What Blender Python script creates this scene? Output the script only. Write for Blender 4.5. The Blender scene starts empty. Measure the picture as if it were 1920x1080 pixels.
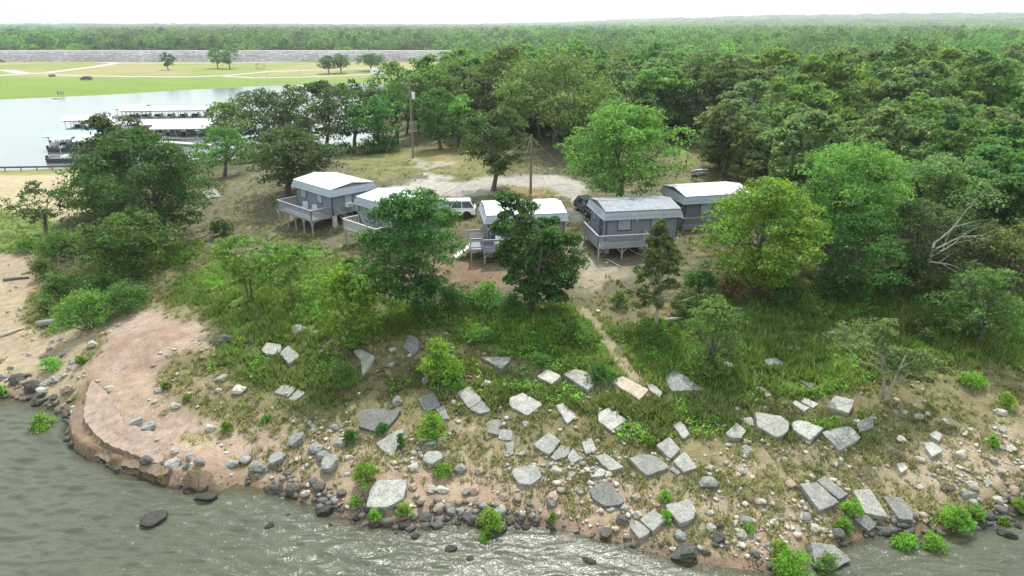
import bpy, bmesh, math, random
import numpy as np
from mathutils import Vector, Matrix, Euler

scene = bpy.context.scene
COL = scene.collection
PI = math.pi
random.seed(7)
RNG = np.random.default_rng(11)

# ------------------------------------------------------------------ camera geometry (metres; z = 0 is the lake)
CAM_Z, FPX = 26.0, 1280.0
PITCH = math.radians(21.07)
CP, SP = math.cos(PITCH), math.sin(PITCH)

def dep(py):
    return PITCH - math.atan((540.0 - py) / FPX)

def at_z(px, py, z):
    Y = (CAM_Z - z) / math.tan(dep(py))
    return Vector(((px - 960.0) / FPX * (Y * CP + (CAM_Z - z) * SP), Y, z))

def at_y(px, py, Y):
    z = CAM_Z - Y * math.tan(dep(py))
    return Vector(((px - 960.0) / FPX * (Y * CP + (CAM_Z - z) * SP), Y, z))

def ray(px, py):
    dx, dy = (px - 960.0) / FPX, (540.0 - py) / FPX
    return Vector((dx, CP + dy * SP, -SP + dy * CP)).normalized()

# ------------------------------------------------------------------ numpy noise
def _hash(ix, iy, s):
    h = (ix.astype(np.int64) * 374761393 + iy.astype(np.int64) * 668265263 + s * 1442695041) & 0xFFFFFFFF
    h = ((h ^ (h >> 13)) * 1274126177) & 0xFFFFFFFF
    h = h ^ (h >> 16)
    return (h & 0xFFFF) / 65535.0

def vnoise(x, y, s=0):
    ix, iy = np.floor(x), np.floor(y)
    fx, fy = x - ix, y - iy
    fx, fy = fx * fx * (3 - 2 * fx), fy * fy * (3 - 2 * fy)
    a, b = _hash(ix, iy, s), _hash(ix + 1, iy, s)
    c, d = _hash(ix, iy + 1, s), _hash(ix + 1, iy + 1, s)
    return (a * (1 - fx) + b * fx) * (1 - fy) + (c * (1 - fx) + d * fx) * fy

def fbm(x, y, scale, octv=4, s=0):
    out, amp, tot = 0.0, 1.0, 0.0
    f = 1.0 / scale
    for k in range(octv):
        out = out + amp * vnoise(x * f + 17.3 * k, y * f - 9.1 * k, s + k)
        tot += amp
        amp *= 0.5
        f *= 2.03
    return out / tot

def sstep(a, b, x):
    t = np.clip((x - a) / (b - a), 0, 1)
    return t * t * (3 - 2 * t)

# ------------------------------------------------------------------ terrain heights from surveyed points (pixel, pixel, height)
SHORE = [(-700, 690), (-400, 705), (-200, 722), (0, 742), (60, 752), (118, 775), (124, 812), (150, 846), (200, 868), (262, 886), (300, 900),
         (345, 912), (400, 914), (450, 911), (500, 918), (560, 938), (620, 962), (690, 985), (760, 988), (850, 978), (900, 990),
         (950, 986), (1010, 986), (1060, 995), (1110, 1006), (1180, 1022), (1250, 1046), (1330, 1060), (1400, 1068), (1450, 1068),
         (1500, 1052), (1560, 1032), (1600, 1014), (1650, 1002), (1700, 1003), (1760, 1000), (1800, 986), (1850, 985), (1920, 962),
         (2050, 940), (2300, 915), (2700, 890)]
ANCH = [(px, py, 0.0) for px, py in SHORE]
ANCH += [(px, py + 34, -0.45) for px, py in SHORE[::1]] + [(px, py + 110, -1.3) for px, py in SHORE[::2]]
# eroded clay bank
ANCH += [(138, 790, 0.55), (170, 815, 0.75), (215, 838, 0.7), (262, 858, 0.65), (300, 876, 0.45), (165, 770, 1.05), (230, 805, 1.05), (290, 835, 0.85),
         (170, 700, 1.75), (200, 650, 2.5), (260, 610, 3.25), (330, 600, 3.6), (420, 625, 3.5), (250, 720, 2.0), (330, 740, 2.0), (330, 830, 0.85)]
# lower slope to the brow, by column
ANCH += [(420, 850, 0.6), (420, 780, 1.35), (420, 700, 2.4), (520, 860, 0.6), (520, 780, 1.45), (520, 700, 2.6), (520, 620, 3.7), (600, 880, .7),
         (680, 920, 0.6), (680, 850, 1.15), (680, 760, 2.1), (680, 680, 3.0), (680, 600, 4.2), (820, 920, .6), (820, 840, 1.3), (820, 760, 2.2), (820, 680, 3.1), (820, 600, 4.3),
         (960, 920, .65), (960, 840, 1.35), (960, 760, 2.25), (960, 680, 3.15), (960, 600, 4.4), (1120, 940, .65), (1120, 860, 1.3), (1120, 770, 2.2), (1120, 690, 3.1), (1120, 610, 4.3),
         (1280, 1000, .45), (1280, 900, 1.1), (1280, 800, 2.0), (1280, 700, 3.1), (1280, 610, 4.3), (1420, 1020, .4), (1420, 920, 1.1), (1420, 800, 2.1), (1420, 700, 3.1), (1420, 600, 4.5),
         (1560, 980, .5), (1560, 880, 1.2), (1560, 780, 2.1), (1560, 680, 3.2), (1560, 590, 4.6), (1720, 930, .55), (1720, 850, 1.2), (1720, 750, 2.2), (1720, 660, 3.2), (1720, 570, 4.8),
         (1900, 900, .6), (1900, 820, 1.25), (1900, 720, 2.3), (1900, 640, 3.3), (1900, 550, 5.0), (2200, 830, .9), (2200, 700, 2.4), (2200, 560, 5)]
# hill top around the cabins
ANCH += [(590, 442, 5.1), (523, 418, 5.15), (556, 430, 5.1), (628, 421, 5.8), (649, 446, 5.4), (700, 448, 5.4), (700, 460, 5.7), (760, 470, 5.8), (800, 520, 5.3), (903, 486, 5.8), (960, 486, 5.8), (1000, 490, 5.8), (1122, 479, 5.85), (1160, 480, 5.85), (1200, 478, 5.9), (1150, 462, 6.0), (950, 466, 6.0), (1271, 440, 6.6),
         (1330, 470, 6.3), (1000, 550, 5.1), (1150, 545, 5.2), (680, 530, 5.0), (560, 560, 4.5), (860, 412, 6.7), (1090, 412, 6.8), (928, 357, 7.0), (995, 362, 7.0), (775, 296, 7.0), (700, 380, 6.9), (660, 330, 7.0), (800, 335, 7.0),
         (1100, 340, 7.0), (1280, 330, 7.0), (1040, 285, 7.0), (900, 280, 7.0), (1200, 280, 7.1), (1300, 270, 7.2), (640, 290, 5.5), (480, 430, 4.7), (430, 470, 4.2), (400, 400, 4.6), (470, 360, 5.2), (540, 365, 5.8), (380, 520, 3.8), (450, 550, 4.1), (600, 500, 4.8)]
# forest on the other side
ANCH += [(1500, 540, 5.2), (1650, 520, 5.5), (1800, 490, 6.0), (1450, 380, 6.9), (1600, 380, 7.2), (1800, 380, 7.4), (1900, 420, 7.2), (1500, 280, 7.3), (1700, 280, 7.6), (1900, 280, 7.8), (1300, 210, 7.4), (1700, 200, 8), (1000, 210, 7), (850, 230, 7),
         (2200, 400, 7.5), (2200, 250, 8)]
# left beach and lower flank
ANCH += [(20, 690, 0.5), (20, 620, 0.9), (100, 650, 1.1), (100, 600, 1.5), (160, 600, 2.2), (20, 540, 1.2), (110, 520, 1.9), (180, 540, 2.8), (220, 480, 3.3), (270, 530, 3.4), (300, 450, 3.9), (200, 400, 3.0), (20, 460, 1.5), (90, 440, 2.0), (20, 390, 1.7),
         (120, 370, 2.0), (20, 340, 1.2), (120, 335, 1.1), (250, 350, 2.6), (330, 360, 3.6), (380, 330, 3.4), (-250, 600, .8), (-250, 450, 1.4), (-250, 350, 1.2), (-600, 450, 1.2)]
# inlet
ANCH += [(-400, 330, 0), (0, 320, 0.05), (165, 316, 0.05), (300, 306, 0), (420, 300, 0.1), (520, 292, 0.1), (620, 284, 0.1), (700, 275, 0.1), (728, 250, 0.1), (735, 215, 0.1), (738, 180, 0.1), (735, 160, 0.1)]
ANCH += [(-300, 290, -1.5), (100, 280, -1.5), (100, 220, -2), (100, 196, -1), (300, 270, -1.5), (420, 280, -1), (400, 220, -2), (560, 265, -1.3), (600, 200, -2), (680, 225, -1.3), (680, 180, -1), (400, 174, -.8), (700, 163, -.5)]
ANCH += [(770, 250, 3.5), (790, 200, 3.5), (790, 165, 3.5)]
ANCH += [(-500, 205, 0), (0, 187, 0), (100, 182.5, 0), (200, 178, 0), (300, 172, 0), (400, 166.5, 0), (560, 159, 0), (640, 156, 0), (725, 155, 0.0)]
ANCH += [(0, 150, 1.2), (300, 145, 1.4), (600, 140, 1.6), (800, 140, 3.5), (0, 115, 2.8), (300, 117, 2.8), (600, 116, 2.8), (740, 113, 3.0), (-500, 150, 1.2), (-500, 115, 2.8)]
_P = np.array([[*at_z(px, py, z)] for px, py, z in ANCH])
_d = np.linalg.norm(_P[:, None, :2] - _P[None, :, :2], axis=2)
_RC = 1.0
_n = len(_P)
_A = np.zeros((_n + 1, _n + 1))
_A[:_n, :_n] = -np.sqrt(_d ** 2 + _RC ** 2) + np.eye(_n) * 0.12
_A[:_n, _n] = 1
_A[_n, :_n] = 1
_w = np.linalg.solve(_A, np.append(_P[:, 2], 0))

SHORE_W = np.array([[*at_z(px, py, 0)][:2] for px, py in SHORE])

def poly_sd(x, y, poly, closed=True):
    """Distance to a polygon's outline, negative inside."""
    p = np.asarray(poly, float)
    q = np.roll(p, -1, 0) if closed else p[1:]
    p = p if closed else p[:-1]
    best = np.full(x.shape, 1e9)
    inside = np.zeros(x.shape, bool)
    for (ax, ay), (bx, by) in zip(p, q):
        ex, ey = bx - ax, by - ay
        t = np.clip(((x - ax) * ex + (y - ay) * ey) / (ex * ex + ey * ey + 1e-12), 0, 1)
        best = np.minimum(best, np.hypot(x - ax - t * ex, y - ay - t * ey))
        if closed:
            c = (ay > y) != (by > y)
            inside ^= c & (x < (bx - ax) * (y - ay) / (by - ay + 1e-12) + ax)
    return np.where(inside, -best, best) if closed else best

def h_near(x, y):
    sh = x.shape
    x, y = x.ravel(), y.ravel()
    out = np.empty(x.shape)
    for i in range(0, len(x), 20000):
        dx = x[i:i + 20000, None] - _P[None, :, 0]
        dy = y[i:i + 20000, None] - _P[None, :, 1]
        out[i:i + 20000] = -np.sqrt(dx * dx + dy * dy + _RC ** 2) @ _w[:_n] + _w[_n]
    return out.reshape(sh)

LEDGE = np.array([tuple(at_z(px, py, 0))[:2] for px, py in ((150, 730), (128, 770), (124, 812), (150, 846), (200, 868), (262, 886), (300, 900), (330, 905))])

def scarp(x, y, h):
    """Eroded clay bank: a broken step of layered ledges along part of the shoreline."""
    d = poly_sd(x, y, LEDGE, closed=False)
    s = np.where((h > 0) | (d > 2.5), d, -d) + (fbm(x, y, 1.1, 3, 131) - .5) * .9
    near = (1 - sstep(1.9, 3.6, d)) * (h > -.12)
    step = .68 * sstep(.08, .26, s) + .34 * sstep(.75, .95, s + (fbm(x, y, .7, 2, 133) - .5) * .8) + .14 * sstep(1.35, 1.5, s)
    h = np.where(near > 0, np.maximum(h, h * (1 - near) + near * (step + .05)), h)
    n2 = (1 - sstep(2.6, 5.0, d)) * (h > .03)
    q = (h + (fbm(x, y, 1.6, 3, 137) - .5) * .22) / .21
    fr = q - np.floor(q)
    terr = (np.floor(q) + sstep(.55, .95, fr)) * .21
    return h * (1 - .75 * n2) + terr * .75 * n2
def height(x, y):
    x, y = np.asarray(x, float), np.asarray(y, float)
    r = np.hypot(x, y - 60)
    far = 5.0 + 5.0 * fbm(x, y, 420, 3, 40) + sstep(300, 1500, r) * 6 * (fbm(x, y, 900, 3, 44) - .5)
    # low hills on the skyline
    ang = np.degrees(np.arctan2(x, np.maximum(y, 1)))
    ridge = sstep(1700, 2900, r) * (4 + 22 * sstep(2, 22, ang) * (0.25 + fbm(x, y, 900, 3, 71)))
    ridge += sstep(3000, 4200, r) * (6 + 42 * sstep(-4, 18, ang) * (0.15 + fbm(x, y, 1100, 3, 75)))
    far = far + ridge - sstep(700, 1700, r) * sstep(10, -10, ang) * 4
    h = np.clip(h_near(x, y), -2.2, 9.5)
    # open water in front of the shore and to both sides
    front = (y < 24)
    k = sstep(330, 520, r)
    h2 = h * (1 - k) + np.where(y > 0, far, -2.0) * k
    h2 = np.where(front, np.minimum(h2, -1.0), h2)
    # park and dam flat on the far side of the inlet
    park = (1 - sstep(0, 60, x + 60 - (y - 250) * 0.05)) * sstep(240, 262, y) * (1 - sstep(470, 700, y))
    flat = 0.2 + (y - 275) / 190 * 2.8
    h2 = h2 * (1 - park * sstep(320, 400, r)) + np.clip(flat, -0.5, 3.2) * park * sstep(320, 400, r)
    near = 1 - sstep(90, 200, r)
    bump = (fbm(x, y, 3.2, 4, 3) - .5) * 0.34 + (fbm(x, y, 0.8, 3, 9) - .5) * 0.14
    h2 = h2 + near * bump * np.clip(0.35 + h2 * 0.45, 0.12, 1)
    sub = np.where((x < -14) & (x > -30) & (y > 26) & (y < 50))
    h2[sub] = scarp(x[sub], y[sub], h2[sub])
    return h2

def axis(segs):
    out = []
    for a, b, s0, s1 in segs:
        p, s = a, s0
        n = max(2, int(abs(b - a) / ((s0 + s1) / 2)))
        t = np.linspace(0, 1, n, endpoint=False)
        g = s0 * t + (s1 - s0) * t * t / 2
        out.append(a + (b - a) * g / (s0 + (s1 - s0) / 2))
    return np.concatenate(out + [[segs[-1][1]]])

GX = axis([(-5200, -400, 260, 25), (-400, -110, 12, 3), (-110, -48, 2.2, .5), (-48, -28, .3, .3), (-28, -14, .16, .16), (-14, 48, .3, .3), (48, 110, .5, 2.2), (110, 400, 3, 12), (400, 5200, 25, 260)])
GY = axis([(-300, 20, 40, 2), (20, 27, 1, .3), (27, 46, .2, .2), (46, 72, .26, .3), (72, 110, .35, .8), (110, 180, .9, 1.6), (180, 520, 2, 6), (520, 1200, 10, 35), (1200, 5600, 35, 160)])
XX, YY = np.meshgrid(GX, GY)
ZZ = height(XX, YY)

def ground_z(x, y):
    """Height of the built ground sheet (bilinear on its grid)."""
    x, y = np.asarray(x, float), np.asarray(y, float)
    i = np.clip(np.searchsorted(GX, x) - 1, 0, len(GX) - 2)
    j = np.clip(np.searchsorted(GY, y) - 1, 0, len(GY) - 2)
    fx = (x - GX[i]) / (GX[i + 1] - GX[i])
    fy = (y - GY[j]) / (GY[j + 1] - GY[j])
    return (ZZ[j, i] * (1 - fx) + ZZ[j, i + 1] * fx) * (1 - fy) + (ZZ[j + 1, i] * (1 - fx) + ZZ[j + 1, i + 1] * fx) * fy

def gz(x, y):
    return float(ground_z(x, y))

def on_ground(px, py, lift=0.0, floor=None):
    """Point of the ground seen at a pixel of the photograph."""
    d = ray(px, py)
    t0, t = 20.0, 20.0
    def under(t):
        p = Vector((0, 0, CAM_Z)) + d * t
        g = gz(p.x, p.y)
        if floor is not None:
            g = max(g, floor)
        return p.z - g - lift
    while t < 5000 and under(t) > 0:
        t0 = t
        t += max(0.4, t * 0.012)
    for _ in range(24):
        m = (t0 + t) / 2
        if under(m) > 0:
            t0 = m
        else:
            t = m
    return Vector((0, 0, CAM_Z)) + d * t

def wpoly(pts):
    return [tuple(on_ground(px, py))[:2] for px, py in pts]
# ------------------------------------------------------------------ scene helpers
def tag(o, label=None, cat=None, group=None, kind=None):
    if label: o['label'] = label
    if cat: o['category'] = cat
    if group: o['group'] = group
    if kind: o['kind'] = kind
    return o

def thing(name, label, cat, loc=(0, 0, 0), rz=0.0, group=None):
    o = bpy.data.objects.new(name, None)
    o.empty_display_size = 0.2
    COL.objects.link(o)
    o.location = loc
    o.rotation_euler = (0, 0, rz)
    return tag(o, label, cat, group)

def link(name, me, parent=None):
    o = bpy.data.objects.new(name, me)
    COL.objects.link(o)
    if parent is not None:
        o.parent = parent
    return o

def copy_tree(o, parent=None):
    c = o.copy()
    COL.objects.link(c)
    if parent is not None:
        c.parent = parent
    for ch in list(o.children):
        copy_tree(ch, c)
    return c

def np_mesh(name, verts, faces, mat, smooth=False, colors=None):
    """faces: int array (n, k) of equal-sided faces."""
    me = bpy.data.meshes.new(name)
    verts = np.asarray(verts, np.float32)
    faces = np.asarray(faces, np.int32)
    n, k = faces.shape
    me.vertices.add(len(verts))
    me.vertices.foreach_set('co', verts.ravel())
    me.loops.add(n * k)
    me.loops.foreach_set('vertex_index', faces.ravel())
    me.polygons.add(n)
    me.polygons.foreach_set('loop_start', np.arange(0, n * k, k, dtype=np.int32))
    me.polygons.foreach_set('loop_total', np.full(n, k, np.int32))
    if smooth:
        me.polygons.foreach_set('use_smooth', np.ones(n, bool))
    if colors is not None:
        a = me.color_attributes.new('cover', 'FLOAT_COLOR', 'POINT')
        c = np.ones((len(verts), 4), np.float32)
        c[:, :3] = colors
        a.data.foreach_set('color', c.ravel())
    me.materials.append(mat)
    me.update()
    me.validate()
    return me

class MB:
    """Collects boxes, prisms and tubes and links them as one mesh object."""
    def __init__(self):
        self.v, self.f = [], []
    def add(self, vs, fs):
        b = len(self.v)
        self.v += [tuple(v) for v in vs]
        self.f += [tuple(b + i for i in f) for f in fs]
        return self
    def box(self, x0, x1, y0, y1, z0, z1, M=None):
        vs = [Vector(p) for p in ((x0, y0, z0), (x1, y0, z0), (x1, y1, z0), (x0, y1, z0), (x0, y0, z1), (x1, y0, z1), (x1, y1, z1), (x0, y1, z1))]
        if M is not None: vs = [M @ v for v in vs]
        return self.add(vs, [(3, 2, 1, 0), (4, 5, 6, 7), (0, 1, 5, 4), (1, 2, 6, 5), (2, 3, 7, 6), (3, 0, 4, 7)])
    def bar(self, a, b, w, h=None):
        """A rectangular bar from a to b."""
        a, b = Vector(a), Vector(b)
        d = b - a
        L = d.length
        q = d.to_track_quat('Z', 'Y' if abs(d.normalized().z) < .9 else 'X')
        M = Matrix.Translation(a) @ q.to_matrix().to_4x4()
        h = h or w
        return self.box(-w / 2, w / 2, -h / 2, h / 2, 0, L, M)
    def tube(self, pts, rad, n=7, cap=True):
        pts = [Vector(p) for p in pts]
        vs, fs = [], []
        if not hasattr(rad, '__len__'): rad = [rad] * len(pts)
        ref = Vector((0.31, 0.87, 0.38))
        for i, p in enumerate(pts):
            d = (pts[min(i + 1, len(pts) - 1)] - pts[max(i - 1, 0)]).normalized()
            u = d.cross(ref)
            if u.length < 1e-3: u = d.cross(Vector((1, 0, 0)))
            u.normalize()
            w = d.cross(u)
            for k in range(n):
                a = 2 * PI * k / n
                vs.append(p + (u * math.cos(a) + w * math.sin(a)) * rad[i])
        for i in range(len(pts) - 1):
            for k in range(n):
                k2 = (k + 1) % n
                fs.append((i * n + k, i * n + k2, (i + 1) * n + k2, (i + 1) * n + k))
        if cap:
            fs.append(tuple(range(n - 1, -1, -1)))
            fs.append(tuple((len(pts) - 1) * n + k for k in range(n)))
        return self.add(vs, fs)
    def prism(self, outline, axis, a, b):
        """Outline of 2-D points swept along an axis from a to b ('x': (y,z), 'y': (x,z), 'z': (x,y))."""
        def P(p, t):
            return (t, p[0], p[1]) if axis == 'x' else (p[0], t, p[1]) if axis == 'y' else (p[0], p[1], t)
        n = len(outline)
        vs = [P(p, a) for p in outline] + [P(p, b) for p in outline]
        fs = [tuple(range(n))[::-1], tuple(range(n, 2 * n))]
        fs += [(i, (i + 1) % n, n + (i + 1) % n, n + i) for i in range(n)]
        return self.add(vs, fs)
    def lathe(self, prof, n=16, c=(0, 0, 0)):
        vs, fs = [], []
        for r, z in prof:
            for k in range(n):
                a = 2 * PI * k / n
                vs.append((c[0] + r * math.cos(a), c[1] + r * math.sin(a), c[2] + z))
        for i in range(len(prof) - 1):
            for k in range(n):
                k2 = (k + 1) % n
                fs.append((i * n + k, i * n + k2, (i + 1) * n + k2, (i + 1) * n + k))
        fs.append(tuple(range(n))[::-1])
        fs.append(tuple((len(prof) - 1) * n + k for k in range(n)))
        return self.add(vs, fs)
    def mesh(self, name, mat, bevel=0.0, smooth=False, fix=False):
        me = bpy.data.meshes.new(name)
        me.from_pydata(self.v, [], self.f)
        if bevel or fix:
            bm = bmesh.new()
            bm.from_mesh(me)
            bmesh.ops.recalc_face_normals(bm, faces=bm.faces)
            if bevel:
                bmesh.ops.bevel(bm, geom=list(bm.edges), offset=bevel, segments=2, affect='EDGES', clamp_overlap=True)
            bm.to_mesh(me)
            bm.free()
        if smooth:
            me.polygons.foreach_set('use_smooth', [True] * len(me.polygons))
        me.materials.append(mat)
        me.update()
        return me
    def build(self, name, mat, parent=None, **k):
        return link(name, self.mesh(name, mat, **k), parent)

# ------------------------------------------------------------------ materials
class NT:
    def __init__(self, name):
        self.m = bpy.data.materials.new(name)
        self.m.use_nodes = True
        self.t = self.m.node_tree
        self.t.nodes.clear()
        self.out = self.n('ShaderNodeOutputMaterial')
    def n(self, typ, **k):
        nd = self.t.nodes.new(typ)
        for a, b in k.items():
            setattr(nd, a, b)
        return nd
    def l(self, a, b):
        self.t.links.new(a, b)
    def noise(self, scale, detail=4, rough=.6, vec=None, coord='Object', dist=0.0):
        if vec is None:
            vec = self.n('ShaderNodeTexCoord').outputs[coord]
        nd = self.n('ShaderNodeTexNoise')
        nd.inputs['Scale'].default_value = scale
        nd.inputs['Detail'].default_value = detail
        nd.inputs['Roughness'].default_value = rough
        nd.inputs['Distortion'].default_value = dist
        self.l(vec, nd.inputs['Vector'])
        return nd.outputs['Fac']
    def ramp(self, fac, stops):
        r = self.n('ShaderNodeValToRGB')
        e = r.color_ramp.elements
        while len(e) < len(stops):
            e.new(0.5)
        for i, (p, c) in enumerate(stops):
            e[i].position = p
            e[i].color = (*c, 1) if len(c) == 3 else c
        self.l(fac, r.inputs['Fac'])
        return r.outputs['Color']
    def mix(self, fac, a, b, mode='MIX'):
        nd = self.n('ShaderNodeMix', data_type='RGBA', blend_type=mode)
        for s, v in ((nd.inputs[0], fac), (nd.inputs[6], a), (nd.inputs[7], b)):
            if hasattr(v, 'links') or hasattr(v, 'is_linked'):
                self.l(v, s)
            else:
                s.default_value = v if not hasattr(v, '__len__') else (*v, 1)[:4]
        return nd.outputs[2]
    def math(self, op, a, b=0.0, clamp=False):
        nd = self.n('ShaderNodeMath', operation=op, use_clamp=clamp)
        for s, v in ((nd.inputs[0], a), (nd.inputs[1], b)):
            if hasattr(v, 'is_linked'):
                self.l(v, s)
            else:
                s.default_value = v
        return nd.outputs[0]
    def bump(self, h, strength=.5, dist=.02):
        b = self.n('ShaderNodeBump')
        b.inputs['Strength'].default_value = strength
        b.inputs['Distance'].default_value = dist
        self.l(h, b.inputs['Height'])
        return b.outputs['Normal']
    def principled(self, color, rough=.8, normal=None, metallic=0.0, spec=None):
        p = self.n('ShaderNodeBsdfPrincipled')
        if hasattr(color, 'is_linked'):
            self.l(color, p.inputs['Base Color'])
        else:
            p.inputs['Base Color'].default_value = (*color, 1)
        if hasattr(rough, 'is_linked'):
            self.l(rough, p.inputs['Roughness'])
        else:
            p.inputs['Roughness'].default_value = rough
        p.inputs['Metallic'].default_value = metallic
        if spec is not None:
            p.inputs['Specular IOR Level'].default_value = spec
        if normal is not None:
            self.l(normal, p.inputs['Normal'])
        return p
    def done(self, shader):
        self.l(shader.outputs[0] if hasattr(shader, 'outputs') else shader, self.out.inputs['Surface'])
        return self.m

def plain(name, col, rough=.7, var=.25, scale=3.0, bump=0.0, metallic=0.0, bscale=None, spec=None):
    """Painted or weathered surface: two scales of mottling round one colour."""
    t = NT(name)
    f = t.noise(scale, 5, .65)
    g = t.noise(scale * 9, 3, .6)
    lo = tuple(c * (1 - var) for c in col)
    hi = tuple(min(1, c * (1 + var)) for c in col)
    c = t.ramp(f, [(.3, lo), (.7, hi)])
    c = t.mix(.35, c, t.ramp(g, [(.3, lo), (.7, hi)]))
    nrm = t.bump(t.noise(bscale or scale * 6, 4, .7), .6, bump) if bump else None
    return t.done(t.principled(c, rough, nrm, metallic, spec))

def leaf_mat(name, col, hue=.03, trans=.42, var=.45):
    t = NT(name)
    geo = t.n('ShaderNodeNewGeometry')
    oi = t.n('ShaderNodeObjectInfo')
    cl = t.noise(.45, 2, .5)
    hsv = t.n('ShaderNodeHueSaturation')
    hsv.inputs['Color'].default_value = (*col, 1)
    # hue: by bough and by tree; value: by leaf
    a = t.math('MULTIPLY', t.math('SUBTRACT', cl, .5), hue * 2.8)
    b = t.math('MULTIPLY', t.math('SUBTRACT', oi.outputs['Random'], .5), hue * 1.6)
    t.l(t.math('ADD', t.math('ADD', a, b), .508), hsv.inputs['Hue'])
    v = t.math('MULTIPLY', t.math('SUBTRACT', geo.outputs['Random Per Island'], .5), var * 2)
    v2 = t.math('MULTIPLY', t.math('SUBTRACT', oi.outputs['Random'], .5), .3)
    v3 = t.math('MULTIPLY', t.math('SUBTRACT', t.noise(.9, 2, .5), .5), 1.35)
    t.l(t.math('ADD', t.math('ADD', t.math('ADD', v, v2), v3), 1.0), hsv.inputs['Value'])
    d = t.n('ShaderNodeBsdfPrincipled')
    t.l(hsv.outputs[0], d.inputs['Base Color'])
    d.inputs['Roughness'].default_value = .55
    d.inputs['Specular IOR Level'].default_value = .14
    tr = t.n('ShaderNodeBsdfTranslucent')
    bright = t.mix(1.0, hsv.outputs[0], (1.5, 1.7, .75), 'MULTIPLY')
    t.l(bright, tr.inputs['Color'])
    mx = t.n('ShaderNodeMixShader')
    mx.inputs[0].default_value = trans
    t.l(d.outputs[0], mx.inputs[1])
    t.l(tr.outputs[0], mx.inputs[2])
    return t.done(mx)

LEAF = {
    'dark': leaf_mat('leaf_dark_oak', (.072, .114, .044), .03),
    'mid': leaf_mat('leaf_mid_green', (.108, .176, .055), .03),
    'deep': leaf_mat('leaf_deep_green', (.082, .170, .050), .02),
    'bright': leaf_mat('leaf_bright_green', (0.15, 0.238, 0.062), .025),
    'yellow': leaf_mat('leaf_yellow_green', (0.172, 0.275, 0.05), .03),
    'olive': leaf_mat('leaf_olive', (0.13, 0.182, 0.062), .03),
    'pale': leaf_mat('leaf_pale_green', (0.16, 0.222, 0.095), .03),
    'grey': leaf_mat('leaf_grey_green', (0.082, 0.124, 0.056), .03),
    'brown': leaf_mat('leaf_withered', (0.271, 0.186, 0.110), .03),
    'lime': leaf_mat('leaf_lime', (0.203, 0.355, 0.058), .025),
}
BARK = plain('bark', (.10, .085, .07), .9, .4, 4, .03)
BARK_PALE = plain('bark_pale', (.33, .29, .25), .85, .3, 4, .02)
DEADWOOD = plain('dead_wood', (.36, .32, .28), .8, .3, 5, .01)
# ------------------------------------------------------------------ what covers the ground (true surface colours)
DRY, DIRT, LAWN = (.135, .124, .080), (.205, .158, .108), (.175, .172, .070)
LUSH, GRASS, DARKGRASS = (.150, .235, .045), (.110, .160, .042), (.085, .125, .040)
PINK, CLAY, SAND = (.375, .282, .240), (.36, .26, .175), (.335, .270, .205)
GRAVEL, FLOOR_ = (.37, .352, .325), (.085, .082, .042)
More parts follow.
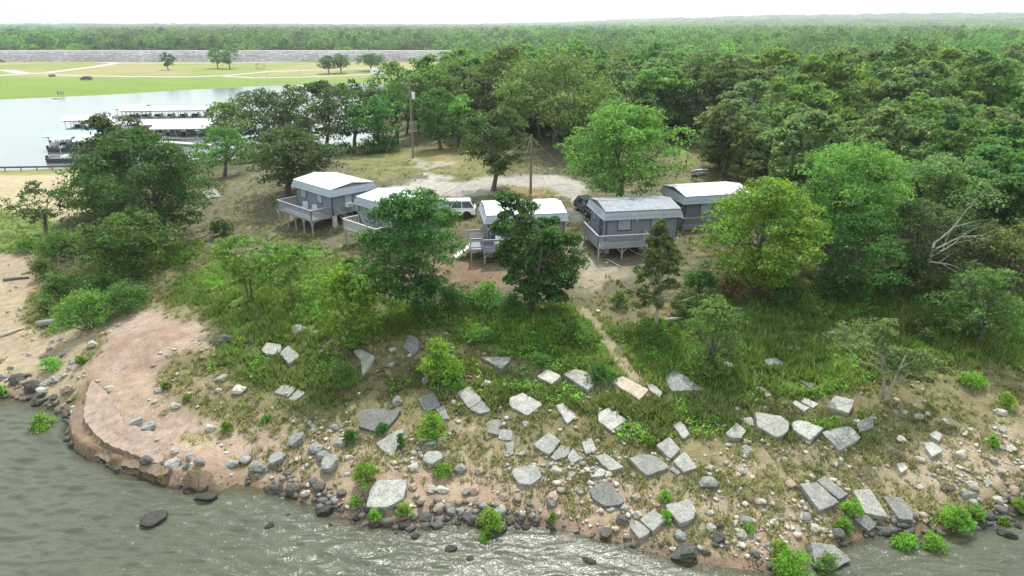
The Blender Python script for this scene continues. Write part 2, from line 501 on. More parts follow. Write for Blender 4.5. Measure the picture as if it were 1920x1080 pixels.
# (pixel outline on the ground, colour, edge softness m, ragged m, strength, patch noise scale, grass density, rubble density)
LAYERS = [
    ([(-200, 560), (330, 500), (1340, 540), (2100, 560), (2100, 960), (1400, 1090), (1000, 1020), (400, 940), (100, 830), (-300, 760)], (.20, .175, .10), 3, 3, 1, 0, .3, .1),
    ([(300, 500), (330, 400), (420, 330), (560, 300), (640, 270), (760, 258), (1000, 262), (1280, 255), (1345, 300), (1335, 400), (1290, 430), (1360, 480), (1330, 560), (1180, 590), (900, 590), (700, 560), (480, 520)], DRY, 3, 3, 1, 0, .12, .02),
    ([(620, 300), (780, 268), (980, 268), (1010, 310), (900, 345), (780, 325), (690, 345)], (.165, .165, .064), 3, 3, .9, 0, .10, 0),
    ([(690, 292), (790, 300), (800, 320), (720, 322), (660, 335), (640, 310)], (.150, .170, .055), 2, 3, .8, 3, .05, 0),
    ([(800, 290), (860, 285), (880, 310), (810, 312)], (.28, .22, .11), 3, 3, .8, 0, 0, 0),
    ([(940, 345), (1050, 340), (1065, 352), (1030, 368), (935, 368)], (.26, .215, .10), 1.5, 1.5, .9, 0, .02, 0),
    ([(1240, 270), (1330, 280), (1340, 330), (1270, 345)], (.17, .165, .060), 3, 3, .8, 0, .02, 0),
    # gravel drive
    ([(725, 352), (790, 338), (860, 338), (960, 328), (1060, 328), (1098, 345), (1100, 370), (1095, 430), (1068, 430), (1062, 375), (1040, 352), (940, 346), (915, 366), (800, 372), (735, 372)], GRAVEL, 1.2, 2.0, 1, 0, -1, .04),
    ([(760, 338), (800, 326), (850, 330), (840, 345), (790, 348)], (.39, .37, .34), .8, 2.2, 1, 1.5, -1, .04),
    ([(780, 300), (850, 304), (845, 312), (770, 316)], (.36, .345, .30), .6, 2.5, .7, 1.2, -1, .04),
    ([(1075, 430), (1110, 430), (1180, 520), (1120, 560), (1060, 520)], (.33, .285, .23), 1.5, 2, .8, 0, -.5, .10),
    ([(700, 480), (760, 470), (900, 490), (950, 520), (880, 545), (720, 530), (640, 470)], (.200, .130, .092), 1.5, 2, .8, 0, -.5, .04),
    ([(960, 460), (1080, 470), (1100, 520), (1000, 530)], (.27, .215, .15), 2, 2, .6, 0, -.3, .05),
    ([(1110, 460), (1200, 470), (1210, 510), (1120, 500)], (.15, .125, .105), 2, 2, .7, 0, -.3, .03),
    # grassy brow
    ([(300, 545), (380, 490), (470, 480), (600, 470), (650, 500), (720, 570), (850, 570), (1060, 585), (1180, 600), (1300, 600), (1340, 560), (1500, 545), (1960, 540), (2100, 600), (2000, 720), (1850, 700), (1600, 745), (1460, 770), (1330, 750), (1180, 720),
      (1000, 680), (860, 640), (640, 640), (560, 700), (480, 740), (380, 700), (420, 620), (330, 590)], GRASS, 1.6, 2.4, 1, 0, 1.0, .02),
    ([(330, 540), (470, 500), (560, 560), (640, 600), (580, 640), (450, 630), (350, 580)], LUSH, 1.5, 2, .8, 4, 1.0, 0),
    ([(310, 460), (385, 450), (390, 480), (330, 510), (300, 500)], LUSH, 1, 1.5, .9, 0, 1.0, 0),
    ([(870, 590), (1060, 570), (1190, 640), (1180, 710), (1020, 680), (880, 650)], LUSH, 1.6, 2, .8, 5, 1.2, 0),
    ([(1180, 620), (1300, 640), (1340, 700), (1230, 700)], LUSH, 1.6, 2, .7, 3, 1.2, 0),
    ([(1370, 560), (1900, 540), (1960, 640), (1700, 660), (1500, 650), (1390, 640)], DARKGRASS, 2, 3, .9, 0, 1.0, 0),  # darker green grass below the grove
    ([(1440, 690), (1640, 680), (1560, 740), (1450, 770)], LUSH, 1.5, 2, .6, 4, 1.0, 0),
    ([(1720, 640), (1820, 660), (1890, 740), (1800, 720)], LUSH, 1.5, 2, .6, 4, 1.0, 0),
    ([(480, 430), (640, 440), (660, 480), (600, 520), (500, 480)], (.105, .140, .045), 2, 2.5, .8, 3, .7, 0),
    ([(1082, 580), (1102, 575), (1160, 650), (1225, 740), (1205, 740), (1140, 660)], (.34, .29, .20), .3, .45, .9, 0, -1, .05),
    ([(470, 625), (610, 640), (700, 740), (620, 800), (470, 760), (380, 700)], (.112, .124, .052), 1.5, 2, .85, 0, 1.0, .06),
    # upper rubble slope: dry tussocks between slabs
    ([(700, 690), (880, 660), (1010, 690), (1200, 740), (1420, 770), (1620, 745), (1720, 800), (1640, 850), (1400, 840), (1200, 830), (950, 780), (700, 760)], (.112, .114, .052), 2, 2.5, .95, 0, 1.0, .22),
    # lower slope of sand, rubble
    ([(480, 760), (640, 780), (940, 800), (1100, 860), (1260, 880), (1430, 840), (1660, 860), (1800, 800), (1960, 780), (1960, 960), (1790, 985), (1560, 1030), (1400, 1066), (1180, 1020), (1000, 985), (700, 985), (520, 925), (440, 890), (410, 850)], SAND, 2, 2.6, .92, 0, .30, .75),
    ([(880, 800), (1100, 860), (1420, 850), (1660, 900), (1640, 940), (1300, 930), (1000, 880), (840, 850)], (.225, .205, .115), 1.5, 2.4, .8, 3.0, .7, .8),
    ([(420, 850), (700, 870), (860, 900), (1000, 930), (1160, 970), (1380, 1020), (1540, 1000), (1560, 1035), (1400, 1068), (1180, 1020), (1000, 985), (700, 985), (480, 915)], (.35, .250, .195), 1.2, 1.5, .8, 0, -.6, .20),
    ([(1640, 780), (1940, 760), (1940, 930), (1760, 940), (1650, 880)], (.40, .345, .26), 1.5, 2, .6, 3, .12, .9),
    ([(860, 860), (1010, 860), (1020, 930), (860, 940)], (.37, .31, .21), 1, 1.5, .6, 2, .2, .8),
    # pink scar and clay ledge
    ([(205, 590), (300, 575), (405, 615), (400, 655), (330, 670), (290, 730), (330, 760), (470, 775), (560, 800), (500, 880), (300, 890), (140, 800), (160, 720)], PINK, .9, 1.4, 1, 0, -1.2, .16),
    ([(330, 690), (470, 740), (600, 800), (560, 860), (440, 850), (380, 780), (300, 740)], (.235, .195, .125), 1.2, 2, .75, 1.8, .7, .35),
    ([(300, 690), (430, 700), (470, 740), (380, 760), (300, 740)], (.27, .225, .145), 1, 1.6, .8, 2.5, .35, .10),
    ([(330, 800), (430, 790), (440, 850), (340, 850)], (.33, .285, .17), .8, 1.4, .75, 2, .2, .12),
    ([(300, 850), (420, 845), (530, 880), (520, 925), (400, 915), (300, 905)], (.34, .245, .19), .8, 1.2, .9, 0, -1.2, .1),
    ([(128, 780), (165, 690), (180, 690), (190, 780), (300, 850), (300, 905), (200, 872), (140, 835)], (.235, .165, .112), .3, .5, .85, 0, -1, .05),
    ([(190, 640), (330, 600), (420, 640), (330, 690), (300, 760), (200, 760)], (.30, .205, .160), 1, 1.4, .7, 1.4, -1, .1),
    ([(168, 690), (300, 690), (300, 850), (230, 828), (176, 780)], (.42, .32, .24), .5, .8, .6, 0, -1, 0),
    # left flank and beach
    ([(-900, 330), (170, 325), (175, 400), (110, 420), (60, 480), (-900, 500)], (.44, .365, .25), 2, 3, .9, 0, -.5, .02),
    ([(-900, 318), (165, 317), (165, 328), (-900, 332)], (.27, .26, .10), 1, 1, .8, 0, .1, 0),
    ([(-900, 400), (60, 396), (130, 410), (110, 450), (40, 480), (-900, 490)], (.105, .185, .038), 1.5, 2.5, .95, 0, .5, 0),
    ([(-900, 480), (50, 470), (100, 520), (170, 560), (200, 600), (170, 690), (130, 780), (-900, 760)], (.36, .29, .21), 1.5, 2, .95, 0, -.3, .25),
    ([(70, 540), (150, 520), (170, 600), (90, 640), (40, 600)], (.125, .125, .055), 1, 2, .9, 0, .8, .08),
    ([(100, 430), (330, 430), (310, 560), (200, 590), (110, 540), (60, 480)], (.095, .105, .045), 2, 2, .9, 0, .8, .0),
]
_LW = [(np.array(wpoly(p)), *r) for p, *r in LAYERS]
_INLET_PARK = None

def cover(x, y):
    """Surface colour, grass density and rubble density of the ground at points."""
    col = np.empty((len(x), 3))
    col[:] = FLOOR_
    grass = np.zeros(len(x)) + .25
    rub = np.zeros(len(x))
    r = np.hypot(x, y - 60)
    m1, m2 = fbm(x, y, 6, 4, 21), fbm(x, y, 1.7, 3, 22)
    rag = (fbm(x, y, 3.0, 4, 5) - .5) * 2
    # park beyond the inlet: green by the water, parched higher up
    park = (y > 250) & (y < 520) & (x < -28 + (y - 250) * .04)
    k = sstep(346, 374, y + (fbm(x, y, 30, 3, 60) - .5) * 26)
    k = k * (.35 + .5 * sstep(.38, .6, fbm(x, y, 40, 3, 61)))
    pc = np.array((.150, .222, .044)) * (1 - k)[:, None] + np.array((.285, .250, .120)) * k[:, None]
    pc = pc * (.85 + .3 * fbm(x, y, 9, 3, 62))[:, None]
    col[park] = pc[park]
    grass[park] = 0
    far = (r > 420) & ~park
    col[far] = (.040, .055, .026)
    near = np.where((y > 14) & (y < 190) & (np.abs(x) < 160))[0]
    xn, yn = x[near], y[near]
    c, g, ru = col[near], grass[near], rub[near]
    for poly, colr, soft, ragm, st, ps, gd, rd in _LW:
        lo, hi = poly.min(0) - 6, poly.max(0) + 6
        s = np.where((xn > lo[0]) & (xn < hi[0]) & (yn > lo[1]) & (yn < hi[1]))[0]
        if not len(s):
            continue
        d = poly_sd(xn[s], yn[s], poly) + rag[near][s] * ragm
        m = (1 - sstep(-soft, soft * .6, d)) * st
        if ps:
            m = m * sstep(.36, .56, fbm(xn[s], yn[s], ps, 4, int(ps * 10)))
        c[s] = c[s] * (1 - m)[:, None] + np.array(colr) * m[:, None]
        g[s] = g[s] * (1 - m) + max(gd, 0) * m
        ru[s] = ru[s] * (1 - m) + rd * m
    z = ground_z(xn, yn)
    wet = (1 - sstep(.10, .30, z + rag[near] * .06)) * (yn < 75)
    wetc = np.array((.205, .140, .108))
    c[:] = c * (1 - wet * .8)[:, None] + wetc * (wet * .8)[:, None]
    g *= 1 - wet
    v = .78 + .28 * m1[near] + .22 * m2[near]
    c *= v[:, None] * .86
    # bare soil showing through, straw flecks
    fl = sstep(.58, .75, fbm(xn, yn, .9, 3, 31))
    c[:] = c * (1 - fl * .25)[:, None] + np.array((.34, .28, .19)) * (fl * .25 * (g < .8))[:, None] + c * (fl * .25 * (g >= .8))[:, None]
    col[near], grass[near], rub[near] = c, g, ru
    return np.clip(col, 0.01, .8), np.clip(grass, 0, 1.3), rub

def make_ground():
    t = NT('ground_cover')
    a = t.n('ShaderNodeAttribute', attribute_name='cover')
    f1, f2 = t.noise(1.3, 6, .7), t.noise(9, 4, .7)
    v = t.mix(1.0, t.ramp(f1, [(.3, (.72, .72, .72)), (.7, (1.25, 1.22, 1.16))]), t.ramp(f2, [(.28, (.70, .68, .66)), (.72, (1.30, 1.30, 1.28))]), 'MULTIPLY')
    c = t.mix(1.0, a.outputs['Color'], v, 'MULTIPLY')
    p = t.principled(c, .95, t.bump(t.math('ADD', f1, t.noise(7, 5, .75)), .8, .12), spec=.15)
    m = t.done(p)
    X, Y = XX.ravel(), YY.ravel()
    col, _, _ = cover(X, Y)
    nx, ny = len(GX), len(GY)
    idx = np.arange(nx * ny).reshape(ny, nx)
    f = np.stack([idx[:-1, :-1], idx[:-1, 1:], idx[1:, 1:], idx[1:, :-1]], -1).reshape(-1, 4)
    me = np_mesh('ground', np.stack([X, Y, ZZ.ravel()], 1), f, m, True, col)
    tag(link('ground', me), kind='structure')
make_ground()

# ------------------------------------------------------------------ lake
def make_water():
    t = NT('lake_water')
    a = t.n('ShaderNodeAttribute', attribute_name='cover')
    co = t.n('ShaderNodeTexCoord').outputs['Object']
    def stretched(sx, sy, rot, scale, detail, rough):
        mp = t.n('ShaderNodeMapping')
        mp.inputs['Scale'].default_value = (sx, sy, 1)
        mp.inputs['Rotation'].default_value = (0, 0, rot)
        t.l(co, mp.inputs['Vector'])
        return t.noise(scale, detail, rough, mp.outputs[0], dist=.6)
    w1 = stretched(.35, 1, .22, 1.15, 3, .55)
    w2 = stretched(.55, 1, -.25, 3.1, 3, .6)
    w3 = stretched(.6, 1, .4, 13.0, 2, .6)
    sep = t.n('ShaderNodeSeparateColor')
    t.l(a.outputs['Color'], sep.inputs[0])
    h = t.math('ADD', t.math('MULTIPLY', w2, .26), t.math('MULTIPLY', w3, .085))
    bm = t.n('ShaderNodeBump')
    t.l(t.math('SUBTRACT', 1.0, t.math('MULTIPLY', sep.outputs[1], .86)), bm.inputs['Strength'])
    bm.inputs['Distance'].default_value = .24
    t.l(h, bm.inputs['Height'])
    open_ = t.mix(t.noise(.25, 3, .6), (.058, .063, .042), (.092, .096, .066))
    base = t.mix(sep.outputs[1], open_, (.170, .190, .185))  # inlet: siltier base, paled further to stand in for the reflected bright sky
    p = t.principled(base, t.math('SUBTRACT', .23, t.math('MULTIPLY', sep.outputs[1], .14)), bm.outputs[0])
    p.inputs['IOR'].default_value = 1.36
    tr = t.n('ShaderNodeBsdfTransparent')
    tr.inputs['Color'].default_value = (.80, .80, .62, 1)
    mx = t.n('ShaderNodeMixShader')
    t.l(sep.outputs[0], mx.inputs[0])
    t.l(tr.outputs[0], mx.inputs[1])
    t.l(p.outputs[0], mx.inputs[2])
    m = t.done(mx)
    gx = axis([(-5200, -300, 300, 30), (-300, -50, 12, .6), (-50, 50, .13, .13), (50, 300, .6, 12), (300, 5200, 30, 300)])
    gy = axis([(-300, 16, 40, 2), (16, 22, .3, .13), (22, 48, .13, .13), (48, 130, .3, 2.5), (130, 430, 3, 6)])
    X, Y = np.meshgrid(gx, gy)
    x, y = X.ravel(), Y.ravel()
    z = np.zeros(len(x))
    s_ = np.where((np.abs(x) < 70) & (y < 66) & (y > 14))[0]
    xs, ys = x[s_], y[s_]
    wx = xs + (fbm(xs, ys, 3.5, 3, 201) - .5) * 1.4
    wy = ys + (fbm(xs, ys, 3.0, 3, 207) - .5) * 1.2
    rg = np.random.default_rng(6)
    hh = np.zeros(len(xs))
    for lam, amp, cnt in ((2.3, .022, 2), (1.25, .032, 3), (.80, .030, 4), (.56, .021, 5), (.40, .013, 5)):
        for _ in range(cnt):
            th = rg.normal() * .30 + .14
            ph = rg.random() * 6.28
            l_ = lam * (.85 + .3 * rg.random())
            k_ = 2 * PI / l_
            q = np.sin(k_ * (wx * math.sin(th) + wy * math.cos(th)) + ph)
            gust = .45 + 1.1 * fbm(xs, ys, 9 * lam, 2, 220 + int(lam * 10))
            hh += amp / math.sqrt(cnt) * gust * (q + .35 * (q * q - .5))
    edge = sstep(.0, .5, -ground_z(xs, ys)) * (1 - sstep(44, 62, ys)) * (1 - sstep(52, 68, np.abs(xs)))
    z[s_] = hh * (.25 + .75 * edge) * (1 - sstep(44, 62, ys)) * (1 - sstep(52, 68, np.abs(xs)))
    d = np.clip(-ground_z(x, y), 0, 3)
    op = sstep(-.02, .55, d) * .62 + .36
    op[y > 100] = 1
    nx, ny = len(gx), len(gy)
    idx = np.arange(nx * ny).reshape(ny, nx)
    f = np.stack([idx[:-1, :-1], idx[:-1, 1:], idx[1:, 1:], idx[1:, :-1]], -1).reshape(-1, 4)
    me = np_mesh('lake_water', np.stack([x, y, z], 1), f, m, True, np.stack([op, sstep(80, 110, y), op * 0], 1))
    tag(link('lake_water', me), kind='structure')
make_water()
# ------------------------------------------------------------------ trees
def leaf_cards(centres, radii, per, size, rng, out_bias=.75, up=.45, flat=.62):
    """Many leaf-sized faces spread through sprays: (verts, faces)."""
    n = len(centres)
    c = np.repeat(centres, per, 0)
    r = np.repeat(radii, per, 0)
    N = len(c)
    d = rng.normal(size=(N, 3))
    d /= np.linalg.norm(d, axis=1)[:, None]
    d[:, 2] = np.where(d[:, 2] < -.5, -d[:, 2] * .6, d[:, 2])
    rad = (.35 + .65 * rng.random(N) ** .5)[:, None]
    p = c + d * rad * r
    nm = d * out_bias + rng.normal(size=(N, 3)) * .55
    nm[:, 2] += up
    nm /= np.linalg.norm(nm, axis=1)[:, None]
    t = np.cross(nm, rng.normal(size=(N, 3)))
    t /= np.linalg.norm(t, axis=1)[:, None]
    b = np.cross(nm, t)
    s = (size * (.6 + .8 * rng.random(N)))[:, None]
    v = np.stack([p - t * s * .62, p - b * s * flat * .5 + nm * s * .10, p + t * s * .62, p + b * s * flat * .5 + nm * s * .06], 1)
    return v.reshape(-1, 3), np.arange(N * 4).reshape(-1, 4)

def sub_sprays(cl, cr, k, rng, spread=.85, size=.42):
    """Break each bough's volume into k smaller sprays near its surface."""
    c = np.repeat(cl, k, 0)
    r = np.repeat(cr, k, 0)
    d = rng.normal(size=(len(c), 3))
    d /= np.linalg.norm(d, axis=1)[:, None]
    d[:, 2] = np.where(d[:, 2] < -.6, -d[:, 2], d[:, 2])
    p = c + d * r * spread * (.55 + .45 * rng.random(len(c)))[:, None]
    rr = r * size * (.7 + .6 * rng.random(len(c)))[:, None]
    rr[:, 2] *= .75
    return p, rr

def boughs_ellipsoid(h, R, base, n, rng, lobes=.28, top=1.0, skew=(0, 0)):
    """Bough centres and radii filling an uneven crown from height base to h with radius R."""
    cz, rz = (h + base) / 2, (h - base) / 2
    ph = rng.random(6) * 6.28
    out, rad = [], []
    while len(out) < n:
        u = -1 + 2 * rng.random() ** .95
        a = rng.random() * 6.28
        prof = max(.05, 1 - abs(u) ** (4.5 if u < 0 else 2.0)) ** .5 * (1.0 if u > -.4 else .92)
        lob = 1 + lobes * (.5 * math.sin(2 * a + ph[0]) + .35 * math.sin(3 * a + ph[1] + 2 * u) + .35 * math.sin(5 * a + ph[2]) + .3 * math.sin(4 * u + ph[3]))
        inner = len(out) < n * .22
        rr = .5 * rng.random() if inner else .55 + .30 * rng.random()
        br = R * (.25 + .17 * rng.random()) * (1.08 - .25 * abs(u))
        p = np.array([math.cos(a) * R * lob * prof * rr, math.sin(a) * R * lob * prof * rr, u * (rz - br * .6)])
        p[0] += skew[0] * (p[2] + rz); p[1] += skew[1] * (p[2] + rz)
        out.append(p + (0, 0, cz))
        rad.append((br, br, br * .72 * top))
    return np.array(out), np.array(rad)

def wood_mesh(name, h0, r0, tips, rng, mat, fork=.35, lean=(0, 0), stems=1, twigs=2):
    """Tapered trunk (or several stems) with limbs reaching to the boughs."""
    m = MB()
    tips = np.asarray(tips)
    for s in range(stems):
        a = rng.random() * 6.28
        off = np.array([math.cos(a), math.sin(a)]) * (r0 * 1.6 if stems > 1 else 0)
        top = np.array([tips[:, 0].mean() + lean[0] * h0 + off[0] * 5, tips[:, 1].mean() + lean[1] * h0 + off[1] * 5, h0])
        zs = np.linspace(-.35, 1, 7)
        pts = []
        for z in zs:
            zz = max(z, 0)
            wob = math.sin(zz * 5 + a) * r0 * .7
            pts.append((off[0] + (top[0] - off[0]) * zz ** 1.4 + wob, off[1] + (top[1] - off[1]) * zz ** 1.4 + wob * .6, h0 * z if z > 0 else z))
        rad = [r0 * (1.45 if i == 0 else 1.25 if i == 1 else 1.0) * (1 - .68 * max(z, 0)) for i, z in enumerate(zs)]
        m.tube(pts, rad, 9)
        mine = tips[s::stems]
        for i, tp in enumerate(mine):
            zf = fork + (1 - fork) * rng.random() * .75
            zf = min(zf, max(.15, (tp[2] - .1) / h0))
            k = np.interp(zf, [max(z, 0) for z in zs], range(len(zs)))
            i0 = int(min(k, len(zs) - 2))
            f = k - i0
            st = np.array(pts[i0]) * (1 - f) + np.array(pts[i0 + 1]) * f
            rs = (rad[i0] * (1 - f) + rad[i0 + 1] * f) * .5
            d = tp - st
            L = np.linalg.norm(d)
            mid = st + d * .5 + np.array([0, 0, -.06 * L]) + rng.normal(size=3) * L * .07
            q = st + d * .8 + rng.normal(size=3) * L * .04
            m.tube([st, st + d * .22 + (0, 0, .03 * L), mid, q, tp], [rs, rs * .8, rs * .58, rs * .4, rs * .18], 5, cap=False)
            for _ in range(twigs):
                e = mid + d * .35 + rng.normal(size=3) * L * .22
                m.tube([mid, (mid + e) / 2 + rng.normal(size=3) * L * .04, e], [rs * .4, rs * .27, rs * .1], 4, cap=False)
    return m.mesh(name, mat, smooth=True)

def tree_meshes(seed, h, R, base, mat, n=30, k=8, per=30, size=.24, trunk=None, bark=None, lobes=.28, stems=1, lean=(0, 0), boughs=None, limbs=12, out_bias=.75, up=.45, spray=.455):
    rng = np.random.default_rng(seed)
    cl, cr = boughs if boughs is not None else boughs_ellipsoid(h, R, base, n, rng, lobes)
    p, r = sub_sprays(cl, cr, k, rng, size=spray)
    v, f = leaf_cards(p, r, per, size, rng, out_bias, up)
    crown = np_mesh('crown', v, f, mat)
    order = np.argsort(-cr[:, 0] + rng.random(len(cl)) * .4 * R)[:limbs]
    wood = wood_mesh('trunk', max(cl[:, 2].max() * .62, base + .2 * (h - base)), trunk or R * .055 + .06, cl[order], rng, bark or BARK, lean=lean, stems=stems)
    return wood, crown

def put_tree(name, label, cat, loc, meshes, rz=0.0, group=None, scale=1.0):
    t = thing(name, label, cat, loc, rz, group)
    t.scale = (scale, scale, scale) if not hasattr(scale, '__len__') else scale
    link('trunk', meshes[0], t)
    link('crown', meshes[1], t)
    return t

def tree_at(px, py_base, py_top, half_px, kind, label, seed, name='broadleaf_tree', cat='tree', base=.28, group=None, dens=1.0, size=None, depth=0, **k):
    """Individual tree read off the photograph: foot of the trunk, top of the crown, half the crown's width."""
    g = on_ground(px, py_base)
    g.y += depth
    g.x *= (g.y / (g.y - depth))
    g.z = gz(g.x, g.y)
    top = at_y(px, py_top, g.y)
    h = max(top.z - g.z, .6)
    dist = math.hypot(g.y, CAM_Z - g.z)
    R = half_px * 1.12 / FPX * (g.y * CP + (CAM_Z - g.z) * SP)
    base *= .6
    size = size or max(.14, dist * .0034)
    area = 2.2 * R * R + 1.6 * R * h
    nleaf = min(60000, int(area * 4.2 * dens / (size * size)))
    n = int(np.clip(R * 7 + 10, 18, 60)) if 'n' not in k else int(k.pop('n') * 1.35)
    kk = 9
    per = max(6, nleaf // (n * kk))
    ms = tree_meshes(seed, h, R, base * h, LEAF[kind], n=n, k=kk, per=per, size=size, **k)
    return put_tree(name, label, cat, g, ms, group=group)

HERO = [
    # px, foot, top, half width, leaf, label, extra
    (302, 455, 238, 112, 'dark', 'big dark green tree with feathery boughs at the brow west of the cabins', dict(base=.08, n=52, lobes=.3, dens=1.6)),
    (236, 380, 214, 66, 'grey', 'tall grey green tree rising behind the big dark tree, hiding the boat sheds', dict(base=.1, n=40, dens=1.5)),
    (178, 408, 328, 48, 'mid', 'light green leafy tree at the beach side of the big dark tree', dict(base=.2)),
    (250, 522, 390, 76, 'mid', 'bushy mid green tree on the flank below the big dark tree', dict(base=.06, n=40, dens=1.4)),
    (92, 440, 337, 46, 'grey', 'small grey brown tree standing alone by the beach', dict(base=.2, dens=.6)),
    (545, 366, 238, 92, 'grey', 'wide grey green oak shading the ground beside the westmost cabin', dict(base=.14, n=48, lobes=.2, dens=1.5)),
    (425, 330, 238, 50, 'mid', 'green tree between the dark tree and the wide oak', dict(base=.2)),
    (430, 300, 190, 44, 'olive', 'open branched tree whose sparse top stands against the inlet', dict(base=.3, dens=.5)),
    (500, 290, 166, 66, 'dark', 'dark oak at the open end of the row along the inlet bank', dict(base=.16)),
    (560, 288, 160, 58, 'dark', 'dark oak second from the open end of the inlet bank row', dict(base=.16)),
    (616, 286, 150, 58, 'dark', 'dark broad oak in the middle of the inlet bank row', dict(base=.2)),
    (668, 284, 146, 56, 'dark', 'dark tall oak on the inlet bank, nearest the first utility pole', dict(base=.2)),
    (716, 284, 176, 50, 'deep', 'deep green oak just west of the pole with the transformer', dict(base=.25)),
    (748, 278, 116, 58, 'olive', 'tall sunlit tree rising behind the pole with the transformer', dict(base=.25, depth=8)),
    (826, 280, 165, 44, 'deep', 'dark green tree directly east of the pole with the transformer', dict(base=.2)),
    (862, 276, 178, 50, 'bright', 'fresh green bushy tree behind the lawn tree', dict(base=.1)),
    (850, 268, 108, 62, 'olive', 'pale topped tree behind the fresh green bushy tree', dict(base=.2, depth=10)),
    (1043, 285, 92, 116, 'olive', 'largest broad crowned oak at the back of the lawn', dict(base=.22, n=48, lobes=.25, trunk=.55)),
    (945, 270, 84, 70, 'olive', 'round topped tall tree behind the lawn, joined to the largest oak', dict(base=.15, depth=8)),
    (1110, 272, 150, 62, 'dark', 'dark spreading tree on the far side of the largest oak', dict(base=.25, depth=4)),
    (928, 357, 194, 64, 'dark', 'single oak with a bare lower trunk on the island of the drive', dict(base=.30, n=36, trunk=.32, lobes=.2, dens=1.3)),
    (1162, 389, 190, 108, 'bright', 'wide bright green tree leaning over the dark roofed cabin', dict(base=.14, dens=1.5, n=46, trunk=.4)),
    (1308, 268, 98, 56, 'dark', 'tall dark tree at the east edge of the lawn', dict(base=.2, n=34)),
    (1345, 318, 226, 48, 'deep', 'deep green tree with low boughs by the picnic clearing', dict(base=.06)),
    (1432, 352, 234, 66, 'olive', 'brownish olive tree behind the white roofed eastern cabin', dict(base=.1)),
    (1415, 548, 333, 106, 'yellow', 'large yellow green tree in front of the eastern cabin', dict(base=.05, n=56, lobes=.3, dens=1.7)),
    (1560, 505, 258, 100, 'bright', 'tall light green tree behind the large yellow green tree', dict(base=.2, n=46)),
    (1735, 475, 288, 98, 'pale', 'pale green spreading tree in the grove behind the bare fallen limbs', dict(base=.2, n=44)),
    (1592, 556, 395, 84, 'deep', 'dark green low tree in the shade beside the large yellow green tree', dict(base=.05, n=36)),
    (1692, 545, 375, 72, 'grey', 'dull olive tree between the dark low tree and the bare limbs', dict(base=.08, n=32)),
    (1830, 642, 500, 78, 'olive', 'rounded olive tree on the grassy slope below the grove', dict(base=.06, n=36)),
    (1905, 440, 292, 80, 'mid', 'mid green tree in the grove at the end of the hillside', dict(base=.15, n=34)),
    (1890, 560, 408, 88, 'olive', 'broad olive tree behind the rounded olive tree', dict(base=.1, n=36)),
    (778, 592, 350, 84, 'deep', 'dense dark green tree hiding the second cabin and the parked white car', dict(base=.06, n=56, lobes=.36, dens=2.2)),
    (655, 662, 494, 64, 'yellow', 'round yellow green tree on the slope below the second cabin', dict(base=.05, n=40, dens=1.6)),
    (470, 566, 436, 56, 'bright', 'umbrella shaped young tree on the flank, twin of the smaller one beside it', dict(base=.40, stems=3, trunk=.07, dens=.9, lobes=.4)),
    (546, 572, 455, 50, 'bright', 'smaller umbrella shaped young tree beside its twin on the flank', dict(base=.42, stems=2, trunk=.06, dens=.85, lobes=.4)),
    (1330, 708, 560, 58, 'olive', 'loose leaved young tree with a thin stem on the grass below the juniper', dict(base=.10, n=30, dens=1.0, lobes=.4)),
]
for i, (px, pb, pt, hw, kind, lab, ex) in enumerate(HERO):
    if hw == 84 and px == 1592: ex['dens'] = 1.0
    tree_at(px, pb, pt, hw, kind, lab, 100 + i, name='oak_tree' if 'oak' in lab else 'broadleaf_tree', **ex)

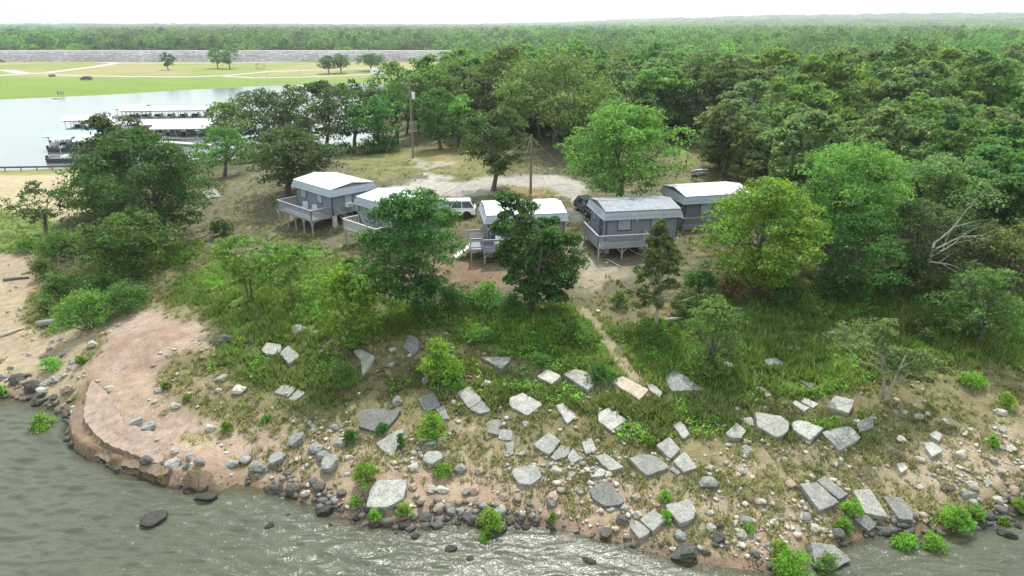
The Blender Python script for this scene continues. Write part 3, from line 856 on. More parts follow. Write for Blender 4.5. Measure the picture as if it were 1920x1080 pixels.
def special_trees():
    rng = np.random.default_rng(5)
    # lobed tree in front of the third cabin: boughs placed one by one
    g = on_ground(992, 582)
    def P(px, py, dy=0.0):
        q = at_y(px, py, g.y + dy)
        return np.array([q.x - g.x, q.y - g.y, q.z - g.z])
    B = [(962, 385, 24), (985, 392, 20), (945, 372, 14), (990, 415, 22), (1020, 425, 20), (968, 440, 28), (1000, 455, 30), (1038, 445, 24), (1060, 470, 34), (1030, 490, 34), (1075, 500, 24), (1050, 520, 30), (1015, 530, 26),
         (985, 500, 30), (950, 470, 22), (965, 520, 18), (1030, 550, 22), (975, 470, 26), (1000, 490, 28), (960, 500, 20), (1045, 560, 18), (1015, 510, 26), (1060, 530, 22), (985, 540, 22), (1020, 460, 26), (1040, 420, 14), (950, 410, 16), (935, 430, 14), (1000, 560, 16), (1072, 450, 16), (940, 478, 12)]
    cl = np.array([P(x, y, rng.normal() * .9) for x, y, r in B])
    sc = (g.y * CP + 21 * SP) / FPX
    cr = np.array([(r * sc * 1.05, r * sc * 1.05, r * sc * .85) for x, y, r in B])
    ms = tree_meshes(77, 10, 3, 1, LEAF['deep'], boughs=(cl, cr), k=11, per=85, size=.21, trunk=.16, stems=2, limbs=30, spray=.56)
    put_tree('broadleaf_tree', 'lobed dark green tree with two stems in front of the third cabin', 'tree', g, ms)
    # juniper
    g = on_ground(1232, 612)
    h = at_y(1225, 414, g.y).z - g.z
    n = 135
    z = rng.random(n) ** .8
    cl, cr = [], []
    for k in range(n):
        t = z[k]
        Rz = 3.4 * (1 - t) ** .9 * (.5 + .8 * rng.random()) * min(1, t / .12 + .3) + .12
        a = rng.random() * 6.28
        rr = Rz * (.35 + .6 * rng.random())
        cl.append((rr * math.cos(a) - .35 * t, rr * math.sin(a), (.20 + .79 * t) * h))
        cr.append((.5 * (1.1 - .6 * t),) * 2 + (.34,))
    ms = tree_meshes(78, h, 2, 1, LEAF['olive'], boughs=(np.array(cl), np.array(cr)), k=6, per=34, size=.14, trunk=.17, limbs=26, bark=BARK_PALE, spray=.5)
    put_tree('juniper_tree', 'pointed feathery juniper with a pale bare trunk in front of the dark roofed cabin', 'tree', g, ms)
    # sparse tree with level boughs low on the slope
    g = on_ground(1655, 748)
    sc = (g.y * CP + 23.5 * SP) / FPX
    B = [(1600, 622, 26), (1630, 612, 26), (1575, 632, 18), (1650, 625, 22), (1612, 640, 20), (1660, 660, 24), (1690, 665, 26), (1718, 670, 24), (1740, 682, 22), (1765, 692, 14), (1700, 690, 22), (1645, 650, 18), (1672, 690, 18), (1715, 710, 12), (1738, 712, 9), (1555, 628, 9), (1670, 605, 12)]
    cl = []
    for x, y, r in B:
        q = at_y(x, y, g.y + rng.normal() * .7)
        cl.append((q.x - g.x, q.y - g.y, q.z - g.z))
    cr = np.array([(r * sc * 1.3, r * sc * 1.3, r * sc * .5) for x, y, r in B])
    ms = tree_meshes(79, 5, 3, 1, LEAF['pale'], boughs=(np.array(cl), cr), k=8, per=56, size=.15, trunk=.13, stems=2, limbs=17, bark=BARK_PALE, spray=.5)
    put_tree('sparse_tree', 'small sparse tree with level boughs and two pale stems above the rubble', 'tree', g, ms)
special_trees()

# ------------------------------------------------------------------ shrubs: (px, foot, top, half width, leaf, label, group)
WILLOW = 'waterside shrubs along the shoreline'
SHRUBS = [
    (825, 716, 610, 45, 'lime', 'tall oval bright green shrub between the slabs', None),
    (645, 724, 662, 33, 'bright', 'rounded green shrub against the tilted pale slab', None),
    (812, 822, 762, 33, 'lime', 'yellow green shrub in front of the cracked dark slab', None),
    (688, 912, 855, 31, 'lime', 'yellow green shrub leaning on the square front slab', None),
    (657, 828, 796, 18, 'deep', 'small dark green shrub beside the largest grey slab', None),
    (718, 812, 790, 15, 'deep', 'tiny dark shrub growing at the lower edge of the largest grey slab', None),
    (752, 842, 806, 12, 'deep', 'narrow dark shrub growing on the split slab', None),
    (165, 618, 535, 56, 'bright', 'spreading green shrub at the head of the clay scar', None),
    (240, 580, 528, 50, 'mid', 'mid green shrub under the bushy flank tree', None),
    (190, 560, 505, 40, 'mid', 'dull green shrub beside the heap of dead brush', None),
    (110, 480, 430, 46, 'mid', 'low green shrub at the foot of the small beach tree', None),
    (60, 470, 440, 30, 'bright', 'low bright shrub bordering the beach grass', None),
    (656, 506, 478, 18, 'deep', 'small dark conical shrub above the round yellow green tree', None),
    (860, 580, 528, 38, 'deep', 'dark green shrub at the foot of the dense dark tree', None),
    (915, 580, 520, 40, 'bright', 'fresh green shrub between the dense tree and the lobed tree', None),
    (960, 596, 545, 34, 'mid', 'green shrub touching the stems of the lobed tree', None),
    (800, 604, 560, 36, 'bright', 'light green shrub under the dense dark tree', None),
    (1160, 572, 540, 20, 'bright', 'small green shrub on bare soil in front of the dark roofed cabin', None),
    (1312, 552, 478, 34, 'deep', 'blue green shrub between the juniper and the yellow tree', None),
    (1372, 556, 505, 32, 'brown', 'withered brown shrub under the yellow green tree', None),
    (1285, 590, 535, 34, 'mid', 'mid green shrub behind the juniper', None),
    (1340, 590, 545, 36, 'mid', 'leafy shrub at the foot of the yellow green tree', None),
    (1230, 640, 605, 26, 'bright', 'low bright shrub at the juniper root', None),
    (1720, 622, 590, 26, 'olive', 'low olive shrub alone in the shaded grass', None),
    (1820, 722, 692, 26, 'lime', 'bright shrub on the slope below the rounded olive tree', None),
    (1885, 760, 735, 20, 'lime', 'small bright shrub among the stones of the eastern slope', None),
    (1740, 640, 612, 28, 'mid', 'low green shrub between the sparse tree and the rounded tree', None),
    (1860, 838, 815, 13, 'lime', 'bright tuft of a shrub beside white stones on the eastern slope', None),
    (900, 640, 612, 32, 'bright', 'low sprawling shrub above the long thin slab', None),
    (1010, 690, 660, 26, 'mid', 'low green shrub just behind the thick tilted slab', None),
    (1125, 715, 680, 32, 'deep', 'dark low shrub behind the tan slab', None),
    (1080, 640, 600, 40, 'bright', 'low leafy shrub in the bright grass west of the footpath', None),
    (1560, 560, 500, 52, 'deep', 'dark undergrowth shrub below the tall light green tree', None),
    (1480, 575, 520, 44, 'mid', 'shaded green shrub east of the yellow green tree', None),
    (1655, 560, 500, 44, 'deep', 'dark shrub in the shade under the dull olive tree', None),
    (1760, 560, 505, 40, 'olive', 'olive shrub under the bare fallen limbs', None),
    (590, 292, 264, 26, 'mid', 'bank shrub under the middle oak of the inlet row', None),
    (640, 290, 262, 28, 'deep', 'bank shrub between the broad oak and the tall oak of the inlet row', None),
    (690, 288, 258, 28, 'mid', 'bank shrub beneath the tall oak nearest the first pole', None),
    (728, 284, 252, 26, 'deep', 'bank shrub west of the transformer pole', None),
    (535, 296, 270, 24, 'olive', 'bank shrub behind the wide oak near the inlet', None),
    (470, 306, 278, 30, 'mid', 'leafy shrub between the wide oak and the inlet', None),
    (330, 330, 300, 34, 'mid', 'leafy shrub behind the big dark tree, facing the marina', None),
    (120, 556, 505, 36, 'mid', 'scrubby green shrub on the flank just above the beach drift', None),
    (85, 520, 482, 30, 'olive', 'olive scrub shrub nearest the beach sand', None),
    (140, 478, 440, 34, 'olive', 'olive shrub uphill of the dead brush heap', None),
    (190, 470, 425, 40, 'mid', 'green shrub between the beach tree and the bushy flank tree', None),
    (95, 585, 560, 24, 'olive', 'low olive scrub beside the grey driftwood trunk', None),
    (418, 442, 402, 26, 'grey', 'thin leaning dark shrub on the dry slope', None),
    (82, 804, 773, 25, 'lime', 'yellow green shrub growing out of the lake off the clay bank', None),
    (95, 694, 671, 25, 'lime', 'low shrub on the rocks at the beach corner', None),
    (2, 742, 720, 12, 'lime', 'small shrub in the water at the edge of the view', None),
    (153, 682, 665, 12, 'yellow', 'tiny yellow shrub among grey stones by the clay scar', None),
    (918, 998, 950, 31, 'lime', 'bright shrub rooted among dark rocks in the glittering water', None),
    (905, 1022, 1004, 12, 'lime', 'small shrub standing in the water in front of a bigger one', None),
    (760, 962, 940, 17, 'lime', 'little shrub at the lower corner of the square front slab', None),
    (704, 974, 953, 15, 'lime', 'little shrub under the square front slab', None),
    (667, 952, 922, 13, 'lime', 'narrow shrub beside the square front slab', None),
    (830, 892, 860, 20, 'yellow', 'yellow shrub on the rubble above the shore', None),
    (1036, 982, 955, 11, 'yellow', 'single yellow shrub on the bare pink sand', None),
    (1245, 938, 914, 13, 'lime', 'upright little shrub above the pale five sided slab', None),
    (1248, 976, 950, 12, 'lime', 'low shrub between the paired grey slabs', None),
    (1402, 994, 978, 11, 'lime', 'tiny shrub behind the grey boulders on the sand', None),
    (1215, 835, 808, 15, 'yellow', 'mossy yellow shrub above the square mottled slab', None),
    (1480, 1082, 1025, 44, 'lime', 'large bright shrub at the tip of the sandy shore', None),
    (1462, 1040, 1010, 22, 'lime', 'upright bright shrub behind the large one on the sand tip', None),
    (1548, 1075, 1032, 26, 'bright', 'green shrub growing through the shore slab', None),
    (1594, 965, 930, 22, 'lime', 'bright shrub wedged between the two pairs of leaning slabs', None),
    (1582, 995, 968, 18, 'yellow', 'yellowish shrub below the leaning slabs', None),
    (1692, 1028, 994, 26, 'lime', 'bright shrub at the water in the small cove', None),
    (1748, 1030, 996, 26, 'lime', 'rounded shrub at the water beyond the cove', None),
    (1786, 992, 934, 34, 'lime', 'tall bright shrub on the shore east of the cove', None),
    (1828, 966, 945, 22, 'yellow', 'low yellow shrub beside the tall shore shrub', None),
    (1906, 960, 928, 16, 'lime', 'bright shrub on the easternmost rocks', None),
    (1880, 985, 965, 12, 'yellow', 'thin yellow shrub between dark rocks on the eastern shore', None),
    (312, 728, 712, 9, 'yellow', 'tiny yellow shrub beside a pale stone on the scar', None),
    (424, 808, 787, 13, 'yellow', 'small yellow shrub on the pink sand', None),
    (352, 748, 738, 8, 'yellow', 'tiny yellow green plant above the lone pale stone', None),
    (500, 790, 776, 11, 'bright', 'low green plant on the pink rubble', None),
]
def shrub_meshes(seed, h, R, mat, size, dens=1.0):
    rng = np.random.default_rng(seed)
    n = int(np.clip(14 + R * 10, 14, 34))
    cl, cr = [], []
    for _ in range(n):
        a, q = rng.random() * 6.28, rng.random() ** .6
        zz = h * (.16 + .60 * (1 - q ** 2.4) * rng.random() ** .6)
        cl.append((R * .70 * q * math.cos(a), R * .70 * q * math.sin(a), zz))
        b = R * (.32 + .14 * rng.random())
        cr.append((b, b, min(b, h * .4)))
    cl, cr = np.array(cl), np.array(cr)
    p, r = sub_sprays(cl, cr, 6, rng, .85, .62)
    per = int(np.clip((2.5 * R * R + 2.2 * R * h) * 4.6 * dens / size ** 2 / (n * 6), 6, 90))
    v, f = leaf_cards(p, r, per, size, rng, .6, .35, .5)
    v[:, 2] = np.maximum(v[:, 2], .03)
    crown = np_mesh('foliage', v, f, mat)
    m = MB()
    for k in range(7):
        tp = cl[rng.integers(n)]
        m.tube([(rng.normal() * .04, rng.normal() * .04, -.2), tp * (.45, .45, .5), tp], [.03 * (R + .3), .02 * (R + .3), .008], 5, cap=False)
    return m.mesh('stem', BARK, smooth=True), crown

for i, (px, pb, pt, hw, kind, lab, grp) in enumerate(SHRUBS):
    if kind is None: continue
    g = on_ground(px, pb, floor=-.25)
    dist = g.y * CP + (CAM_Z - g.z) * SP
    R = hw * dist / FPX
    tilt = math.cos(math.atan2(CAM_Z, g.y))
    h = max(.3, (at_y(px, pt, g.y).z - g.z) - R * .12 * math.tan(dep(pb)))
    h = max(h, R * .95)
    ms = shrub_meshes(400 + i, h, R, LEAF[kind], max(.085, dist * .0029))
    t = thing('shrub', lab, 'shrub', g, 0, grp)
    link('stem', ms[0], t)
    link('foliage', ms[1], t)
# ------------------------------------------------------------------ the wood: 240 trees of their own, the far ones as one mass
PARK_TREES = [
    (316, 131, 97, 12, 'grey', 'lone small tree on the parched park lawn in front of the dam'),
    (409, 128, 90, 15, 'mid', 'west tree of the close pair on the park lawn before the dam'),
    (432, 129, 86, 17, 'mid', 'east tree of the close pair on the park lawn before the dam'),
    (616, 138, 104, 18, 'grey', 'grey green tree on the park lawn, paired with a fuller one'),
    (640, 137, 99, 18, 'mid', 'fuller tree of the park pair nearest the inlet trees'),
    (697, 133, 100, 27, 'dark', 'dark spreading park tree with a camper beneath it'),
    (757, 112, 82, 22, 'dark', 'dark tree at the end of the visible dam slope'),
    (782, 110, 76, 18, 'dark', 'tall dark tree in front of the last stretch of dam'),
]
for i, (px, pb, pt, hw, kind, lab) in enumerate(PARK_TREES):
    tree_at(px, pb, pt, hw, kind, lab, 700 + i, name='park_tree', base=.26, dens=.9, size=.55, group='trees dotted over the park lawn')

def wood():
    rng = np.random.default_rng(21)
    protos = []
    kinds = ['mid', 'mid', 'bright', 'olive', 'pale', 'deep', 'pale', 'mid', 'bright', 'yellow', 'pale', 'bright']
    for i, k in enumerate(kinds):
        h, R = 10.5 + (i * 37 % 5) * .8, 4.6 + (i * 53 % 4) * .45
        protos.append((k, tree_meshes(900 + i, h, R, h * .16, LEAF[k], n=44, k=9, per=24, size=.44, lobes=.34, limbs=14)))
    hard = [(o.location.x, o.location.y) for o in scene.objects if o.name.startswith(('broadleaf_tree', 'oak_tree', 'juniper'))]
    edge = np.array(wpoly([(738, 262), (1040, 262), (1275, 262), (1352, 318), (1352, 350), (1480, 372), (1490, 460), (1560, 528), (1700, 545), (1820, 560), (1900, 585), (2050, 590)]))
    poly = np.vstack([edge, [(75, 40), (330, 40), (330, 460), (-20, 460), (-25, 260)]])
    def clear(x, y):
        c = on_ground(1185, 133)
        c2 = on_ground(1695, 128)
        return ((x - c.x) / 16) ** 2 + ((y - c.y) / 30) ** 2 < 1 or ((x - c2.x) / 10) ** 2 + ((y - c2.y) / 26) ** 2 < 1
    pts = []
    tries = 0
    while tries < 60000:
        tries += 1
        y = 60 + 400 * rng.random() ** .9
        x = -40 + 330 * rng.random()
        if abs(x) > y * .80 + 14: continue
        s = 5.6 + max(0, y - 110) * .012
        if any(abs(x - a) < s and abs(y - b) < s and math.hypot(x - a, y - b) < s for a, b in pts): continue
        if any(math.hypot(x - a, y - b) < 4.6 for a, b in hard): continue
        pts.append((x, y))
    P = np.array(pts)
    P = P[poly_sd(P[:, 0], P[:, 1], poly) < 0]
    P = np.array([p for p in P if not clear(*p)])
    P = P[np.argsort(np.hypot(P[:, 0], P[:, 1]))]
    near, rest = P[:238], P[238:]
    words_ = {'mid': 'mid green', 'dark': 'dark green', 'bright': 'bright green', 'olive': 'olive green', 'pale': 'pale green', 'deep': 'deep green', 'yellow': 'yellow green', 'grey': 'grey green'}
    first = {}
    for i, (x, y) in enumerate(near):
        q = vnoise(np.array([x / 22]), np.array([y / 22]), 3)[0]
        j = int((q * .6 + rng.random() * .4) * len(protos)) % len(protos)
        k, ms = protos[j]
        px = 960 + FPX * x / (y * CP + 18 * SP)
        if px < 1230: zone = 'standing in the wood behind the lawn'
        elif y < 135: zone = 'crowded in the grove behind the eastern slope'
        elif y < 190: zone = 'in the closed wood beyond the grove'
        else: zone = 'in the far closed wood below the skyline'
        lab = f"{words_[k]} rounded tree crown {zone}"
        s = .80 + .36 * rng.random()
        if y < 100: s *= .82
        sc = (s * (.92 + .2 * rng.random()), s * (.92 + .2 * rng.random()), s)
        grp = lab.replace('tree crown', 'trees')
        if j not in first:
            t = put_tree('wood_tree', lab, 'tree', (x, y, gz(x, y)), ms, rng.random() * 6.28, grp, sc)
            first[j] = t
        else:
            t = copy_tree(first[j])
            t.location, t.rotation_euler, t.scale = (x, y, gz(x, y)), (0, 0, rng.random() * 6.28), sc
            t['label'], t['group'] = lab, grp
    # far mass
    V, F, nv = [], [], 0
    def crowns(P, R, H, size, per, mat_i, seed):
        rg = np.random.default_rng(seed)
        n = len(P)
        z = ground_z(P[:, 0], P[:, 1])
        sub = 7
        c = np.repeat(np.stack([P[:, 0], P[:, 1], z + H * .55], 1), sub, 0)
        Rr = np.repeat(R, sub)
        d = rg.normal(size=(n * sub, 3))
        d /= np.linalg.norm(d, axis=1)[:, None]
        d[:, 2] = np.abs(d[:, 2]) * 1.0 - .35
        c = c + d * (np.stack([Rr, Rr, np.repeat(H * .42, sub)], 1) * .62)
        rr = np.stack([Rr * .5, Rr * .5, np.repeat(H, sub) * .24], 1) * (.75 + .5 * rg.random((n * sub, 1)))
        sz = np.repeat(np.repeat(size, sub), per)
        v, f = leaf_cards(c, rr, per, 1.0, rg, .7, .5)
        v = v.reshape(-1, 4, 3)
        m = v.mean(1, keepdims=True)
        v = m + (v - m) * sz[:, None, None]
        return v.reshape(-1, 3), f
    far = []
    r, rg = 300.0, np.random.default_rng(33)
    while r < 5000:
        s = max(10.5, r * .0185)
        n = int(1.62 * r / s)
        a = -.81 + 1.62 * (np.arange(n) + rg.random(n) * .9) / n
        rr = r + (rg.random(n) - .5) * s * .9
        far.append(np.stack([np.sin(a) * rr, np.cos(a) * rr, np.full(n, s)], 1))
        r += s * .88
    far = np.vstack(far)
    x, y = far[:, 0], far[:, 1]
    inpark = (x < -22 + (y - 250) * .04) & (y < 522)
    within = (poly_sd(x, y, poly) < 3)
    lake = (y < 300) & (x < -15)
    far = far[~(inpark | within | lake)]
    rest3 = np.stack([rest[:, 0], rest[:, 1], np.full(len(rest), 9.0)], 1)
    far = np.vstack([rest3, far])
    far = far[far[:, 1] > 20]
    # trees at the foot of the dam end and the edge of the park wood
    sel = np.hypot(far[:, 0], far[:, 1])
    kinds = ['mid', 'dark', 'olive', 'grey', 'bright', 'deep']
    which = (vnoise(far[:, 0] / (sel * .06), far[:, 1] / (sel * .06), 8) * 3.4 + np.random.default_rng(3).random(len(far)) * 2.4).astype(int) % 6
    forest = bpy.data.meshes.new('forest')
    allv, allf, allm, nv = [], [], [], 0
    for ki in range(6):
        for lo, hi, per in ((0, 420, 34), (420, 800, 22), (800, 9000, 11)):
            s = (which == ki) & (sel >= lo) & (sel < hi)
            if not s.any(): continue
            P = far[s]
            rg = np.random.default_rng(50 + ki * 7 + lo)
            R = P[:, 2] * (.42 + .42 * rg.random(len(P)) ** 1.5)
            H = (6.5 + 11.5 * rg.random(len(P)) ** 1.4) * (1 + .12 * np.minimum(sel[s] / 1000, 1.5))
            v, f = crowns(P, R, H, np.maximum(.75, sel[s] * .0026), per, ki, 60 + ki)
            allv.append(v); allf.append(f + nv); nv += len(v)
            allm.append(np.full(len(f), ki, np.int32))
    me = np_mesh('forest', np.vstack(allv), np.vstack(allf), LEAF[kinds[0]])
    for k in kinds[1:]: me.materials.append(LEAF[k])
    me.polygons.foreach_set('material_index', np.concatenate(allm))
    tag(link('forest', me), 'unbroken green forest running back to the hazy skyline', kind='stuff')
    print('far crowns', len(far), 'faces', sum(map(len, allf)), 'near', len(near), 'max y', near[:, 1].max())
wood()
# ------------------------------------------------------------------ slabs and boulders of the shore
def rock_mat(name, col, speck=.5, dark=(.06, .06, .055)):
    t = NT(name)
    oi = t.n('ShaderNodeObjectInfo')
    co = t.n('ShaderNodeTexCoord').outputs['Object']
    ad = t.n('ShaderNodeVectorMath', operation='ADD')
    t.l(co, ad.inputs[0])
    sc = t.n('ShaderNodeVectorMath', operation='SCALE')
    sc.inputs[0].default_value = (31.0, 17.0, 23.0)
    t.l(oi.outputs['Random'], sc.inputs['Scale'])
    t.l(sc.outputs[0], ad.inputs[1])
    v = ad.outputs[0]
    f1, f2, f3 = t.noise(1.6, 5, .65, v), t.noise(11, 4, .75, v), t.noise(30, 3, .7, v)
    c = t.ramp(f1, [(.28, tuple(x * .70 for x in col)), (.5, col), (.75, tuple(min(1, x * 1.30) for x in col))])
    c = t.mix(t.ramp(f2, [(.40, (speck,) * 3), (.52, (0, 0, 0))]), c, dark)
    c = t.mix(t.ramp(t.noise(3.1, 4, .7, v), [(.54, (0, 0, 0)), (.66, (.55, .55, .55))]), c, tuple(x * .48 for x in col))
    hv = t.n('ShaderNodeHueSaturation')
    t.l(c, hv.inputs['Color'])
    t.l(t.math('ADD', t.math('MULTIPLY', oi.outputs['Random'], .5), .75), hv.inputs['Value'])
    h = t.math('ADD', t.math('MULTIPLY', f2, .7), t.math('MULTIPLY', f3, .4))
    return t.done(t.principled(hv.outputs[0], .92, t.bump(h, .9, .05), spec=.2))

ROCK = {
    'slab': rock_mat('slab_grey_concrete', (.285, .278, .255), .6),
    'light': rock_mat('slab_pale_concrete', (.355, .345, .31), .55),
    'tan': rock_mat('slab_tan_concrete', (.42, .352, .285), .25, (.2, .16, .12)),
    'darkslab': rock_mat('slab_lichen', (.225, .22, .205), .75),
    'grey': rock_mat('boulder_grey', (.31, .305, .285), .7),
    'pale': rock_mat('boulder_pale', (.40, .37, .32), .25, (.2, .18, .15)),
    'dark': rock_mat('boulder_dark', (.115, .108, .10), .6, (.03, .03, .03)),
    'wet': rock_mat('boulder_wet', (.042, .040, .036), .4, (.015, .015, .014)),
    'brown': rock_mat('boulder_brown', (.34, .255, .20), .35, (.12, .09, .07)),
}
ROCK['wet'].node_tree.nodes['Principled BSDF'].inputs['Roughness'].default_value = .45

SLAB_TOPS = []
def slab(poly, mat, label, seed, up=.22, thick=.55, tilt=None, group=None, name='concrete_block', rough=1.0, cat='concrete block'):
    """A broken slab: its top outline seen in the photo, laid on the slope, with real thickness and broken edges."""
    rng = random.Random(seed)
    cx = sum(p[0] for p in poly) / len(poly); cy = sum(p[1] for p in poly) / len(poly)
    c = on_ground(cx, cy, up, floor=0)
    e = 1.3
    n = Vector((-(gz(c.x + e, c.y) - gz(c.x - e, c.y)) / (2 * e), -(gz(c.x, c.y + e) - gz(c.x, c.y - e)) / (2 * e), 1)).normalized()
    n = (n * .75 + Vector((rng.uniform(-.05, .05), rng.uniform(-.08, .03), .10))).normalized()
    if tilt: n = (n + Vector(tilt)).normalized()
    top = []
    for px, py in poly:
        d = ray(px, py)
        o = Vector((0, 0, CAM_Z))
        top.append(o + d * ((c - o).dot(n) / d.dot(n)))
    SLAB_TOPS.append([(p.x, p.y) for p in top])
    # outline with broken, slightly wandering edges
    ring = []
    m = len(top)
    for i in range(m):
        a, b = top[i], top[(i + 1) % m]
        L = (b - a).length
        k = max(2, int(L / .22))
        for j in range(k):
            t = j / k
            p = a.lerp(b, t)
            out = (b - a).cross(n).normalized()
            w = 0.0 if j == 0 else (rng.gauss(0, .016) - .008) * rough
            p = p + out * w
            if j == 0: p = p.lerp(c, .01 + .02 * rng.random())
            ring.append(p)
    bm = bmesh.new()
    tv = [bm.verts.new(p - c) for p in ring]
    inner = [bm.verts.new((p - c) * .93 + n * (.012 + rng.gauss(0, .006))) for p in ring]
    inn2 = [bm.verts.new((p - c) * .45 + n * (.015 + rng.gauss(0, .007))) for p in ring]
    mid = [bm.verts.new((p - c) * (1.0 + rng.gauss(.01, .02)) - n * (thick * .4 + rng.gauss(0, .02) * rough)) for p in ring]
    low = [bm.verts.new((p - c) * (.97 + rng.gauss(0, .03)) - n * thick) for p in ring]
    N = len(ring)
    cv = bm.verts.new(n * .01)
    for i in range(N):
        j = (i + 1) % N
        if rough <= 1:
            bm.faces.new((tv[i], tv[j], inner[j], inner[i]))
            bm.faces.new((inner[i], inner[j], inn2[j], inn2[i]))
            bm.faces.new((inn2[i], inn2[j], cv))
        bm.faces.new((tv[j], tv[i], mid[i], mid[j]))
        bm.faces.new((mid[j], mid[i], low[i], low[j]))
    bm.faces.new(low)
    if rough > 1:
        for v in inner + inn2 + [cv]: bm.verts.remove(v)
        top_face = bm.faces.new(tv)
        fs = bmesh.ops.triangulate(bm, faces=[top_face])['faces']
        es = list({e for f in fs for e in f.edges if all(q in fs for q in e.link_faces)})
        bmesh.ops.subdivide_edges(bm, edges=es, cuts=3, use_grid_fill=True)
        for v in bm.verts:
            if v not in tv and all(abs(f.normal.dot(n)) >= 0 for f in v.link_faces) and v not in mid and v not in low:
                w_ = v.co + c
                v.co += n * float((fbm(np.array([w_.x]), np.array([w_.y]), .9, 3, 151)[0] - .5) * .14)
    bmesh.ops.recalc_face_normals(bm, faces=bm.faces)
    me = bpy.data.meshes.new(name)
    bm.to_mesh(me)
    bm.free()
    me.materials.append(mat)
    o = link(name, me)
    o.location = c
    tag(o, label, cat, group or 'broken slabs strewn over the slope')
    return o

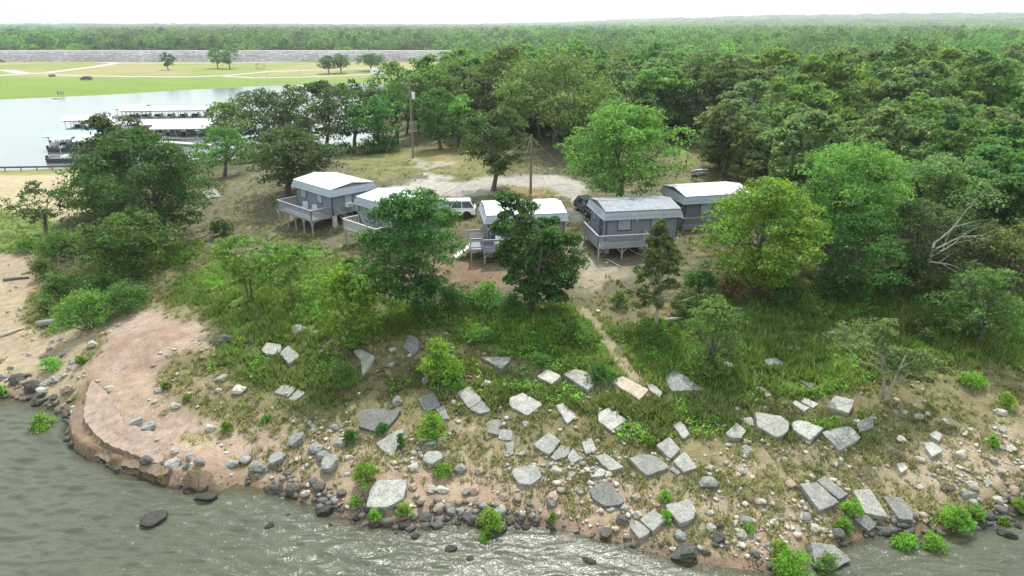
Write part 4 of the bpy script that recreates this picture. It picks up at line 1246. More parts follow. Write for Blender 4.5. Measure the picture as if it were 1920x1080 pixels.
SLABS = [
    # outline in the photograph, material, label, (up, thick)
    ([(491, 656), (499, 642), (527, 646), (526, 660), (512, 665), (495, 661)], 'light', 'pale squat block in bright grass, with a tilted block touching it', (.35, .7)),
    ([(525, 662), (540, 647), (562, 667), (542, 682)], 'light', 'pale tilted square block in bright grass, leaning from the squat block', (.35, .7)),
    ([(514, 735), (532, 720), (556, 727), (540, 744)], 'slab', 'flat slab cracked off from a smaller piece above the pink sand', (.15, .4)),
    ([(541, 748), (560, 729), (572, 737), (552, 752)], 'slab', 'smaller cracked piece of the pair above the pink sand', (.15, .4)),
    ([(662, 657), (675, 654), (702, 667), (700, 677), (680, 704), (676, 675)], 'light', 'pale slab tilted upright beside the rounded green shrub', (.3, .5)),
    ([(755, 651), (767, 627), (784, 635), (784, 657), (775, 664)], 'slab', 'grey slab half hidden behind the tall oval shrub', (.25, .5)),
    ([(680, 766), (751, 769), (735, 792), (712, 810), (671, 799)], 'darkslab', 'largest dark grey slab of the upper slope, with tiny shrubs at its edge', (.3, .55)),
    ([(784, 745), (814, 734), (825, 762), (797, 770), (790, 762)], 'darkslab', 'dark cracked slab above the yellow green shrub', (.2, .5)),
    ([(816, 766), (832, 760), (842, 785), (830, 785)], 'darkslab', 'narrow broken piece at the foot of the dark cracked slab', (.15, .4)),
    ([(856, 736), (881, 724), (904, 749), (880, 766)], 'slab', 'upper half of the long slab cracked across', (.25, .5)),
    ([(881, 767), (905, 750), (920, 770), (900, 776)], 'slab', 'lower half of the long slab cracked across', (.22, .5)),
    ([(705, 832), (722, 820), (745, 806), (757, 803), (750, 830), (738, 850), (722, 848)], 'slab', 'split grey slab with a narrow shrub growing on it', (.3, .55)),
    ([(902, 669), (957, 669), (956, 678), (939, 691)], 'light', 'long thin pale slab poking from the slope under sprawling leaves', (.3, .5)),
    ([(919, 786), (940, 787), (935, 815), (914, 810)], 'slab', 'upright oblong slab at the head of a row of three small ones', (.15, .4)),
    ([(937, 805), (960, 807), (959, 826), (934, 823)], 'slab', 'square middle slab of the row of three small ones', (.12, .4)),
    ([(946, 832), (964, 826), (962, 851), (956, 854)], 'slab', 'narrow lowest slab of the row of three small ones', (.12, .4)),
    ([(1007, 705), (1026, 692), (1052, 705), (1035, 720)], 'light', 'thick pale block with a clean square top by the low leaves', (.45, .9)),
    ([(1056, 701), (1077, 692), (1100, 697), (1114, 721), (1102, 731)], 'light', 'pale slab with a leaf littered top beside the thick block', (.35, .7)),
    ([(1146, 715), (1167, 705), (1216, 730), (1200, 750)], 'tan', 'long tan slab with a clean pinkish top', (.4, .6)),
    ([(1213, 720), (1225, 720), (1242, 736), (1236, 745), (1218, 731)], 'light', 'small slab butting on the end of the tan slab', (.25, .5)),
    ([(1245, 707), (1264, 694), (1287, 705), (1320, 730), (1260, 733)], 'darkslab', 'large dark grey slab sunk in grass below the thin stemmed tree', (.15, .5)),
    ([(955, 747), (979, 736), (1017, 757), (990, 779), (957, 762)], 'light', 'pale flat lozenge slab lying clear in dry tussocks', (.25, .5)),
    ([(1042, 760), (1056, 755), (1082, 779), (1064, 794)], 'light', 'crumbling pale slab half overgrown by tussocks', (.12, .4)),
    ([(1121, 775), (1139, 764), (1176, 787), (1146, 807), (1122, 789)], 'light', 'pale five cornered slab alone among tussocks', (.28, .5)),
    ([(999, 834), (1029, 810), (1051, 826), (1030, 852)], 'slab', 'large square mottled slab at the head of three in a line', (.25, .5)),
    ([(1032, 857), (1052, 834), (1070, 840), (1062, 856), (1040, 862)], 'slab', 'middle mottled slab of three in a line', (.2, .5)),
    ([(1064, 857), (1074, 840), (1090, 860), (1072, 869)], 'slab', 'small pointed slab at the end of three in a line', (.18, .4)),
    ([(1090, 830), (1109, 820), (1119, 844), (1099, 851)], 'slab', 'small upright mottled slab with a white stone at its corner', (.2, .5)),
    ([(1262, 796), (1277, 789), (1294, 814), (1280, 822)], 'slab', 'small narrow slab on the tussock slope above the square pair', (.2, .5)),
    ([(1231, 835), (1255, 819), (1276, 842), (1257, 860)], 'slab', 'square mottled slab split from its lower neighbour', (.3, .55)),
    ([(1262, 864), (1284, 847), (1307, 877), (1282, 885)], 'slab', 'lower mottled slab split from the square one', (.25, .55)),
    ([(1179, 859), (1200, 852), (1230, 855), (1255, 876), (1212, 891)], 'light', 'broad pale smooth slab with a thick front edge', (.35, .6)),
    ([(1115, 855), (1137, 851), (1170, 876), (1142, 882)], 'light', 'pale oblong slab with a worn yellowish top', (.35, .6)),
    ([(1107, 895), (1125, 877), (1137, 882), (1132, 891)], 'light', 'small pale wedge below the yellowish oblong slab', (.25, .5)),
    ([(1257, 880), (1262, 875), (1277, 886), (1269, 891)], 'light', 'small white sliver at the foot of the split slab', (.12, .3)),
    ([(1105, 917), (1120, 907), (1140, 901), (1171, 939), (1160, 946), (1135, 949), (1112, 935)], 'darkslab', 'dark round edged slab lying on bare pink sand', (.3, .6)),
    ([(1247, 946), (1291, 937), (1306, 956), (1300, 972), (1275, 982), (1260, 965)], 'slab', 'pale grey five sided slab raised above the shore sand', (.45, .6)),
    ([(1200, 974), (1225, 955), (1250, 972), (1224, 996)], 'slab', 'upper of two paired grey slabs near the waterline', (.4, .7)),
    ([(1180, 987), (1196, 977), (1219, 996), (1200, 1011)], 'slab', 'lower of two paired grey slabs near the waterline', (.35, .7)),
    ([(960, 887), (964, 879), (1005, 870), (1016, 892), (995, 909), (970, 905)], 'slab', 'rounded flat grey slab among white stones above the beach', (.35, .6)),
    ([(696, 910), (710, 900), (764, 899), (756, 935), (725, 951), (687, 950)], 'light', 'big square front slab overhanging the dark shore rocks', (.6, .7)),
    ([(1417, 772), (1440, 776), (1465, 780), (1480, 793), (1477, 809), (1457, 820), (1420, 800)], 'light', 'big white block, westmost of four along the tussock edge', (.5, .8)),
    ([(1486, 792), (1500, 787), (1544, 802), (1517, 825), (1486, 804)], 'light', 'white wedge slab, second of four along the tussock edge', (.45, .8)),
    ([(1541, 810), (1580, 800), (1595, 800), (1614, 820), (1575, 844)], 'slab', 'tilted grey slab, third of four along the tussock edge', (.4, .5)),
    ([(1549, 762), (1567, 742), (1602, 750), (1592, 774)], 'light', 'white slab propped up in grass above the tussock edge row', (.45, .6)),
    ([(1501, 752), (1510, 745), (1535, 757), (1525, 765)], 'light', 'small white slab, upper of a touching pair in grass', (.2, .4)),
    ([(1485, 755), (1491, 750), (1517, 765), (1507, 772)], 'light', 'small white slab, lower of a touching pair in grass', (.2, .4)),
    ([(1606, 795), (1620, 784), (1637, 780), (1637, 802), (1612, 810)], 'darkslab', 'dark slab in the shade at the end of the tussock edge row', (.25, .6)),
    ([(1361, 812), (1380, 792), (1399, 807), (1390, 821), (1370, 820)], 'slab', 'grey pointed block standing alone west of the white block', (.4, .7)),
    ([(1387, 785), (1410, 782), (1414, 798), (1405, 797)], 'light', 'small white slab tucked behind the big white block', (.2, .4)),
    ([(1432, 674), (1455, 671), (1475, 682), (1462, 689), (1436, 684)], 'slab', 'flat grey slab alone in the shaded grass', (.08, .4)),
    ([(1349, 682), (1365, 677), (1377, 686), (1360, 690)], 'light', 'pale slab in grass behind the thin stemmed tree', (.12, .4)),
    ([(1500, 714), (1512, 714), (1536, 724), (1525, 732)], 'slab', 'thin grey slab sunk in yellow grass', (.06, .4)),
    ([(1415, 725), (1427, 724), (1448, 741), (1438, 744)], 'slab', 'sliver of slab sunk in grass west of the white pair', (.06, .4)),
    ([(1500, 907), (1532, 904), (1574, 942), (1537, 957)], 'slab', 'long grey slab leaning by the shore with a twin at its side', (.5, .6)),
    ([(1531, 901), (1547, 892), (1591, 927), (1572, 935)], 'slab', 'narrow twin slab leaning on the long grey slab', (.4, .6)),
    ([(1600, 919), (1632, 917), (1666, 970), (1622, 962)], 'slab', 'long tapering slab next to the wedged bright shrub', (.5, .6)),
    ([(1656, 931), (1690, 932), (1711, 960), (1712, 975), (1685, 972)], 'slab', 'easternmost leaning slab of the shore row', (.4, .55)),
    ([(1602, 972), (1625, 964), (1644, 982), (1630, 996)], 'darkslab', 'dark wet block below the long tapering slab', (.4, .7)),
    ([(1520, 1017), (1565, 1022), (1596, 1050), (1565, 1067), (1530, 1060)], 'slab', 'wide slab at the water in the cove with a shrub growing through', (.55, .8)),
    ([(1732, 830), (1750, 829), (1769, 845), (1747, 856)], 'light', 'pale block on the stony eastern slope, lower of two touching', (.35, .6)),
    ([(1742, 815), (1755, 807), (1767, 815), (1762, 827)], 'light', 'pale block on the stony eastern slope, upper of two touching', (.35, .6)),
    ([(1681, 869), (1695, 867), (1702, 877), (1690, 886)], 'pale', 'rounded white block alone on the sandy eastern rubble', (.3, .5)),
]
for i, (poly, mat, lab, (up, th)) in enumerate(SLABS):
    slab(poly, ROCK[mat], lab, 300 + i, up * .78, th * .9)

CLAYT = rock_mat('clay_ledge_top', (.335, .250, .205), .12, (.20, .14, .10))
CLAYB = rock_mat('clay_ledge_brown', (.285, .205, .150), .3, (.10, .07, .05))
slab([(172, 712), (205, 740), (232, 790), (290, 812), (322, 822), (318, 850), (296, 870), (268, 858), (238, 846), (205, 834), (176, 812), (158, 786), (160, 745)], CLAYT, 'broad smooth clay shelf broken off sharply above the water', 811, .02, 1.0, group='eroded clay ledges', name='clay_ledge', rough=3, cat='clay ledge')
slab([(150, 748), (172, 800), (210, 836), (262, 862), (300, 872), (322, 880), (304, 893), (262, 880), (222, 868), (196, 862), (160, 842), (134, 812), (132, 775)], CLAYB, 'lower brown clay ledge with a jagged dark edge at the waterline', 812, .06, .8, group='eroded clay ledges', name='clay_ledge', rough=3.5, cat='clay ledge')

def boulder_mesh(seed, craggy=.5):
    rng = np.random.default_rng(seed)
    bm = bmesh.new()
    bmesh.ops.create_icosphere(bm, subdivisions=3, radius=1)
    planes = [(Vector(rng.normal(size=3)).normalized(), .55 + .32 * rng.random()) for _ in range(13)]
    from mathutils import noise as mn
    off = Vector(rng.random(3) * 50)
    for v in bm.verts:
        d = v.co.normalized()
        r = 1.0
        for n, k in planes:
            c = d.dot(n)
            if c > .05: r = min(r, k / c)
        r *= 1 + craggy * .22 * mn.fractal(d * 1.7 + off, .9, 2.1, 4) + craggy * .16 * mn.noise(d * 5 + off) + .05 * mn.noise(d * 13 + off)
        v.co = d * r
    me = bpy.data.meshes.new('boulder')
    bm.to_mesh(me)
    bm.free()
    return me
BASES = [boulder_mesh(40 + i, .35 + .1 * (i % 5)) for i in range(10)]

# (x, y of the middle, width, kind, special label)
BOULDERS = [
    (418, 640, 38, 'dark', 'dark ragged boulder at the top edge of the clay scar'), (417, 708, 27, 'pale', None), (411, 732, 14, 'pale', None), (446, 730, 31, 'pale', 'pointed pale boulder in grass beside the clay scar'), (177, 646, 23, 'pale', 'pale boulder at the upper corner of the clay scar'),
    (206, 727, 24, 'pale', 'flat pale stone alone on the smooth clay'), (298, 731, 23, 'pale', None), (331, 761, 20, 'pale', None), (258, 791, 28, 'grey', 'grey boulder on the clay shelf touching a bigger one'), (280, 799, 31, 'grey', 'bigger grey boulder of the pair on the clay shelf'), (395, 801, 23, 'pale', None),
    (113, 634, 15, 'pale', None), (62, 637, 9, 'pale', None), (32, 710, 34, 'dark', 'dark boulder at the beach corner waterline'), (8, 705, 20, 'grey', None), (66, 725, 40, 'dark', 'long leaning dark rock at the beach corner'), (88, 719, 24, 'grey', None), (105, 711, 24, 'grey', None), (132, 690, 15, 'pale', None), (122, 703, 16, 'pale', None),
    (130, 752, 15, 'wet', None), (108, 773, 16, 'wet', None), (65, 758, 16, 'wet', None), (130, 730, 32, 'brown', 'brown rock in the gully beside the clay bank'), (55, 664, 13, 'pale', None), (160, 655, 12, 'grey', None), (135, 680, 18, 'grey', None), (80, 668, 16, 'grey', None), (100, 745, 18, 'dark', None), (78, 742, 20, 'dark', None), (20, 690, 14, 'dark', None), (118, 665, 12, 'grey', None), (92, 655, 14, 'pale', None),
    (278, 863, 33, 'dark', 'grey topped black boulder standing at the foot of the clay ledge'), (325, 867, 38, 'grey', 'largest grey boulder of the heap east of the clay ledge'), (352, 874, 24, 'grey', None), (374, 864, 28, 'grey', None), (328, 845, 22, 'pale', None), (357, 854, 20, 'grey', None), (330, 912, 24, 'wet', None), (354, 919, 30, 'wet', None), (385, 928, 52, 'wet', 'broad black wet rock off the heap of grey boulders'), (293, 969, 60, 'wet', 'long black rock breaking the open lake surface'),
    (437, 869, 25, 'grey', None), (460, 862, 24, 'grey', None), (488, 877, 44, 'grey', 'wide grey boulder on the pink beach'), (521, 861, 36, 'grey', 'tall ragged grey boulder behind the wide one on the pink beach'), (515, 915, 34, 'dark', None), (548, 918, 35, 'dark', None), (598, 912, 32, 'dark', None), (614, 951, 42, 'wet', 'black round topped boulder standing in the shallows'), (505, 985, 26, 'wet', 'black rock awash in the lake west of the glitter'),
    (558, 825, 38, 'grey', None), (590, 840, 34, 'grey', None), (605, 852, 32, 'grey', None), (622, 870, 44, 'grey', 'long grey boulder sloping to the shore beside the yellow shrub'), (655, 857, 17, 'pale', None), (651, 888, 13, 'pale', None), (637, 830, 26, 'grey', None), (580, 793, 14, 'pale', None), (588, 806, 18, 'grey', None), (630, 802, 22, 'grey', None), (705, 983, 26, 'wet', None), (668, 970, 20, 'wet', None),
    (757, 980, 42, 'wet', 'biggest black boulder below the square front slab'), (780, 1006, 23, 'wet', None), (820, 983, 30, 'dark', None), (825, 950, 30, 'brown', None), (797, 966, 28, 'dark', None), (848, 959, 22, 'grey', None), (775, 912, 21, 'brown', None), (808, 917, 24, 'pale', None), (829, 916, 26, 'pale', None), (788, 945, 18, 'dark', None), (865, 955, 16, 'grey', None), (877, 967, 22, 'dark', None), (892, 972, 20, 'dark', None), (940, 956, 30, 'grey', None), (905, 992, 20, 'wet', None), (930, 990, 20, 'wet', None),
    (985, 987, 24, 'wet', None), (847, 1028, 28, 'wet', None), (880, 1046, 22, 'wet', None), (1104, 1050, 32, 'wet', 'lone black rock out in the glittering water'), (890, 917, 24, 'brown', None), (875, 923, 20, 'grey', None), (945, 930, 20, 'brown', None), (1037, 930, 30, 'brown', 'brown two part boulder on the bare pink sand, upper half'), (1033, 945, 26, 'grey', 'grey lower half of the two part boulder on the pink sand'), (1053, 918, 19, 'pale', None), (900, 882, 24, 'brown', None),
    (775, 876, 28, 'pale', None), (862, 878, 28, 'grey', None), (814, 860, 48, 'grey', 'low wide grey boulder behind the yellow rubble shrub'), (776, 849, 15, 'pale', None), (788, 850, 13, 'pale', None), (979, 850, 18, 'pale', 'square white stone below the row of three small slabs'), (1043, 880, 24, 'pale', None), (1073, 891, 20, 'pale', None), (1112, 878, 16, 'pale', None),
    (1167, 973, 28, 'dark', None), (1171, 952, 22, 'grey', None), (1192, 932, 25, 'brown', None), (1195, 965, 26, 'pale', None), (1137, 998, 31, 'dark', None), (1274, 1003, 27, 'grey', None), (1240, 1019, 16, 'dark', None), (1287, 1032, 56, 'dark', 'largest dark boulder sitting on the sand at the waterline'), (1324, 1035, 18, 'dark', None), (1331, 989, 22, 'grey', None), (1350, 984, 22, 'dark', None), (1349, 1009, 30, 'dark', None), (1341, 1021, 17, 'dark', None), (1360, 1025, 14, 'dark', None),
    (1391, 1003, 27, 'grey', None), (1395, 977, 29, 'grey', None), (1439, 1022, 19, 'grey', None), (1416, 1039, 23, 'dark', None), (1331, 961, 20, 'pale', None), (1325, 905, 40, 'grey', 'rough grey boulder topped by a grass tuft'), (1390, 883, 20, 'grey', None), (1426, 941, 21, 'pale', None), (1398, 845, 27, 'pale', None), (1400, 830, 22, 'brown', None), (1367, 834, 12, 'pale', None), (1440, 834, 13, 'pale', None), (1484, 908, 25, 'brown', None), (1505, 970, 20, 'pale', None), (1080, 998, 14, 'wet', None), (1184, 1022, 10, 'wet', None), (1204, 1034, 9, 'wet', None),
    (1527, 989, 25, 'pale', None), (1508, 968, 24, 'grey', None), (1568, 1001, 30, 'dark', None), (1780, 915, 28, 'dark', None), (1813, 926, 31, 'grey', 'grey block shaped boulder above the tall shore shrub'), (1822, 911, 28, 'pale', None), (1725, 861, 21, 'pale', None), (1800, 851, 26, 'pale', None), (1862, 863, 21, 'pale', None), (1896, 840, 22, 'pale', None), (1875, 884, 22, 'pale', None), (1900, 920, 25, 'brown', None), (1872, 939, 24, 'pale', None), (1900, 938, 24, 'dark', None),
    (1840, 982, 28, 'wet', None), (1886, 999, 38, 'wet', 'black rock in the water off the easternmost shrub'), (1908, 985, 22, 'wet', None), (1725, 913, 17, 'pale', None), (1677, 773, 15, 'pale', None), (1696, 773, 13, 'pale', None), (1721, 780, 22, 'pale', None), (1738, 777, 15, 'pale', None), (1772, 790, 16, 'pale', None), (1680, 750, 15, 'pale', None), (1876, 772, 23, 'pale', None), (1880, 806, 17, 'pale', None), (1688, 824, 19, 'pale', None), (1821, 806, 15, 'pale', None),
    (735, 655, 16, 'pale', None), (727, 699, 14, 'pale', None), (734, 684, 20, 'pale', None), (910, 720, 26, 'pale', None), (928, 746, 14, 'pale', None), (850, 754, 14, 'pale', None), (1138, 735, 14, 'pale', None), (1127, 744, 12, 'pale', None), (986, 793, 13, 'pale', None), (985, 798, 9, 'pale', None), (1186, 806, 16, 'pale', None), (1120, 827, 13, 'pale', None), (560, 618, 34, 'pale', 'low pale rock outcrop under the yellow green tree'), (797, 712, 20, 'grey', None), (745, 752, 26, 'grey', None), (604, 660, 16, 'grey', None), (593, 625, 20, 'pale', None),
    (1650, 998, 12, 'dark', None), (1735, 976, 14, 'brown', None), (1760, 1008, 18, 'wet', None), (1825, 940, 16, 'pale', None), (1850, 905, 18, 'pale', None), (1780, 880, 16, 'pale', None), (1830, 885, 18, 'pale', None), (1760, 870, 14, 'pale', None), (1700, 900, 12, 'pale', None), (1640, 880, 12, 'pale', None), (1560, 870, 12, 'pale', None), (1470, 860, 14, 'pale', None),
    (540, 965, 14, 'wet', None), (640, 925, 22, 'dark', None), (725, 975, 20, 'wet', None), (742, 1000, 16, 'wet', None), (860, 980, 20, 'wet', None), (955, 975, 20, 'dark', None), (970, 960, 16, 'grey', None), (1000, 965, 14, 'grey', None), (620, 985, 14, 'wet', None), (465, 905, 14, 'dark', None), (690, 955, 18, 'dark', None), (800, 990, 18, 'wet', None), (840, 940, 18, 'brown', None), (905, 950, 18, 'grey', None),
]
def boulders():
    rng = random.Random(9)
    kinds_ = {'pale': 'pale limestone', 'grey': 'grey pitted', 'dark': 'dark grey', 'wet': 'black wet', 'brown': 'brownish'}
    names = {}
    for i, (px, py, w, kind, lab) in enumerate(BOULDERS):
        c = on_ground(px, py + w * .12, 0, floor=-.05)
        dist = c.y * CP + (CAM_Z - c.z) * SP
        W = w / FPX * dist
        me = BASES[rng.randrange(len(BASES))]
        key = (me.name, kind)
        if key not in names:
            m2 = me.copy()
            m2.materials.clear()
            m2.materials.append(ROCK[kind])
            m2.polygons.foreach_set('use_smooth', [False] * len(m2.polygons))
            names[key] = m2
        o = link('boulder', names[key])
        hz = rng.uniform(.46, .68)
        o.scale = (W * .52, W * .52 * rng.uniform(.75, 1.05), W * .5 * hz * 1.25)
        if kind == 'wet':
            o.scale.y *= .78
            o.scale.z *= .62
        o.rotation_euler = (rng.uniform(-.2, .2), rng.uniform(-.2, .2), rng.uniform(-.5, .5) + (PI if rng.random() < .5 else 0))
        z = max(c.z, -.12)
        o.location = (c.x, c.y, z + W * .10 * (1 if kind != 'wet' else .5))
        if kind == 'wet' : zone = 'in the shallows along the waterline'
        elif px < 460 and py > 640: zone = 'around the clay scar and beach corner'
        elif px < 760 and py > 780: zone = 'in the boulder heaps of the pink western shore'
        elif py > 900 and px < 1100: zone = 'on the rubble bank behind the glittering water'
        elif py > 900 and px < 1620: zone = 'on the sand near the water below the slabs'
        elif px > 1620: zone = 'on the stony eastern slope'
        elif py < 760: zone = 'in the grass of the upper slope'
        else: zone = 'on the rubble among the slabs'
        sz = 'small' if w < 19 else 'medium'
        t = f"{sz} {kinds_[kind]} boulder {zone}"
        tag(o, lab or t, 'boulder', None if lab else t.replace('boulder', 'boulders'))
boulders()
# ------------------------------------------------------------------ cabins
def board_mat(name, col, pitch=.30, rough=.75):
    """Painted board siding with grooves."""
    t = NT(name)
    co = t.n('ShaderNodeTexCoord').outputs['Object']
    sx = t.n('ShaderNodeSeparateXYZ')
    t.l(co, sx.inputs[0])
    s = t.math('ADD', sx.outputs[0], sx.outputs[1])
    fr = t.math('FRACT', t.math('DIVIDE', s, pitch))
    g = t.math('LESS_THAN', fr, .09)
    f = t.noise(1.1, 5, .65)
    f2 = t.noise(12, 3, .6)
    c = t.ramp(f, [(.3, tuple(x * .82 for x in col)), (.7, tuple(x * 1.14 for x in col))])
    c = t.mix(.3, c, t.ramp(f2, [(.3, tuple(x * .75 for x in col)), (.7, tuple(x * 1.2 for x in col))]))
    c = t.mix(g, c, tuple(x * .55 for x in col))
    return t.done(t.principled(c, rough, t.bump(t.math('MULTIPLY', g, -1.0), .8, .015)))

def roof_metal(name, col, seam=.6, rust=0.0, rough=.38, along='x'):
    t = NT(name)
    co = t.n('ShaderNodeTexCoord').outputs['Object']
    sx = t.n('ShaderNodeSeparateXYZ')
    t.l(co, sx.inputs[0])
    fr = t.math('FRACT', t.math('DIVIDE', sx.outputs[0 if along == 'x' else 1], seam))
    g = t.math('LESS_THAN', fr, .06)
    c = t.ramp(t.noise(.8, 5, .65), [(.3, tuple(x * .90 for x in col)), (.7, tuple(min(.9, x * 1.06) for x in col))])
    c = t.mix(g, c, tuple(x * .72 for x in col))
    if rust:
        c = t.mix(t.ramp(t.noise(1.3, 4, .7), [(.48, (0, 0, 0)), (.66, (rust,) * 3)]), c, (.10, .075, .075))
        c = t.mix(t.ramp(t.noise(5.5, 3, .6), [(.60, (0, 0, 0)), (.66, (.7 * rust,) * 3)]), c, (.05, .05, .055))
    return t.done(t.principled(c, rough, t.bump(g, .7, .02), metallic=.15))

WALLM = board_mat('cabin_blue_grey_siding', (.205, .228, .275))
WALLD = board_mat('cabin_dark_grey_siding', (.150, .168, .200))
BAND = plain('mansard_band_paint', (.36, .395, .46), .7, .15, 2.0)
BANDD = plain('mansard_band_grey', (.30, .325, .375), .7, .18, 2.0)
TRIM = plain('dark_trim_paint', (.045, .055, .085), .6, .2)
RAILM = plain('deck_rail_grey_paint', (.285, .285, .325), .8, .2)
RAILW = plain('deck_rail_weathered', (.48, .44, .42), .85, .25)
RAILD = plain('deck_rail_dark', (.21, .205, .225), .8, .25)
DECKM = plain('deck_boards', (.33, .31, .30), .85, .25)
POSTM = plain('post_weathered_wood', (.34, .32, .29), .9, .3)
PIERM = plain('pier_pale_concrete', (.52, .49, .43), .9, .2)
BLIND = plain('window_blind', (.34, .36, .40), .5, .1, 1.0)
GLASS = plain('dark_glass', (.015, .018, .022), .06, .1, 1.0, spec=.6)
RIM = plain('alloy_rim', (.55, .55, .56), .35, .1, metallic=.6)
WHITE = plain('white_paint', (.80, .80, .79), .55, .06)
ROOFW = roof_metal('white_metal_roof', (.84, .845, .85))
ROOFB = roof_metal('pale_blue_metal_roof', (.42, .50, .55), rough=.6)
ROOFL = roof_metal('light_grey_metal_roof', (.60, .61, .63), rust=.15, rough=.6)
ROOFG = roof_metal('weathered_grey_metal_roof', (.235, .25, .285), .62, .45, .75)
STEPM = plain('step_boards_pale', (.62, .60, .54), .85, .2)

def cabin(label, loc, rz, L=7.2, W=5.2, walls=None, roof=None, band=None, windows=(), door=None, decks=(), rails=(), rail_mat=None, posts=(), ac=None, lamp=None, roof_mb=None, cut_roof=None, lattice=(), steps=None, piers=((.2, .25), (3.6, .25), (7.0, .25), (.2, 4.9), (7.0, 4.9))):
    walls, roof, band, rail_mat = walls or WALLM, roof or ROOFW, band or BAND, rail_mat or RAILM
    t = thing('cabin', label, 'cabin', loc, rz, 'holiday cabins on posts along the brow')
    Mw = Matrix.Translation(loc) @ Matrix.Rotation(rz, 4, 'Z')
    def gl(x, y):
        p = Mw @ Vector((x, y, 0))
        return gz(p.x, p.y) - loc[2]
    w = MB().box(0, L, 0, W, -.10, 2.62)
    w.prism([(0, 2.62), (W, 2.62), (W / 2, 3.02)], 'x', .02, L - .02)
    wo = w.build('wall', walls, t)
    for x, y in ((0, 0), (L, 0), (0, W), (L, W)):
        sx, sy = (-1 if x == 0 else 1), (-1 if y == 0 else 1)
        MB().box(x - (.02 if sx < 0 else .10), x + (.10 if sx < 0 else .02), y - (.02 if sy < 0 else .10), y + (.10 if sy < 0 else .02), -.09, 2.02).build('corner_trim', TRIM, wo)
    # two sloping courses round the head of the walls
    bd = MB()
    for (o0, z0, o1, z1) in ((.40, 2.02, .24, 2.36), (.29, 2.34, .10, 2.72)):
        ring0 = [(-o0, -o0, z0), (L + o0, -o0, z0), (L + o0, W + o0, z0), (-o0, W + o0, z0)]
        ring1 = [(-o1, -o1, z1), (L + o1, -o1, z1), (L + o1, W + o1, z1), (-o1, W + o1, z1)]
        ring2 = [(0.01, 0.01, z0 + .03), (L - .01, .01, z0 + .03), (L - .01, W - .01, z0 + .03), (.01, W - .01, z0 + .03)]
        b = len(bd.v)
        bd.v += ring0 + ring1 + ring2
        for k in range(4):
            k2 = (k + 1) % 4
            bd.f.append((b + k, b + k2, b + 4 + k2, b + 4 + k))
            bd.f.append((b + 8 + k, b + 8 + k2, b + k2, b + k))
    bd.build('mansard_band', band, t)
    r = MB()
    ov = .16
    pr = [(-ov, 2.73), (W / 2, 3.13), (W + ov, 2.73), (W + ov, 2.79), (W / 2, 3.19), (-ov, 2.79)]
    r.prism(pr, 'x', -ov, L + ov)
    ro = r.build('roof', roof, t)
    for vx, vy in ((L * .30, W * .62), (L * .72, W * .58)):
        MB().tube([(vx, vy, 3.0), (vx, vy, 3.42)], .055, 8).build('vent_pipe', RIM, ro)
    MB().box(-ov - .02, L + ov + .02, W / 2 - .12, W / 2 + .12, 3.17, 3.205).build('ridge_cap', roof, ro)
    for (side, u, z0, ww, hh) in windows:
        fr, pn = MB(), MB()
        if side == 'front':
            fr.box(u - .08, u + ww + .08, -.045, -.002, z0 - .10, z0).box(u - .08, u + ww + .08, -.045, -.002, z0 + hh, z0 + hh + .07)
            fr.box(u - .08, u, -.045, -.002, z0, z0 + hh).box(u + ww, u + ww + .08, -.045, -.002, z0, z0 + hh)
            pn.box(u, u + ww, -.025, -.003, z0, z0 + hh)
            mb = MB().box(u + ww / 2 - .025, u + ww / 2 + .025, -.04, -.026, z0, z0 + hh)
        else:
            X = L if side == 'east' else 0
            s = 1 if side == 'east' else -1
            def bx(m, a, b, y0, y1, z_0, z_1):
                m.box(min(X + s * a, X + s * b), max(X + s * a, X + s * b), y0, y1, z_0, z_1)
            bx(fr, .002, .045, u - .08, u + ww + .08, z0 - .10, z0); bx(fr, .002, .045, u - .08, u + ww + .08, z0 + hh, z0 + hh + .07)
            bx(fr, .002, .045, u - .08, u, z0, z0 + hh); bx(fr, .002, .045, u + ww, u + ww + .08, z0, z0 + hh)
            bx(pn, .003, .025, u, u + ww, z0, z0 + hh)
            mb = MB()
            bx(mb, .026, .04, u + ww / 2 - .025, u + ww / 2 + .025, z0, z0 + hh)
        f = fr.build('window', TRIM, t)
        pn.build('pane', BLIND, f)
        mb.build('mullion', RAILW, f)
    if door:
        side, u = door
        d = MB()
        if side == 'west': d.box(-.05, -.003, u, u + .9, .0, 1.98)
        else: d.box(u, u + .9, -.05, -.003, 0, 1.98)
        do = d.build('door', TRIM, t)
        k = MB()
        if side == 'west': k.box(-.09, -.052, u + .08, u + .14, .9, 1.0)
        else: k.box(u + .08, u + .14, -.09, -.052, .9, 1.0)
        k.build('handle', WHITE, do)
    if ac:
        side, u, z0 = ac
        a = MB()
        X = L if side == 'east' else 0
        a.box(X + .01, X + .48, u, u + .68, z0, z0 + .45)
        ao = a.build('air_conditioner', WHITE, t, bevel=.02)
        g = MB()
        for k in range(6): g.box(X + .481, X + .495, u + .06, u + .62, z0 + .05 + k * .06, z0 + .075 + k * .06)
        g.build('vent_slats', RAILD, ao)
    if lamp:
        MB().lathe([(.02, -.10), (.10, -.08), (.11, .04), (.04, .09)], 10, (lamp, -.12, 1.86)).build('wall_lamp', WHITE, t)
    for k, (x, y) in enumerate(piers):
        MB().box(x - .2, x + .2, y - .2, y + .2, gl(x, y) - .3, -.11).build('pier', PIERM, t)
